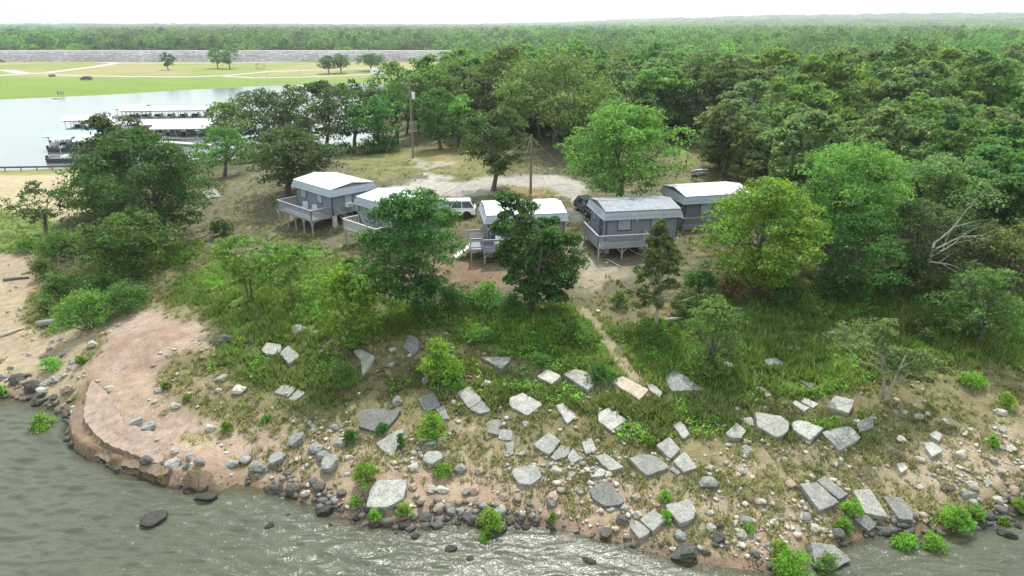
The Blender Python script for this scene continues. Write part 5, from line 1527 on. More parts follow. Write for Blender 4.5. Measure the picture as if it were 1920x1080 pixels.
    if decks:
        d = MB()
        for x0, x1, y0, y1 in decks:
            n = max(1, int((y1 - y0) / .145))
            for k in range(n):
                d.box(x0, x1, y0 + k * (y1 - y0) / n + .004, y0 + (k + 1) * (y1 - y0) / n - .004, -.16, -.12)
            d.box(x0 + .02, x1 - .02, y0 + .01, y0 + .05, -.36, -.165).box(x0 + .02, x1 - .02, y1 - .05, y1 - .01, -.36, -.165)
            d.box(x0 + .02, x0 + .06, y0 + .055, y1 - .055, -.36, -.165).box(x1 - .06, x1 - .02, y0 + .055, y1 - .055, -.36, -.165)
        do = d.build('deck', rail_mat if rail_mat is not RAILW else RAILM, t)
        H = .88
        for (ax, ay, bx_, by_) in rails:
            a, b = Vector((ax, ay, 0)), Vector((bx_, by_, 0))
            v = (b - a).normalized()
            Lr = (b - a).length
            m = MB()
            up = Vector((0, 0, 1))
            m.bar(a + up * (H - .02) - v * .04, b + up * (H - .02) + v * .04, .15, .05)
            m.bar(a + up * (H - .12), b + up * (H - .12), .045, .09)
            m.bar(a + up * .02, b + up * .02, .045, .09)
            n = max(2, int(Lr / .19))
            lat = (ax, ay, bx_, by_) in lattice
            if lat:
                s = .16
                k = -H
                nrm = Vector((-v.y, v.x, 0))
                while k < Lr:
                    for sgn in (1, -1):
                        u0, u1 = k, k + .78
                        z0, z1 = (.0, .78) if sgn > 0 else (.78, .0)
                        if u0 < 0: z0 += sgn * -u0; u0 = 0
                        if u1 > Lr: z1 -= sgn * (u1 - Lr); u1 = Lr
                        if u1 - u0 > .06:
                            m.bar(a + v * u0 + up * z0 + nrm * .012 * sgn, a + v * u1 + up * z1 + nrm * .012 * sgn, .045, .012)
                    k += s
            else:
                for k in range(n + 1):
                    p = a + v * (Lr * k / n)
                    m.bar(p + up * -.10, p + up * (H - .06), .075, .035)
            for q in (a, b):
                m.box(q.x - .05, q.x + .05, q.y - .05, q.y + .05, -.12, H)
            m.build('railing', rail_mat, do)
        for (x, y, brace) in posts:
            g = gl(x, y)
            m = MB().box(x - .06, x + .06, y - .06, y + .06, g - .35, -.17)
            bl = min(.6, -g * .55)
            for dx in brace:
                m.bar((x, y, -.30 - bl), (x + dx * bl, y, -.20), .07)
            m.build('post', POSTM, do)
        if steps:
            x0, y0, y1, n = steps
            m = MB()
            g = gl(x0 - n * .27, (y0 + y1) / 2)
            for k in range(n):
                z = -.16 + (g + .16) * (k + 1) / (n + 1)
                m.box(x0 - (k + 1) * .28, x0 - k * .28 - .01, y0, y1, z - .05, z)
            for y in (y0 + .06, y1 - .06):
                m.bar((x0, y, -.30), (x0 - n * .28, y, g - .05), .06, .24)
            m.build('steps', STEPM, do)
    return t

def frame_from(pl, pr):
    """Angle of the line from pl to pr."""
    return math.atan2(pr.y - pl.y, pr.x - pl.x)

def cabins():
    # west cabin: near corner of the roof at (620,355), far end of its long side at (553,336)
    a, b = at_z(553, 336, 9.85), at_z(620, 355, 9.85)
    rz = frame_from(a, b)
    L = (b - a).length
    W = (at_z(700, 341, 9.85) - b).length
    W = 5.2
    cabin('westmost cabin, white roofed on tall braced posts, with two chairs on its deck', (a.x, a.y, 7.06), rz, L, W, roof=ROOFW,
          windows=(('front', .95, .95, 1.15, .95), ('front', 4.35, .95, 1.0, .95), ('east', 1.55, 1.05, .9, .85)), ac=('east', 1.55, .62),
          decks=((-.05, L - .25, -2.45, -.06),), rails=((-.02, -2.42, L - .28, -2.42), (-.02, -.1, -.02, -2.42), (L - .28, -2.42, L - .28, -.1)), lattice=((L - .28, -2.42, L - .28, -.1), (-.02, -.1, -.02, -2.42)),
          posts=[(.05 + k * (L - .45) / 4, -2.36, (1, -1)) for k in range(5)], piers=((.25, .25), (3.5, .25), (L - .2, .25), (.25, W - .3), (L - .25, W - .3)))
    chairs_at = (a, rz, L)
    # second cabin, mostly hidden by the dense tree
    a2 = at_z(671, 368, 9.85)
    rz2 = rz
    cabin('second cabin with pale blue roof, mostly hidden by the dense dark tree', (a2.x, a2.y, 7.06), rz2, 7.2, 5.2, roof=ROOFB, band=BANDD, rail_mat=RAILW,
          windows=(('front', 1.6, .9, 1.1, 1.0), ('front', 4.6, .9, 1.1, 1.0)),
          decks=((-.05, 5.6, -2.0, -.06),), rails=((-.02, -1.97, 5.55, -1.97), (-.02, -.1, -.02, -1.97), (5.55, -1.97, 5.55, -.1)),
          posts=[(.1, -1.9, (1,)), (2.8, -1.9, (1, -1)), (5.45, -1.9, (-1,))])
    # third cabin
    a3, b3 = at_z(915, 403, 9.9), at_z(1059, 398, 9.9)
    rz3 = frame_from(a3, b3)
    L3 = (b3 - a3).length
    cabin('third cabin, white roofed behind the lobed tree, with plank steps to a lattice deck', (a3.x, a3.y, 7.12), rz3, L3, 5.2, roof=ROOFW,
          windows=(('front', 2.2, .95, 1.2, .95), ('front', 5.2, .95, 1.1, .95)), door=('front', .25),
          decks=((-.62, 4.6, -1.5, -.06), (-1.75, -.64, -1.0, 1.9)),
          rails=((-.6, -1.47, 4.55, -1.47), (4.55, -1.47, 4.55, -.1), (-1.72, 1.87, -.1, 1.87), (-1.72, -.97, -.68, -.97)),
          lattice=((-.6, -1.47, 4.55, -1.47), (-1.72, 1.87, -.1, 1.87), (-1.72, -.97, -.68, -.97)),
          posts=[(-.5, -1.4, (1,)), (2.2, -1.4, (1, -1)), (4.4, -1.4, (-1,)), (-1.65, -.9, ()), (-1.65, 1.8, ())], steps=(-1.76, -.2, .9, 5))
    # fourth cabin with dark roof
    a4, b4 = at_z(1138, 398, 9.92), at_z(1273, 392, 9.92)
    rz4 = frame_from(a4, b4)
    L4 = (b4 - a4).length
    cabin('fourth cabin with a weathered dark metal roof and a railed deck round its corner', (a4.x, a4.y, 7.22), rz4, L4, 5.2, walls=WALLM, roof=ROOFG, band=BANDD,
          windows=(('front', 1.15, .95, 1.2, 1.0), ('front', 4.4, 1.0, 1.1, .95), ('west', 3.5, .95, .8, .9)), door=('west', 1.1), lamp=2.9,
          decks=((-1.15, 3.7, -1.45, -.06), (-1.15, -.06, -.05, 3.6)), rails=((-1.12, -1.42, 3.65, -1.42), (-1.12, 3.55, -1.12, -1.42), (3.65, -1.42, 3.65, -.1)),
          lattice=((3.65, -1.42, 3.65, -.1),), posts=[(-1.05, -1.36, (1,)), (3.55, -1.36, (-1,)), (1.2, -1.36, (1, -1)), (-1.05, 3.4, ())])
    # fifth cabin
    a5, c5 = at_z(1287, 369, 9.9), at_z(1334, 365.5, 9.9)
    rz5 = frame_from(a5, c5) * .5 + rz4 * .5
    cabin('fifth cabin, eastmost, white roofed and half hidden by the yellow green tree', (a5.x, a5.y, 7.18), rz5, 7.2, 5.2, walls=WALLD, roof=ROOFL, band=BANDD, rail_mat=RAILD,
          windows=(('front', 1.7, .95, 1.2, 1.0), ('front', 4.9, .95, 1.1, 1.0), ('west', 3.2, .95, .8, .9)), door=('west', .9),
          decks=((-.85, 7.3, -1.3, -.06),), rails=((-.82, -1.27, 7.25, -1.27), (-.82, -.1, -.82, -1.27), (7.25, -1.27, 7.25, -.1)),
          posts=[(-.75, -1.2, (1,)), (2.5, -1.2, (1, -1)), (6.9, -1.2, (-1,))])
    # chairs on the decks
    def chair(label, x, y, ang, base, mat, grp):
        a, rz, zf = base
        p = Matrix.Translation((a.x, a.y, zf)) @ Matrix.Rotation(rz, 4, 'Z') @ Vector((x, y, -.118))
        t = thing('patio_chair', label, 'chair', p, rz + ang, grp)
        MB().box(-.27, .27, -.25, .27, .38, .43).build('seat', mat, t, bevel=.012)
        m = MB()
        M = Matrix.Translation((0, .26, .42)) @ Matrix.Rotation(-.28, 4, 'X')
        m.box(-.26, .26, -.02, .02, 0, .62, M)
        m.build('backrest', mat, t, bevel=.012)
        for sx in (-1, 1):
            MB().bar((sx * .28, -.27, .62), (sx * .28, .36, .64), .05, .03).build('armrest', mat, t)
            MB().bar((sx * .25, -.22, 0), (sx * .27, -.24, .62), .04).build('leg', mat, t)
            MB().bar((sx * .25, .26, 0), (sx * .27, .22, .62), .04).build('leg', mat, t)
    grey = plain('patio_chair_grey', (.45, .47, .52), .6, .1)
    chair('grey patio chair in the middle of the westmost deck', 3.35, -.95, 1.0, (a, rz, 7.06), grey, 'patio chairs on the westmost deck')
    chair('grey patio chair near the lattice end of the westmost deck', 5.35, -1.05, .9, (a, rz, 7.06), grey, 'patio chairs on the westmost deck')
    chair('white patio chair behind the lattice rail of the third cabin', .75, -.75, -.3, (a3, rz3, 7.12), WHITE, None)
cabins()

# ------------------------------------------------------------------ vehicles
TYRE = plain('tyre_rubber', (.018, .018, .018), .85, .2)
REDL = plain('tail_light_red', (.28, .015, .015), .25, .1)
LAMPW = plain('headlight_clear', (.7, .7, .7), .15, .05)
PLASTIC = plain('black_plastic', (.03, .03, .032), .6, .2)

def vehicle(name, label, cat, loc, rz, paint, L=5.3, W=2.0, H=1.88, hood=1.25, kind='suv', group=None):
    """Forward is +x. Body side profile swept across the width and drawn in above the belt line."""
    t = thing(name, label, cat, loc, rz, group)
    hl, belt = L / 2, H * .56
    zb = .34
    arch = .46
    wf, wr = hl - .95, -hl + 1.0
    def arcpts(c):
        return [(c + arch * math.cos(a), .36 + arch * math.sin(a)) for a in np.linspace(PI * .03, PI * .97, 8)]
    prof = [(hl - .03, zb + .08), (hl, .62), (hl - .04, belt - .14), (hl - .28, belt - .02), (hl - hood, belt + .07)]
    if kind == 'pickup':
        prof += [(.15, belt + .08), (-.62, belt + .08), (-.66, belt - .03), (-hl + .03, belt - .03)]
    else:
        prof += [(-hl + .10, belt + .05)]
    prof += [(-hl, belt - .10), (-hl, .62), (-hl + .06, zb + .06)]
    low = [(-hl + .10, zb)] + [p for p in reversed(arcpts(wr))] + [p for p in reversed(arcpts(wf))] + [(hl - .10, zb)]
    ring = prof + low
    m = MB()
    n = len(ring)
    hw = W / 2
    def half(z, x):
        e = hw - .05 * max(0, abs(x) / hl - .75) / .25 * 1.6
        return e - max(0, (z - .95)) * .10 - max(0, .5 - z) * .12
    for s in (-1, 1):
        m.v += [(x, s * half(z, x), z) for x, z in ring]
    for i in range(n):
        j = (i + 1) % n
        m.f.append((i, j, n + j, n + i))
    # flanks
    m.f.append(tuple(range(n))[::-1])
    m.f.append(tuple(range(n, 2 * n)))
    bo = m.build('body', paint, t, fix=True)
    md = bo.modifiers.new('soft_edges', 'BEVEL')
    md.width, md.segments, md.limit_method = .035, 2, 'ANGLE'
    # cabin of pillars and glass
    if kind == 'pickup':
        gb = [(hl - hood + .02, belt + .06), (hl - hood - .62, H - .03), (-.35, H), (-.60, belt + .07)]
    else:
        gb = [(hl - hood + .02, belt + .05), (hl - hood - .72, H - .05), (-hl + .62, H - .03), (-hl + .13, belt + .04)]
    def gy(z): return hw - .07 - (z - belt) * .36
    g = MB()
    for s in (-1, 1):
        g.v += [(x, s * gy(z), z) for x, z in gb]
    g.f += [(0, 1, 5, 4), (2, 3, 7, 6), (1, 2, 6, 5), (3, 2, 1, 0), (4, 5, 6, 7), (0, 4, 7, 3)]
    go = g.build('greenhouse', paint, t, fix=True)
    md = go.modifiers.new('soft_edges', 'BEVEL')
    md.width, md.segments = .05, 2
    def gp(u, v, s, off=.012):
        """Point on the side glass plane: u along, v up."""
        z = belt + .07 + v * (H - .13 - belt - .07)
        xf = np.interp(z, [gb[0][1], gb[1][1]], [gb[0][0], gb[1][0]]) - .10
        xr = np.interp(z, [gb[3][1], gb[2][1]], [gb[3][0], gb[2][0]]) + .10
        return (xf + (xr - xf) * u, s * (gy(z) + off), z)
    panes = ((-.02, .33), (.35, .66), (.68, 1.0)) if kind == 'suv' else ((0, .50), (.55, .98))
    for s in (-1, 1):
        for u0, u1 in panes:
            w = MB()
            f = [gp(u0, 0, s), gp(u1, 0, s), gp(u1, 1, s), gp(u0, 1, s)]
            bk = [gp(u0, 0, s, -.02), gp(u1, 0, s, -.02), gp(u1, 1, s, -.02), gp(u0, 1, s, -.02)]
            w.add(f + bk, [(0, 1, 2, 3), (7, 6, 5, 4), (0, 4, 5, 1), (1, 5, 6, 2), (2, 6, 7, 3), (3, 7, 4, 0)])
            w.build('side_window', GLASS, t, fix=True)
    def cross(p0, p1, wd, name):
        (x0, z0), (x1, z1) = p0, p1
        d = Vector((x1 - x0, 0, z1 - z0)).normalized()
        nn = Vector((d.z, 0, -d.x))
        if nn.x * (1 if name == 'windscreen' else -1) < 0: nn = -nn
        a, b = .12, .9
        w = MB()
        q = []
        for tt in (a, b):
            x, z = x0 + (x1 - x0) * tt, z0 + (z1 - z0) * tt
            for s in (-1, 1): q.append(Vector((x, s * (gy(z) - .10), z)) + nn * .014)
        q2 = [v - nn * .03 for v in q]
        w.add(q + q2, [(0, 1, 3, 2), (6, 7, 5, 4), (0, 4, 5, 1), (1, 5, 7, 3), (3, 7, 6, 2), (2, 6, 4, 0)])
        w.build(name, GLASS, t, fix=True)
    cross(gb[0], gb[1], 0, 'windscreen')
    cross(gb[3], gb[2], 0, 'rear_window')
    for x in (wf, wr):
        for s in (-1, 1):
            ww = MB()
            prof_t = [(.22, -.11), (.33, -.12), (.385, -.07), (.385, .07), (.33, .12), (.22, .11)]
            ww.lathe(prof_t, 20)
            o = ww.build('wheel', TYRE, t, smooth=False)
            o.location, o.rotation_euler = (x, s * (hw - .13), .385), (PI / 2, 0, 0)
            r = MB().lathe([(.05, -.10), (.235, -.105), (.235, .105), (.05, .115)], 14)
            for k in range(5):
                a = k * 2 * PI / 5
                r.bar((.04 * math.cos(a), .04 * math.sin(a), -.118 * s * -1), (.22 * math.cos(a), .22 * math.sin(a), -.118 * s * -1), .06, .02)
            r.build('rim', RIM, o)
    for s in (-1, 1):
        MB().box(hl - .16, hl - .005, s * (hw - .30) - .17, s * (hw - .30) + .17, belt - .30, belt - .13).build('headlight', LAMPW, t, bevel=.02)
        MB().box(-hl - .012, -hl + .10, s * (hw - .13) - .075, s * (hw - .13) + .075, belt - .40, belt + (.0 if kind == 'suv' else -.06)).build('tail_light', REDL, t, bevel=.015)
        MB().box(hl - hood - .12, hl - hood + .10, s * (hw + .10) - .11, s * (hw + .10) + .11, belt + .12, belt + .30).build('mirror', PLASTIC, t, bevel=.02)
    MB().box(-hl - .07, -hl + .05, -hw + .12, hw - .12, .44, .62).build('rear_bumper', PLASTIC if kind == 'suv' else RIM, t, bevel=.02)
    MB().box(hl - .05, hl + .05, -hw + .14, hw - .14, .42, .60).build('front_bumper', PLASTIC, t, bevel=.02)
    MB().box(hl - .04, hl + .018, -.48, .48, belt - .36, belt - .16).build('grille', PLASTIC, t)
    return t

PAINT_W = plain('car_paint_white', (.80, .80, .80), .25, .03, 1, spec=.6)
PAINT_B = plain('car_paint_black', (.022, .021, .022), .22, .1, 1, spec=.6)
PAINT_G = plain('car_paint_dark_grey', (.07, .075, .085), .28, .1, 1, spec=.6)
PAINT_S = plain('car_paint_silver', (.48, .49, .50), .3, .05, 1, metallic=.4)

def vehicles():
    r = on_ground(868, 411)
    rz = PI + .06
    # rear near wheel stands at r; the car points west
    c = Vector((r.x, r.y, 0)) + Matrix.Rotation(rz, 3, 'Z') @ Vector((1.25, -1.0, 0))
    vehicle('parked_car', 'white sport utility car parked on the grass behind the second cabin', 'car', (c.x, c.y, gz(c.x, c.y) + .01), rz, PAINT_W, 5.35, 2.05, 1.93)
    # hitch with ball mount
    h = Matrix.Translation((c.x, c.y, gz(c.x, c.y))) @ Matrix.Rotation(rz, 4, 'Z')
    t = thing('trailer_tongue', 'dark trailer tongue standing on the grass behind the white car', 'trailer tongue', h @ Vector((-4.1, .35, 0)), rz)
    MB().bar((1.0, 0, .48), (-.35, 0, .48), .10).bar((-.35, -.5, .48), (.5, 0, .48), .08).bar((-.35, .5, .48), (.5, 0, .48), .08).build('frame', PLASTIC, t)
    MB().tube([(.45, 0, .0), (.45, 0, .85)], .04, 8).box(.38, .52, -.07, .07, 0, .04).build('jack', PLASTIC, t)
    MB().box(-.38, .02, -.18, .18, .53, .78).build('winch_box', PLASTIC, t, bevel=.02)
    # black car by the fourth cabin
    p = on_ground(1105, 404)
    vehicle('parked_car', 'black car parked nose out on the gravel beside the fourth cabin', 'car', (p.x, p.y + .8, gz(p.x, p.y) + .01), math.radians(-74), PAINT_B, 4.75, 1.9, 1.68, 1.15)
    p = on_ground(393, 306)
    vehicle('pickup_truck', 'white pickup truck parked between the dark tree and the wide oak', 'pickup truck', (p.x, p.y, gz(p.x, p.y) + .01), PI + .25, PAINT_W, 5.6, 2.0, 1.85, 1.4, 'pickup')
    p = on_ground(404, 297)
    vehicle('parked_car', 'silver car parked behind the white pickup truck', 'car', (p.x + .5, p.y + 1, gz(p.x, p.y) + .01), PI + .3, PAINT_S, 4.6, 1.85, 1.5)
    p = on_ground(162, 150)
    vehicle('parked_car', 'dark car parked alone on the green lake shore lawn', 'car', (p.x, p.y, gz(p.x, p.y) + .01), PI - .15, PAINT_G, 5.4, 2.0, 1.85)
    p = on_ground(3, 117)
    vehicle('parked_car', 'dark car on the park road at the edge of the view', 'car', (p.x, p.y, gz(p.x, p.y) + .01), .2, PAINT_G, 5.0, 2.0, 1.8)
    p = on_ground(1, 112)
    vehicle('parked_car', 'white car behind the dark car on the park road', 'car', (p.x - 1, p.y + 4, gz(p.x, p.y) + .01), .2, PAINT_W, 5.0, 2.0, 1.8)
    # camper under the park tree
    def camper(label, p, rz, L=7.5):
        t = thing('camper_trailer', label, 'camper', p, rz, 'camper trailers among the trees')
        MB().prism([(-L / 2, .5), (L / 2 - .5, .5), (L / 2, 1.3), (L / 2 - .15, 2.6), (L / 2 - .5, 2.9), (-L / 2 + .2, 2.9), (-L / 2, 2.7)], 'y', -1.2, 1.2).build('body', WHITE, t, bevel=.06)
        for x in (-2, .4, 2.1): MB().box(x, x + .9, -1.215, -1.18, 1.5, 2.1).build('window', GLASS, t)
        MB().box(-.8, -.1, -1.212, -1.18, .6, 2.4).build('door', RIM, t)
        for x in (-.6, .3):
            for s in (-1, 1):
                o = MB().lathe([(.12, -.1), (.33, -.11), (.36, 0), (.33, .11), (.12, .1)], 12).build('wheel', TYRE, t)
                o.location, o.rotation_euler = (x - .5, s * 1.12, .36), (PI / 2, 0, 0)
        MB().bar((L / 2 - .3, 0, .5), (L / 2 + 1.0, 0, .5), .12).build('tow_bar', PLASTIC, t)
        MB().box(-1.2, -.4, -.4, .4, 2.9, 3.12).build('roof_unit', WHITE, t, bevel=.04)
    p = on_ground(709, 140)
    camper('white camper trailer parked under the dark spreading park tree', (p.x, p.y, gz(p.x, p.y)), .05)
    p = on_ground(1683, 140)
    camper('white camper trailer glimpsed in a gap of the eastern wood', (p.x, p.y, gz(p.x, p.y)), .4)
    p = on_ground(1706, 124)
    camper('camper trailer farther back in the gap of the eastern wood', (p.x, p.y, gz(p.x, p.y)), -.3)
    # small utility cart
    p = on_ground(98, 144)
    t = thing('utility_cart', 'small dark utility cart with white top on the park road', 'utility cart', (p.x, p.y, gz(p.x, p.y)), 1.2)
    MB().prism([(-1.4, .45), (1.4, .45), (1.5, .8), (1.1, 1.05), (.4, 1.05), (.3, .7), (-.4, .7), (-.45, 1.1), (-1.4, 1.1)], 'y', -.7, .7).build('body', PAINT_G, t, bevel=.04)
    MB().box(-.75, .65, -.72, .72, 1.95, 2.05).build('roof', WHITE, t, bevel=.03)
    for x, y in ((.6, .62), (.6, -.62), (-.65, .62), (-.65, -.62)): MB().bar((x, y, 1.0), (x * .95, y, 1.95), .05).build('roof_post', PLASTIC, t)
    for x in (.95, -.95):
        for s in (-1, 1):
            o = MB().lathe([(.1, -.11), (.28, -.12), (.32, 0), (.28, .12), (.1, .11)], 12).build('wheel', TYRE, t)
            o.location, o.rotation_euler = (x, s * .68, .32), (PI / 2, 0, 0)
vehicles()

# ------------------------------------------------------------------ poles, wires, markers
POLEM = plain('utility_pole_wood', (.20, .165, .135), .9, .25, 3)
WIREM = plain('wire', (.10, .10, .10), .6, .1)
WIREL = plain('guy_wire_galvanised', (.45, .45, .44), .5, .1)
YELLOW = plain('guy_guard_yellow', (.62, .60, .22), .6, .1)

def sag(a, b, s, n=14):
    return [a.lerp(b, i / n) - Vector((0, 0, s * 4 * (i / n) * (1 - i / n))) for i in range(n + 1)]

def poles():
    def pole(label, px, pb, pt, arm=0.0, r=.15, transformer=False, depth=0):
        p = on_ground(px, pb)
        top = at_y(px, pt, p.y).z
        t = thing('utility_pole', label, 'utility pole', p, 0, 'utility poles')
        h = top - p.z
        MB().tube([(0, 0, -.4), (0, 0, h * .5), (0, 0, h)], [r, r * .88, r * .72], 10).build('pole', POLEM, t)
        if arm:
            MB().box(-arm, arm, -.16, -.04, h - .38, h - .24).build('crossarm', POLEM, t)
            for x in (-arm * .9, -arm * .3, arm * .9):
                MB().lathe([(.03, 0), (.07, .04), (.04, .10), (.07, .15), (.03, .2)], 8, (x, -.10, h - .24)).build('insulator', RIM, t)
        if transformer:
            m = MB().lathe([(.05, -.02), (.27, 0), (.27, .85), (.22, .93), (.05, .96)], 14, (.48, -.05, h - 2.4))
            to = m.build('transformer', plain('transformer_grey', (.62, .64, .65), .45, .06), t)
            MB().lathe([(.04, 0), (.06, .06), (.03, .25)], 8, (.4, -.05, h - 1.45)).build('bushing', RIM, to)
            MB().box(.14, .25, -.12, .02, h - 2.1, h - 1.7).build('bracket', PLASTIC, to)
        return p, Vector((p.x, p.y, top))
    a, at = pole('tall utility pole with crossarm and grey transformer at the back of the lawn', 775, 296, 154, 1.25, .16, True)
    b, bt = pole('shorter dark utility pole on the island of the drive', 995, 362, 252, 0, .17)
    c, ct = pole('utility pole half hidden among trees behind the lawn', 912, 262, 152, .8, .14)
    d, dt = pole('far utility pole in the clearing of the wood', 1112, 150, 104, 1.1, .16)
    def wire(label, pts, mat=WIREM, r=.014, name='overhead_wire', grp='overhead wires'):
        o = MB().tube(pts, r, 5).build(name, mat)
        tag(o, label, 'wire', grp)
    wire('slack overhead wire from the transformer pole to the island pole', sag(at - Vector((-.2, 0, 2.3)), bt - Vector((0, 0, .2)), 1.8))
    q = at_z(800, 383, 9.2)
    wire('service wire dropping from the island pole towards the second cabin', sag(bt - Vector((0, 0, .15)), Vector((q.x, q.y, 9.3)), .5))
    wire('service wire dropping from the island pole towards the fourth cabin', sag(bt - Vector((0, 0, .15)), at_z(1150, 391, 10.0), .4))
    wire('service wire from the island pole over the third cabin', sag(bt - Vector((0, 0, .15)), at_z(955, 380, 10.1), .25))
    wire('high line from the transformer pole to the pole among the trees', sag(at - Vector((-1.1, 0, .1)), ct - Vector((0, 0, .2)), .7))
    g = on_ground(1022, 345)
    wire('pale guy wire staying the island pole', [bt - Vector((0, 0, .6)), g], WIREL, .017, 'guy_wire', 'guy wires')
    g2 = on_ground(718, 302)
    wire('pale guy wire staying the transformer pole', [at - Vector((0, 0, 1.2)), g2], WIREL, .015, 'guy_wire', 'guy wires')
    for lab, p0, p1 in (('leaning yellow guy guard on the lawn', (717, 309), (727, 290)), ('short yellow marker post on the lawn behind the westmost cabin', (665, 316), (663, 303))):
        s = on_ground(*p0)
        e = at_y(p1[0], p1[1], s.y)
        o = MB().tube([s - Vector((0, 0, .2)), s, e], .055, 8).build('marker_post', YELLOW)
        tag(o, lab, 'marker post')
poles()
# ------------------------------------------------------------------ dam, park roads
def dam():
    t = NT('dam_riprap')
    vor = t.n('ShaderNodeTexVoronoi')
    vor.inputs['Scale'].default_value = .55
    t.l(t.n('ShaderNodeTexCoord').outputs['Object'], vor.inputs['Vector'])
    c = t.ramp(vor.outputs['Color'], [(.1, (.13, .12, .13)), (.5, (.22, .205, .215)), (.9, (.34, .32, .325))])
    c = t.mix(.5, c, t.ramp(t.noise(.05, 4, .6), [(.3, (.16, .15, .155)), (.7, (.28, .26, .265))]))
    rip = t.done(t.principled(c, .95, t.bump(vor.outputs['Distance'], .8, .4)))
    a = at_z(0, 118, 2.6)
    y0 = a.y
    yt = 484.0
    zt = CAM_Z - yt * math.tan(dep(95.5))
    xs = np.linspace(-760, 30, 160)
    V, F = [], []
    prof = [(y0 - 1, 1.6), (y0, 2.6), (y0 + (yt - y0) * .5, 2.6 + (zt - 2.6) * .5), (yt, zt), (yt + 7, zt + .02), (yt + 26, 3)]
    rng = np.random.default_rng(2)
    for x in xs:
        for y, z in prof:
            V.append((x, y + rng.normal() * .3 - (x * .0), z + rng.normal() * .05))
    k = len(prof)
    for i in range(len(xs) - 1):
        for j in range(k - 1):
            F.append((i * k + j, (i + 1) * k + j, (i + 1) * k + j + 1, i * k + j + 1))
    me = np_mesh('dam_embankment', np.array(V), np.array(F), rip, True)
    tag(link('dam_embankment', me), kind='structure')
    road = plain('dam_road_gravel', (.58, .56, .52), .9, .08, .3)
    m = MB().box(-760, 30, yt + .8, yt + 6.2, zt - .2, zt + .16)
    tag(m.build('dam_road', road), kind='structure')
    pm = plain('park_road_gravel', (.36, .345, .31), .95, .1, .3)
    def strip(pts, w, name):
        P = [on_ground(px, py) for px, py in pts]
        Q = []
        for i in range(len(P) - 1):
            for f in np.linspace(0, 1, 14, endpoint=False): Q.append(P[i].lerp(P[i + 1], f))
        Q.append(P[-1])
        V, F = [], []
        for i, q in enumerate(Q):
            d = (Q[min(i + 1, len(Q) - 1)] - Q[max(0, i - 1)])
            d.z = 0
            d.normalize()
            n = Vector((-d.y, d.x, 0))
            for s in (-1, -.33, .33, 1):
                p = q + n * s * w / 2
                V.append((p.x, p.y, gz(p.x, p.y) + .07))
        for i in range(len(Q) - 1):
            for j in range(3): F.append((i * 4 + j, i * 4 + j + 1, (i + 1) * 4 + j + 1, (i + 1) * 4 + j))
        me = np_mesh(name, np.array(V), np.array(F), pm, True)
        tag(link(name, me), kind='structure')
    strip([(-80, 111), (60, 111.5), (140, 114), (220, 118.2), (330, 118.8), (480, 117.5), (640, 114.5), (720, 112.5)], 5.5, 'dam_foot_road')
    strip([(220, 118.5), (180, 125), (130, 131.5), (85, 137), (40, 139.5), (-60, 146)], 7.5, 'park_road')
    strip([(-60, 131), (15, 132), (45, 138)], 7, 'park_road')
    strip([(85, 140), (150, 142.5), (250, 144), (350, 144.5), (420, 142), (500, 135), (600, 131), (700, 129)], 5, 'park_path')
    strip([(420, 143), (480, 146.5), (560, 145), (660, 141), (720, 139)], 4, 'park_path')
dam()

# ------------------------------------------------------------------ marina
SHEDR = roof_metal('marina_white_roof', (.66, .665, .67), 1.2, 0, .4)
SHEDO = roof_metal('marina_grey_roof', (.48, .48, .50), 1.2, .3, .45)
SHEDB = roof_metal('marina_blue_roof', (.30, .52, .66), 1.2, 0, .6)
STEEL = plain('marina_post_steel', (.40, .41, .42), .6, .2)
DOCKM = plain('marina_dock_planks', (.36, .34, .31), .9, .25)
HULLW = plain('boat_hull_white', (.74, .74, .73), .3, .08)
HULLD = plain('boat_hull_dark', (.06, .07, .09), .3, .1)
HULLR = plain('boat_hull_red', (.26, .05, .05), .3, .1)
CANB = plain('boat_canopy_blue', (.05, .12, .32), .8, .1)
CANK = plain('boat_canopy_black', (.03, .03, .035), .8, .1)
DARKV = plain('boat_interior', (.12, .12, .13), .7, .2)

def covered_dock(label, x0, x1, y_base, y_eave, y_back, mat, gable=True, bays=5):
    A, B = at_z(x0, y_base, .35), at_z(x1, y_base, .35)
    Y = (A.y + B.y) / 2
    ze = at_y((x0 + x1) / 2, y_eave, Y).z
    ze = min(max(ze, 2.6), 5.5)
    zr = ze + .9
    Yb = (CAM_Z - zr) / math.tan(dep(y_back))
    D = min(max(Yb - Y, 6), 34)
    cx = (A.x + B.x) / 2
    rz = -math.atan2(cx, Y) * .25
    L = (B - A).length
    t = thing('boat_shed', label, 'boat shed', (cx, Y, 0), rz, 'covered boat sheds of the marina')
    m = MB()
    m.prism([(-.8, ze), (D / 2, zr), (D + .8, ze), (D + .8, ze + .14), (D / 2, zr + .14), (-.8, ze + .14)], 'x', -L / 2 - .6, L / 2 + .6)
    m.build('roof', mat, t)
    f = MB().box(-L / 2, L / 2, 0, .22, ze - .30, ze - .02).box(-L / 2, L / 2, D - .22, D, ze - .30, ze - .02)
    f.build('eave_beam', STEEL, t)
    dk = MB().box(-L / 2, L / 2, -.1, 1.3, .15, .45).box(-L / 2, L / 2, D / 2 - .8, D / 2 + .8, .15, .45)
    for k in range(bays + 1):
        x = -L / 2 + L * k / bays
        dk.box(x - .35, x + .35, 1.31, D / 2 - .81, .15, .43)
    dk.build('dock', DOCKM, t)
    for k in range(bays + 1):
        x = -L / 2 + .12 + (L - .24) * k / bays
        for y in (.12, D / 2, D - .12):
            MB().tube([(x, y, -1.2), (x, y, ze if y != D / 2 else zr)], .07, 6).build('post', STEEL, t)
    return t, L, D, ze

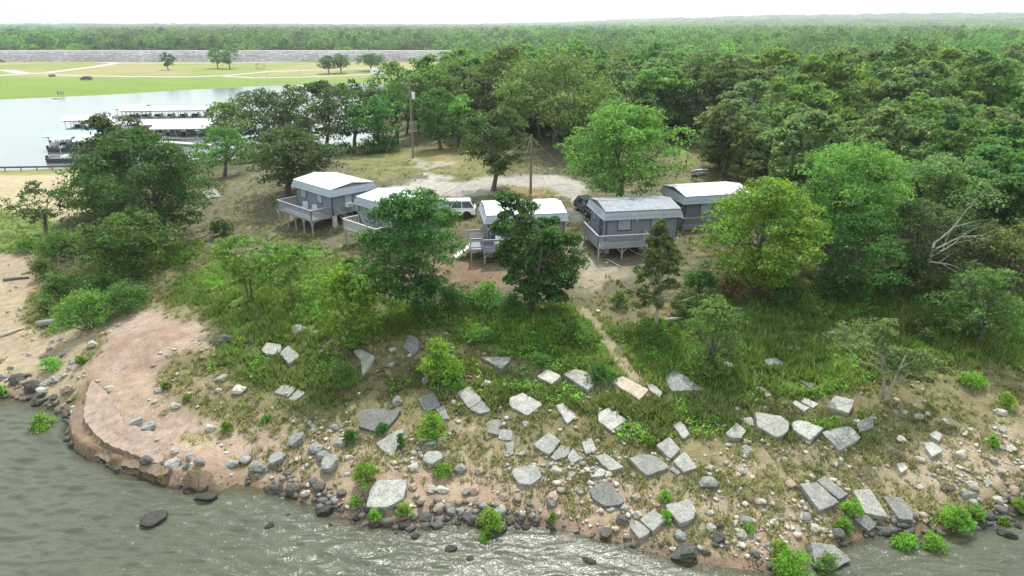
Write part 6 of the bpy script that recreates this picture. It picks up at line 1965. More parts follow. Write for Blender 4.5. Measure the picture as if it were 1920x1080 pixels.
def boat(label, loc, rz, L=6.5, hull=None, canopy=None, kind='runabout', group='boats moored in the marina', engine=True):
    hull = hull or HULLW
    t = thing('moored_boat' if kind != 'sail' else 'sailboat', label, 'boat', loc, rz, group)
    st = [(-.5, .85, .0), (-.25, .95, -.02), (.1, .95, 0), (.32, .68, .10), (.44, .34, .22), (.5, .03, .32)]
    w, h = L * .17, L * .13
    m = MB()
    for x, b, rise in st:
        m.v += [(x * L, -b * w, h * .8 + rise * .6), (x * L, -b * w * .72, -.1), (x * L, 0, -.28 + rise * .5), (x * L, b * w * .72, -.1), (x * L, b * w, h * .8 + rise * .6)]
    n = len(st)
    for i in range(n - 1):
        for j in range(4): m.f.append((i * 5 + j, (i + 1) * 5 + j, (i + 1) * 5 + j + 1, i * 5 + j + 1))
    m.f.append((0, 1, 2, 3, 4))
    m.build('hull', hull, t, fix=True)
    d = MB()
    for i, (x, b, rise) in enumerate(st): d.v += [(x * L * .99, -b * w * .93, h * .66 + rise * .5), (x * L * .99, b * w * .93, h * .66 + rise * .5)]
    for i in range(n - 1): d.f.append((i * 2, i * 2 + 1, i * 2 + 3, i * 2 + 2))
    d.build('deck', DARKV if kind != 'sail' else HULLW, t)
    if kind == 'runabout':
        MB().prism([(.08 * L, h * .6), (.20 * L, h * .6), (.05 * L, h * .6 + .7)], 'y', -w * .7, w * .7).build('windshield', GLASS, t)
        for y in (-.4, .4): MB().box(-.2 * L, -.1 * L, y * w - .3, y * w + .3, h * .5, h * .5 + .7).build('seat', HULLW, t, bevel=.04)
    if canopy:
        c = MB()
        hz = h + 1.75
        for k in range(7):
            a = (k / 6 - .5) * 2
            c.v += [(-.36 * L, a * w * 1.05, hz + .35 * (1 - a * a)), (.16 * L, a * w * 1.05, hz + .30 * (1 - a * a))]
        for k in range(6): c.f.append((k * 2, k * 2 + 2, k * 2 + 3, k * 2 + 1))
        b = len(c.v)
        co = c.build('canopy', canopy, t)
        so = co.modifiers.new('cloth', 'SOLIDIFY'); so.thickness = .04
        for x in (-.34, .14):
            for s in (-1, 1): MB().bar((x * L * .8, s * w * .9, h * .7), (x * L, s * w * 1.02, hz), .05).build('canopy_pole', STEEL, t)
    if kind == 'sail':
        MB().prism([(-.12 * L, h * .6), (.2 * L, h * .6), (.14 * L, h * .6 + .5), (-.1 * L, h * .6 + .55)], 'y', -w * .5, w * .5).build('cabin_top', HULLW, t)
        MB().tube([(.1 * L, 0, .2), (.1 * L, 0, L * 1.25)], .075, 8).build('mast', RIM, t)
        MB().tube([(.1 * L, 0, 1.9), (-.38 * L, 0, 1.9)], [.20, .26], 8).build('boom_cover', CANB, t)
    elif engine:
        e = MB().box(-.5 * L - .45, -.5 * L - .02, -.22, .22, h * .5, h * .5 + .75)
        e.build('outboard_motor', CANK, t, bevel=.06)
    return t

def marina():
    docks = [
        ('white roofed boat shed farthest out on the inlet, with a dark open front', 234, 392, 222, 211, 199.5, SHEDR, 9),
        ('low gabled end roof with a brown stained slope beside the farthest shed', 222, 268, 219, 210, 201, SHEDO, 3),
        ('longest boat shed, grey roofed, in the middle of the marina', 200, 412, 251, 237, 221, SHEDO, 10),
        ('white roofed shed at the head of the longest shed, with domed boat covers', 126, 205, 242, 231, 219, SHEDR, 5),
        ('pale blue roofed boat shed on thin posts at the open end of the marina', 97, 186, 278, 256, 241, SHEDB, 6),
        ('small white roofed shed partly hidden by the grey green tree', 150, 212, 284, 266, 255, SHEDR, 3),
        ('white roofed dock house nearest the shore of the marina', 292, 390, 259, 248, 240.5, SHEDR, 5),
    ]
    rng = random.Random(4)
    info = []
    for lab, x0, x1, yb, ye, yk, mat, bays in docks:
        info.append(covered_dock(lab, x0, x1, yb, ye, yk, mat, True, bays))
    n = 0
    names_ = [('farthest white roofed shed', 0, 7), ('longest grey roofed shed', 2, 8), ('domed cover shed', 3, 3), ('pale blue roofed shed', 4, 3), ('dock house', 6, 3)]
    for nm, k, cnt in names_:
        t, L, D, ze = info[k]
        for i in range(cnt):
            x = -L / 2 + L * (i + .5) / cnt
            p = Matrix.Translation(t.location) @ Matrix.Rotation(t.rotation_euler.z, 4, 'Z') @ Vector((x, min(D * .25, 4.0) + 1.6, .12))
            can = [CANB, CANK, None, CANK, SHEDR][rng.randrange(5)]
            hull = [HULLW, HULLW, HULLD, HULLR][rng.randrange(4)]
            boat(f'moored motor boat berthed under the {nm}', p, -PI / 2 + t.rotation_euler.z + rng.uniform(-.05, .05), rng.uniform(5.4, 6.8), hull, can, group=f'boats berthed under the {nm}')
    p = at_z(130, 283, 0)
    boat('pontoon boat with a white curved canopy off the blue roofed shed', p, .15, 8.0, HULLD, WHITE)
    p = at_z(136, 303, 0)
    boat('dark open work boat moored nearest the beach', p, .1, 9.0, HULLD, None)
    p = at_z(140, 268, 0)
    boat('boat with a bright blue canopy under the blue roofed shed', (p.x, p.y - 3, 0), .1, 6.5, HULLW, CANB)
    p = at_z(479, 190, 0)
    boat('white sailboat with a blue boom cover beyond the inlet trees', p, .5, 8.5, HULLW, None, 'sail', 'sailboats on the inlet')
    p = at_z(502, 189, 0)
    boat('white sailboat with a bare mast beside the one with a blue cover', p, .5, 8.0, HULLW, None, 'sail', 'sailboats on the inlet')
    p = at_z(563, 186, 0)
    boat('white sailboat whose mast shows above the row of dark oaks', p, .4, 8.6, HULLW, None, 'sail', 'sailboats on the inlet')
    # landing stage with two thin posts
    a = at_z(112, 306, 0)
    t = thing('floating_dock', 'low dark floating dock with thin posts nearest the beach', 'dock', (a.x + 4, a.y + 2.5, 0), .1)
    MB().box(-5.5, 6.5, -1, 1, .05, .45).build('deck', DOCKM, t)
    for x in (-5.2, -1.5, 3, 6.2): MB().tube([(x, 1.1, -1), (x, 1.1, 3.1)], .06, 6).build('post', STEEL, t)
    # gangway walkway by the dock house
    a, b = at_z(395, 272, .5), at_z(300, 265, .5)
    t = thing('gangway', 'pale gangway leading from the bank to the dock house', 'gangway', (0, 0, 0))
    MB().bar(a, b, 1.5, .15).build('walkway', plain('gangway_pale', (.55, .52, .46), .8, .1), t)
    for s in (-.7, .7):
        d = (b - a).normalized(); n_ = Vector((-d.y, d.x, 0)) * s
        MB().bar(a + n_ + Vector((0, 0, 1)), b + n_ + Vector((0, 0, 1)), .06).build('handrail', STEEL, t)
    # pipe fence along the beach of the inlet
    t = thing('pipe_fence', 'long low pipe fence along the beach edge of the inlet', 'fence', (0, 0, 0))
    pts = [at_z(px, py, .5) for px, py in ((-260, 324), (-120, 320.5), (0, 317.5), (90, 316.5), (170, 315), (240, 311))]
    for p in pts: p.z = gz(p.x, p.y) + .75
    MB().tube(pts, .17, 8).build('rail', plain('pipe_dark', (.06, .055, .05), .6, .2), t)
    for i in range(len(pts) - 1):
        for k in range(3):
            q = pts[i].lerp(pts[i + 1], k / 3 + .1)
            MB().tube([(q.x, q.y, gz(q.x, q.y) - .3), (q.x, q.y, q.z)], .10, 6).build('post', POLEM, t)
marina()

# ------------------------------------------------------------------ people and a kayak at the far shore
def person(label, loc, rz, shirt, trousers, skin, arms='down'):
    t = thing('person', label, 'person', loc, rz, 'people at the far water edge')
    J = [(0, 0, .95), (0, 0, 1.18), (0, 0, 1.42), (0, .01, 1.55), (0, .02, 1.64), (0, .01, 1.76)]
    R = [.14, .125, .15, .055, .095, .085]
    E = [(0, 1), (1, 2), (2, 3), (3, 4), (4, 5)]
    for s in (-1, 1):
        b = len(J)
        J += [(s * .10, 0, .88), (s * .11, .03 * s, .48), (s * .11, .02 - .06 * s, .07), (s * .12, .14 - .06 * s, .03)]
        R += [.095, .062, .045, .04]
        E += [(0, b), (b, b + 1), (b + 1, b + 2), (b + 2, b + 3)]
        b = len(J)
        el = (s * .27, .02, 1.14) if arms == 'down' else (s * .28, .18, 1.22)
        ha = (s * .28, .10, .88) if arms == 'down' else (s * .14, .42, 1.20)
        J += [(s * .19, 0, 1.42), el, ha]
        R += [.06, .045, .035]
        E += [(2, b), (b, b + 1), (b + 1, b + 2)]
    me = bpy.data.meshes.new('body')
    me.from_pydata(J, E, [])
    o = link('body', me, t)
    sk = o.modifiers.new('skin', 'SKIN')
    for v, r in zip(me.skin_vertices[0].data, R): v.radius = (r, r * .85)
    me.skin_vertices[0].data[0].use_root = True
    o.modifiers.new('smooth', 'SUBSURF').levels = 1
    me.materials.append(skin)
    def wrap(name, prof, mat):
        MB().lathe(prof, 12).build(name, mat, t).scale = (1.15, .85, 1)
    wrap('shirt', [(.17, .93), (.18, 1.05), (.175, 1.2), (.20, 1.38), (.12, 1.47)], shirt)
    for s in (-1, 1):
        MB().tube([(s * .07, 0, .97), (s * .11, .03 * s, .50), (s * .11, 0, .42)], [.13, .09, .085], 9).build('trouser_leg', trousers, t)
    MB().lathe([(.06, 1.70), (.108, 1.72), (.10, 1.80), (.05, 1.85)], 10, (0, -.005, 0)).build('hair', PLASTIC, t)

def far_people():
    skin = plain('skin', (.42, .27, .20), .6, .05)
    dk, rd, bl = plain('cloth_dark', (.05, .05, .06), .9, .1), plain('cloth_red', (.35, .08, .06), .9, .1), plain('cloth_navy', (.06, .07, .13), .9, .1)
    p = on_ground(110, 179.5)
    person('person in dark clothes nearest the kayak at the far water edge', (p.x, p.y, max(gz(p.x, p.y), -.1)), .4, dk, bl, skin)
    p = on_ground(113.5, 179.5)
    person('person in navy shirt standing between two others at the far water edge', (p.x, p.y + .6, max(gz(p.x, p.y), -.1)), -.6, bl, dk, skin, 'fore')
    p = on_ground(119, 179.5)
    person('person in red shirt standing apart at the far water edge', (p.x, p.y, max(gz(p.x, p.y), -.1)), 2.2, rd, dk, skin)
    p = at_z(105, 185, 0)
    t = thing('kayak', 'small white kayak floating off the far lawn', 'kayak', (p.x, p.y, 0), .3)
    m = MB()
    st = [(-1.6, .02), (-1.2, .26), (-.4, .40), (.4, .40), (1.2, .26), (1.6, .02)]
    for x, b in st: m.v += [(x, -b, .30), (x, -b * .6, -.05), (x, b * .6, -.05), (x, b, .30), (x, 0, .36)]
    for i in range(5):
        for j in range(5): m.f.append((i * 5 + j, (i + 1) * 5 + j, (i + 1) * 5 + (j + 1) % 5, i * 5 + (j + 1) % 5))
    m.build('hull', HULLW, t, fix=True)
    MB().lathe([(.22, .34), (.28, .37), (.28, .42), (.22, .42)], 12).build('cockpit', CANK, t)
far_people()

# ------------------------------------------------------------------ dead wood, picnic things
def branch(m, p, d, L, r, depth, rng, bend=.25, forks=(2, 3), thin=.6, up=0.0):
    pts, rad = [p], [r]
    q, dd = np.array(p, float), np.array(d, float)
    n = 4
    for k in range(n):
        dd = dd + rng.normal(size=3) * bend * .4 + np.array([0, 0, up])
        dd /= np.linalg.norm(dd)
        q = q + dd * L / n
        pts.append(tuple(q))
        rad.append(r * (1 - (1 - thin * .8) * (k + 1) / n))
    m.tube(pts, rad, 5 if depth < 2 else 7, cap=depth == 0)
    if depth <= 0: return
    for _ in range(rng.integers(forks[0], forks[1] + 1)):
        k = rng.integers(2, n + 1)
        nd = dd + rng.normal(size=3) * .55
        nd /= np.linalg.norm(nd)
        branch(m, pts[k], nd, L * (.55 + .3 * rng.random()), rad[k] * .62, depth - 1, rng, bend, forks, thin, up)
    nd = dd + rng.normal(size=3) * .25
    branch(m, pts[-1], nd / np.linalg.norm(nd), L * .7, rad[-1] * .85, depth - 1, rng, bend, forks, thin, up)

def dead_wood():
    def to(px, py, y): return np.array(at_y(px, py, y))
    rng = np.random.default_rng(14)
    # bare fallen limbs in the grove
    g = on_ground(1742, 512)
    m = MB()
    y0 = g.y - 5.5
    base = to(1738, 498, y0)
    for a, b, L in (((1752, 455), (1840, 382), 1), ((1748, 470), (1838, 415), 1), ((1745, 482), (1830, 440), 1), ((1742, 490), (1800, 500), .8)):
        s, e = to(*a, y0), to(*b, y0 - .6)
        d = e - s
        l = np.linalg.norm(d)
        m.tube([base, s], [.12, .10], 6)
        branch(m, tuple(s), tuple(d / l), l * .55, .085, 3, rng, .16, (1, 2), .6)
    o = m.build('fallen_dead_tree', DEADWOOD, smooth=True)
    tag(o, 'bare white fallen limbs fanning out of the eastern grove', 'dead tree')
    # standing snag in the wood
    g = on_ground(1425, 300)
    m = MB()
    y0 = g.y - 9
    b0 = to(1418, 262, y0)
    m.tube([(b0[0], b0[1], gz(b0[0], b0[1]) - .2), tuple(b0)], [.3, .2], 8)
    for e in ((1440, 185), (1465, 188), (1415, 195), (1475, 200), (1370, 215), (1355, 225), (1400, 200)):
        d = to(*e, y0 + rng.normal()) - b0
        l = np.linalg.norm(d)
        branch(m, tuple(b0), tuple(d / l), l * .6, .13, 3, rng, .2, (1, 2), .6)
    o = m.build('standing_dead_tree', plain('snag_grey', (.30, .27, .26), .9, .2), smooth=True)
    tag(o, 'leafless grey dead tree standing at the edge of the eastern wood', 'dead tree')
    # bare white bush by the second deck
    m = MB()
    g = on_ground(697, 455)
    y0 = g.y
    for (e, l_) in (((640, 390), 1), ((665, 380), 1), ((700, 375), 1), ((712, 372), 1), ((672, 400), 1), ((725, 400), 1), ((650, 420), 1)):
        s = np.array(g) + rng.normal(size=3) * .08
        d = to(*e, y0 + rng.normal() * .3) - s
        l = np.linalg.norm(d)
        branch(m, tuple(s), tuple(d / l), l * .55, .055, 3, rng, .18, (1, 2), .6)
    o = m.build('dead_bush', plain('bleached_twigs', (.52, .48, .46), .9, .15), smooth=True)
    tag(o, 'bleached leafless bush in front of the second cabin deck', 'dead bush')
    # bare twigs beside the trees
    for lab, (bx, by), ends, c in (('pale bare twigs in front of the dense dark tree', (775, 560), ((765, 500), (790, 490), (800, 515), (782, 480)), DEADWOOD),
                                   ('thin bare branches on the grass beside the tall oval shrub', (773, 690), ((757, 655), (750, 670), (765, 660), (778, 655)), BARK)):
        m = MB()
        g = on_ground(bx, by)
        g.y -= .9
        for e in ends:
            s = np.array(g)
            d = to(*e, g.y) - s
            l = np.linalg.norm(d)
            branch(m, tuple(s), tuple(d / l), l * .6, .03, 2, rng, .25, (1, 2), .6)
        tag(m.build('bare_twigs', c, smooth=True), lab, 'dead twigs')
    # heap of brush at the flank
    m = MB()
    g = on_ground(150, 500)
    for k in range(46):
        p = np.array(g) + np.array([rng.normal() * 1.5, rng.normal() * 1.7, .1 + abs(rng.normal()) * .45])
        p[2] = gz(p[0], p[1]) + .1 + abs(rng.normal()) * .5
        d = rng.normal(size=3); d[2] = abs(d[2]) * .35; d /= np.linalg.norm(d)
        branch(m, tuple(p), tuple(d), 1.1, .03, 1, rng, .3, (1, 2), .6)
    tag(m.build('brush_heap', plain('brush_grey', (.21, .18, .16), .95, .2), smooth=True), 'grey heap of dead brush on the flank above the beach', 'brush heap')
    # logs
    def log(lab, a, b, r, mat=DEADWOOD, lift=0.0, name='driftwood_log'):
        p, q = on_ground(*a), on_ground(*b)
        p.z += r * .7 + lift; q.z += r * .7
        mid = p.lerp(q, .5)
        mid.z = max(gz(mid.x, mid.y) + r * .6, (p.z + q.z) / 2) + .03
        L = (q - p).length
        m = MB().tube([p, p.lerp(mid, .5) + Vector((.03, 0, .02)), mid, mid.lerp(q, .5) - Vector((.04, 0, 0)), q], [r, r * .95, r * .88, r * .8, r * .6], 9)
        tag(m.build(name, mat, smooth=True), lab, 'log', 'driftwood')
        return p, q
    log('pale fallen log propped beside the juniper trunk', (1244, 614), (1288, 598), .13, DEADWOOD, .55, 'fallen_log')
    log('dark driftwood log lying on the beach below the brush heap', (8, 527), (55, 522), .16, plain('drift_dark', (.13, .11, .10), .95, .2))
    log('long thin driftwood on the beach corner', (0, 633), (45, 617), .12, DEADWOOD)
    log('thick grey driftwood trunk above the beach boulders', (72, 612), (135, 604), .30, plain('drift_grey', (.22, .205, .19), .95, .25))
    log('pale driftwood plank at the top of the beach', (40, 515), (95, 500), .11, DEADWOOD)
    log('straight branch lying on the dry slope', (370, 448), (402, 436), .07, DEADWOOD)
    log('dark plank lying in front of the third cabin', (912, 493), (934, 492), .08, PLASTIC)
    log('pale plank on the bare soil in front of the fourth cabin', (1135, 487), (1165, 502), .08, DEADWOOD)
    # picnic clearing
    def onp(px, py):
        p = on_ground(px, py)
        return (p.x, p.y, gz(p.x, p.y))
    t = thing('barbecue_grill', 'small black barbecue grill on the lawn of the picnic clearing', 'grill', onp(1301, 340), .3)
    MB().box(-.35, .35, -.28, .28, .55, .9).build('firebox', PLASTIC, t, bevel=.03)
    for x in (-.3, .3): MB().bar((x, 0, 0), (x, 0, .6), .07).build('leg', PLASTIC, t)
    t = thing('picnic_table', 'grey picnic table behind the barbecue grill', 'picnic table', onp(1313, 328), .2)
    MB().box(-.95, .95, -.4, .4, .70, .76).build('table_top', RAILM, t)
    for s in (-1, 1):
        MB().box(-.95, .95, s * .72 - .14, s * .72 + .14, .42, .47).build('bench', RAILM, t)
        MB().bar((s * .7, -.72, 0), (s * .7, .2, .70), .08).bar((s * .7 + .05, .72, 0), (s * .7 + .05, -.2, .70), .08).build('leg_frame', RAILM, t)
    for k, (px, py) in enumerate(((1272, 326), (1276, 316), (1281, 322), (1286, 313), (1268, 332))):
        p = onp(px, py)
        m = MB().tube([(p[0], p[1], p[2] - .2), (p[0], p[1], p[2] + .9 + .15 * (k % 2))], .11, 7)
        tag(m.build('wooden_stake', POLEM), 'weathered wooden stake in the cluster on the picnic lawn', 'stake', 'wooden stakes on the picnic lawn')
    # picnic shelter far away in the park
    t = thing('picnic_shelter', 'tiny dark picnic shelter on the far park lawn', 'picnic shelter', onp(489, 129), 0)
    MB().prism([(-2.4, 2.3), (0, 3.0), (2.4, 2.3), (2.4, 2.4), (0, 3.12), (-2.4, 2.4)], 'y', -2, 2).build('roof', POLEM, t)
    for x in (-2, 2):
        for y in (-1.6, 1.6): MB().bar((x, y, 0), (x, y, 2.4), .16).build('post', POLEM, t)
    # broken concrete slab lying by the dark tree
    slab([(380, 358), (404, 354), (414, 368), (388, 372)], ROCK['light'], 'flat pale concrete pad on the dry slope behind the big dark tree', 991, .10, .3, group='concrete pads')
dead_wood()

# ------------------------------------------------------------------ grass and rubble: nobody could count them
def grass_and_rubble():
    rng = np.random.default_rng(77)
    t = NT('grass_blades')
    a = t.n('ShaderNodeAttribute', attribute_name='cover')
    geo = t.n('ShaderNodeNewGeometry')
    v = t.math('ADD', t.math('MULTIPLY', geo.outputs['Random Per Island'], .7), .65)
    hv = t.n('ShaderNodeHueSaturation')
    t.l(a.outputs['Color'], hv.inputs['Color'])
    t.l(v, hv.inputs['Value'])
    d = t.principled(hv.outputs[0], .7, spec=.2)
    tr = t.n('ShaderNodeBsdfTranslucent')
    t.l(t.mix(1.0, hv.outputs[0], (1.3, 1.45, .8), 'MULTIPLY'), tr.inputs['Color'])
    mx = t.n('ShaderNodeMixShader')
    mx.inputs[0].default_value = .35
    t.l(d.outputs[0], mx.inputs[1]); t.l(tr.outputs[0], mx.inputs[2])
    gm = t.done(mx)
    n = 420000
    y = 27 + 75 * rng.random(n) ** 1.25
    x = (rng.random(n) * 2 - 1) * (y * .86 + 6)
    free = np.ones(n, bool)
    for poly in SLAB_TOPS:
        q = np.array(poly)
        c0 = q.mean(0)
        near_ = np.where(np.hypot(x - c0[0], y - c0[1]) < 4)[0]
        if len(near_): free[near_[poly_sd(x[near_], y[near_], q) < .10]] = False
    x, y = x[free], y[free]
    n = len(x)
    col, gr, rub = cover(x, y)
    clump = sstep(.30, .62, fbm(x, y, 1.3, 3, 91))
    pr = gr * (.18 + .82 * clump) * .42
    keep = (rng.random(n) < pr) & (ground_z(x, y) > .12)
    x, y, col, gr = x[keep], y[keep], col[keep], gr[keep]
    N = len(x)
    z = ground_z(x, y)
    blades = 9
    green = np.array((.170, .275, .055)); straw = np.array((.30, .265, .13)); dull = np.array((.145, .165, .062))
    mixv = rng.random(N)
    lush = sstep(.6, 1.1, gr)
    k = fbm(x, y, 3.5, 3, 95)
    tc = green * lush[:, None] + dull * (1 - lush)[:, None]
    tc = tc * .55 + col * .45
    st = (mixv < (.16 + .25 * (1 - lush)))[:, None]
    tc = np.where(st, tc * .45 + straw * .55, tc)
    tc = tc * ((.65 + .75 * k) * (1.28 - .2 * lush))[:, None]
    H = (.16 + .34 * rng.random(N)) * (.55 + .6 * lush + .25 * k)
    bx, by, bz, bh = (np.repeat(q, blades) for q in (x, y, z, H))
    ang = rng.random(N * blades) * 6.283
    lean = (.35 + .65 * rng.random(N * blades)) * bh * .95
    w = .028 + .03 * rng.random(N * blades) + bh * .035
    off = rng.normal(size=(N * blades, 2)) * .10
    bx = bx + off[:, 0]; by = by + off[:, 1]
    ca, sa = np.cos(ang), np.sin(ang)
    P0 = np.stack([bx - sa * w, by + ca * w, bz - .03], 1)
    P1 = np.stack([bx + sa * w, by - ca * w, bz - .03], 1)
    P2 = np.stack([bx + ca * lean, by + sa * lean, bz + bh * (.7 + .5 * rng.random(N * blades))], 1)
    V = np.stack([P0, P1, P2], 1).reshape(-1, 3)
    F = np.arange(len(V)).reshape(-1, 3)
    me = np_mesh('grass', V, F, gm, False, np.repeat(np.repeat(tc, blades, 0), 3, 0))
    tag(link('grass', me), 'tussocks of green grass with dry straw over the slope', kind='stuff')
    print('tufts', N)
    # low leafy weeds in the lush places
    n = 90000
    y = 34 + 45 * rng.random(n)
    x = (rng.random(n) * 2 - 1) * (y * .84 + 4)
    col, gr, rub = cover(x, y)
    patch = sstep(.5, .62, fbm(x, y, 4.0, 3, 101))
    free = np.ones(n, bool)
    for poly in SLAB_TOPS:
        q = np.array(poly)
        near_ = np.where(np.hypot(x - q[:, 0].mean(), y - q[:, 1].mean()) < 4)[0]
        if len(near_): free[near_[poly_sd(x[near_], y[near_], q) < .25]] = False
    keep = free & (rng.random(n) < .40 * patch * sstep(.55, 1.0, gr)) & (ground_z(x, y) > .3)
    x, y = x[keep], y[keep]
    c = np.stack([x, y, ground_z(x, y) + .16], 1)
    r = np.stack([np.full(len(x), .30), np.full(len(x), .30), np.full(len(x), .22)], 1) * (.6 + .9 * rng.random((len(x), 1)))
    v, f = leaf_cards(c, r, 9, .17, rng, .5, .8)
    me = np_mesh('undergrowth', v, f, LEAF['lime'])
    tag(link('undergrowth', me), 'low leafy weeds spreading over the grassy brow', kind='stuff')
    # rubble stones
    n = 120000
    y = 26 + 34 * rng.random(n) ** 1.2
    x = (rng.random(n) * 2 - 1) * (y * .86 + 4)
    col, gr, rub = cover(x, y)
    zz = ground_z(x, y)
    band = fbm(x, y, 2.6, 4, 111)
    shore = (zz > -.05) & (zz < .32)
    pr = rub * sstep(.42, .72, band) * .34 + shore * .14 * sstep(.4, .6, fbm(x, y, 5, 2, 112))
    xpx = 960 + FPX * x / (y * CP + CAM_Z * SP)
    pr = pr + (((zz < .45) & (xpx > 520) & (xpx < 1010)) | ((zz < .35) & (xpx > 1620)) | ((zz < .5) & (xpx < 140))) * .10
    keep = (rng.random(n) < pr) & (zz > -.12)
    x, y, zz, col = x[keep], y[keep], zz[keep], col[keep]
    N = len(x)
    base = np.array([(1, 0, 0), (-1, 0, 0), (0, 1, 0), (0, -1, 0), (0, 0, 1), (0, 0, -1), (.62, .62, .5), (-.62, .62, .5), (.62, -.62, .5), (-.62, -.62, .5)])
    tri = np.array([(4, 6, 7), (4, 7, 9), (4, 9, 8), (4, 8, 6), (0, 2, 6), (2, 1, 7), (2, 7, 6), (1, 3, 9), (1, 9, 7), (3, 0, 8), (3, 8, 9), (0, 6, 8), (0, 5, 2), (2, 5, 1), (1, 5, 3), (3, 5, 0)])
    s = .035 + .16 * rng.random(N) ** 3.4 + .03 * rng.random(N)
    xpx = 960 + FPX * x / (y * CP + CAM_Z * SP)
    pile = ((zz < .5) & (xpx > 520) & (xpx < 1010)) | ((zz < .4) & (xpx > 1620)) | ((zz < .6) & (xpx < 140))
    s = s + np.where(pile, .17 * rng.random(N) ** 2.0, 0)
    jit = 1 + rng.normal(size=(N, 10, 1)) * .20
    ang = rng.random(N) * 6.283
    pv = base[None] * jit * (s[:, None] * np.stack([1 + .5 * rng.random(N), np.ones(N), .55 + .3 * rng.random(N)], 1))[:, None, :]
    ca, sa = np.cos(ang)[:, None], np.sin(ang)[:, None]
    px_ = pv[:, :, 0] * ca - pv[:, :, 1] * sa + x[:, None]
    py_ = pv[:, :, 0] * sa + pv[:, :, 1] * ca + y[:, None]
    pz_ = pv[:, :, 2] + (zz + s * .25)[:, None]
    V = np.stack([px_, py_, pz_], 2).reshape(-1, 3)
    F = (tri[None] + (np.arange(N) * 10)[:, None, None]).reshape(-1, 3)
    pale = np.array((.43, .39, .33)); grey = np.array((.33, .32, .30)); pink = np.array((.40, .30, .24)); dark = np.array((.10, .095, .09))
    u = rng.random(N)
    wet = (zz < .16) | (pile & (rng.random(N) < .25))
    c = np.where((u < .45)[:, None], pale, np.where((u < .75)[:, None], grey, pink))
    c = np.where((pile & (u > .25))[:, None], np.array((.19, .165, .145)), c)
    c = np.where(wet[:, None], dark, c) * (.7 + .6 * rng.random((N, 1)))
    t = NT('rubble_stone')
    a = t.n('ShaderNodeAttribute', attribute_name='cover')
    rm = t.done(t.principled(a.outputs['Color'], .9, spec=.2))
    me = np_mesh('rubble', V, F, rm, False, np.repeat(c, 10, 0))
    tag(link('rubble', me), 'loose pale rubble scattered over the sandy slope', kind='stuff')
    print('stones', N)
grass_and_rubble()
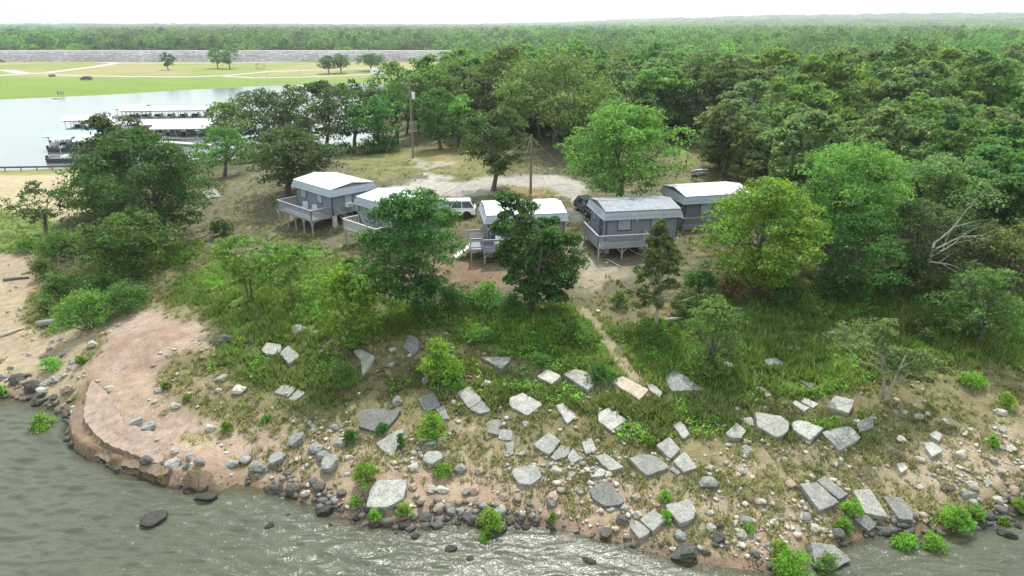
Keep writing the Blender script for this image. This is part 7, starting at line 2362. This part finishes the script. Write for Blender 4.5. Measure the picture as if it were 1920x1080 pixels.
# ------------------------------------------------------------------ camera, light, air
SUN_EL, SUN_AZ = math.radians(57), math.radians(6)     # azimuth measured from +Y towards +X
def make_light():
    cam = bpy.data.cameras.new('camera')
    cam.sensor_width = 36.0
    cam.lens = FPX / 1920.0 * 36.0
    cam.clip_start, cam.clip_end = .5, 20000
    co = bpy.data.objects.new('camera', cam)
    COL.objects.link(co)
    co.location = (0, 0, CAM_Z)
    co.rotation_euler = (PI / 2 - PITCH, 0, 0)
    scene.camera = co
    w = bpy.data.worlds.new('World')
    scene.world = w
    w.use_nodes = True
    nt = w.node_tree
    nt.nodes.clear()
    out = nt.nodes.new('ShaderNodeOutputWorld')
    bg = nt.nodes.new('ShaderNodeBackground')
    sky = nt.nodes.new('ShaderNodeTexSky')
    sky.sky_type = 'NISHITA'
    sky.sun_disc = False
    sky.sun_elevation = SUN_EL
    sky.sun_rotation = SUN_AZ
    sky.altitude = 100
    sky.air_density = 1.0
    sky.dust_density = 3.0
    sky.ozone_density = 1.0
    bg.inputs['Strength'].default_value = SKY_STRENGTH
    # thin high overcast whitening the blue of the clear sky
    tc = nt.nodes.new('ShaderNodeTexCoord')
    mp = nt.nodes.new('ShaderNodeMapping')
    mp.inputs['Scale'].default_value = (1, 1, 3.5)
    ns = nt.nodes.new('ShaderNodeTexNoise')
    ns.inputs['Scale'].default_value = 2.2
    ns.inputs['Detail'].default_value = 5
    rp = nt.nodes.new('ShaderNodeValToRGB')
    rp.color_ramp.elements[0].position, rp.color_ramp.elements[0].color = .3, (.78, .78, .78, 1)
    rp.color_ramp.elements[1].position, rp.color_ramp.elements[1].color = .7, (.96, .96, .96, 1)
    mx = nt.nodes.new('ShaderNodeMix')
    mx.data_type = 'RGBA'
    mx.inputs[7].default_value = (6.9, 7.9, 7.9, 1)
    nt.links.new(tc.outputs['Generated'], mp.inputs[0])
    nt.links.new(mp.outputs[0], ns.inputs['Vector'])
    nt.links.new(ns.outputs[0], rp.inputs[0])
    nt.links.new(rp.outputs[0], mx.inputs[0])
    nt.links.new(sky.outputs[0], mx.inputs[6])
    nt.links.new(mx.outputs[2], bg.inputs['Color'])
    nt.links.new(bg.outputs[0], out.inputs['Surface'])
    s = bpy.data.lights.new('sun', 'SUN')
    s.energy = SUN_STRENGTH
    s.angle = math.radians(1.2)
    s.color = (1.0, .972, .925)
    so = bpy.data.objects.new('sun', s)
    COL.objects.link(so)
    d = Vector((math.sin(SUN_AZ) * math.cos(SUN_EL), math.cos(SUN_AZ) * math.cos(SUN_EL), math.sin(SUN_EL)))
    so.rotation_euler = d.to_track_quat('Z', 'Y').to_euler()
    so.location = d * 200
    # air
    t = bpy.data.materials.new('haze')
    t.use_nodes = True
    n = t.node_tree
    n.nodes.clear()
    o = n.nodes.new('ShaderNodeOutputMaterial')
    v = n.nodes.new('ShaderNodeVolumePrincipled')
    v.inputs['Color'].default_value = (.95, .98, 1.0, 1)
    v.inputs['Density'].default_value = HAZE
    v.inputs['Anisotropy'].default_value = .6
    n.links.new(v.outputs[0], o.inputs['Volume'])
    b = MB().box(-5400, 5400, -400, 5800, -3.4, 190)
    tag(b.build('haze', t), kind='stuff')
    scene.view_settings.view_transform = 'Standard'
    scene.view_settings.look = 'None'
    scene.view_settings.exposure = EXPOSURE
    scene.view_settings.gamma = 1
    scene.view_settings.use_curve_mapping = False
    scene.cycles.max_bounces = 6
    scene.cycles.diffuse_bounces = 3
    scene.cycles.glossy_bounces = 3
    scene.cycles.transparent_max_bounces = 8
    scene.cycles.transmission_bounces = 4
    scene.cycles.volume_bounces = 0
    scene.cycles.sample_clamp_indirect = 6
SKY_STRENGTH, SUN_STRENGTH, HAZE, EXPOSURE = .125, 3.5, .00022, 0.70
make_light()
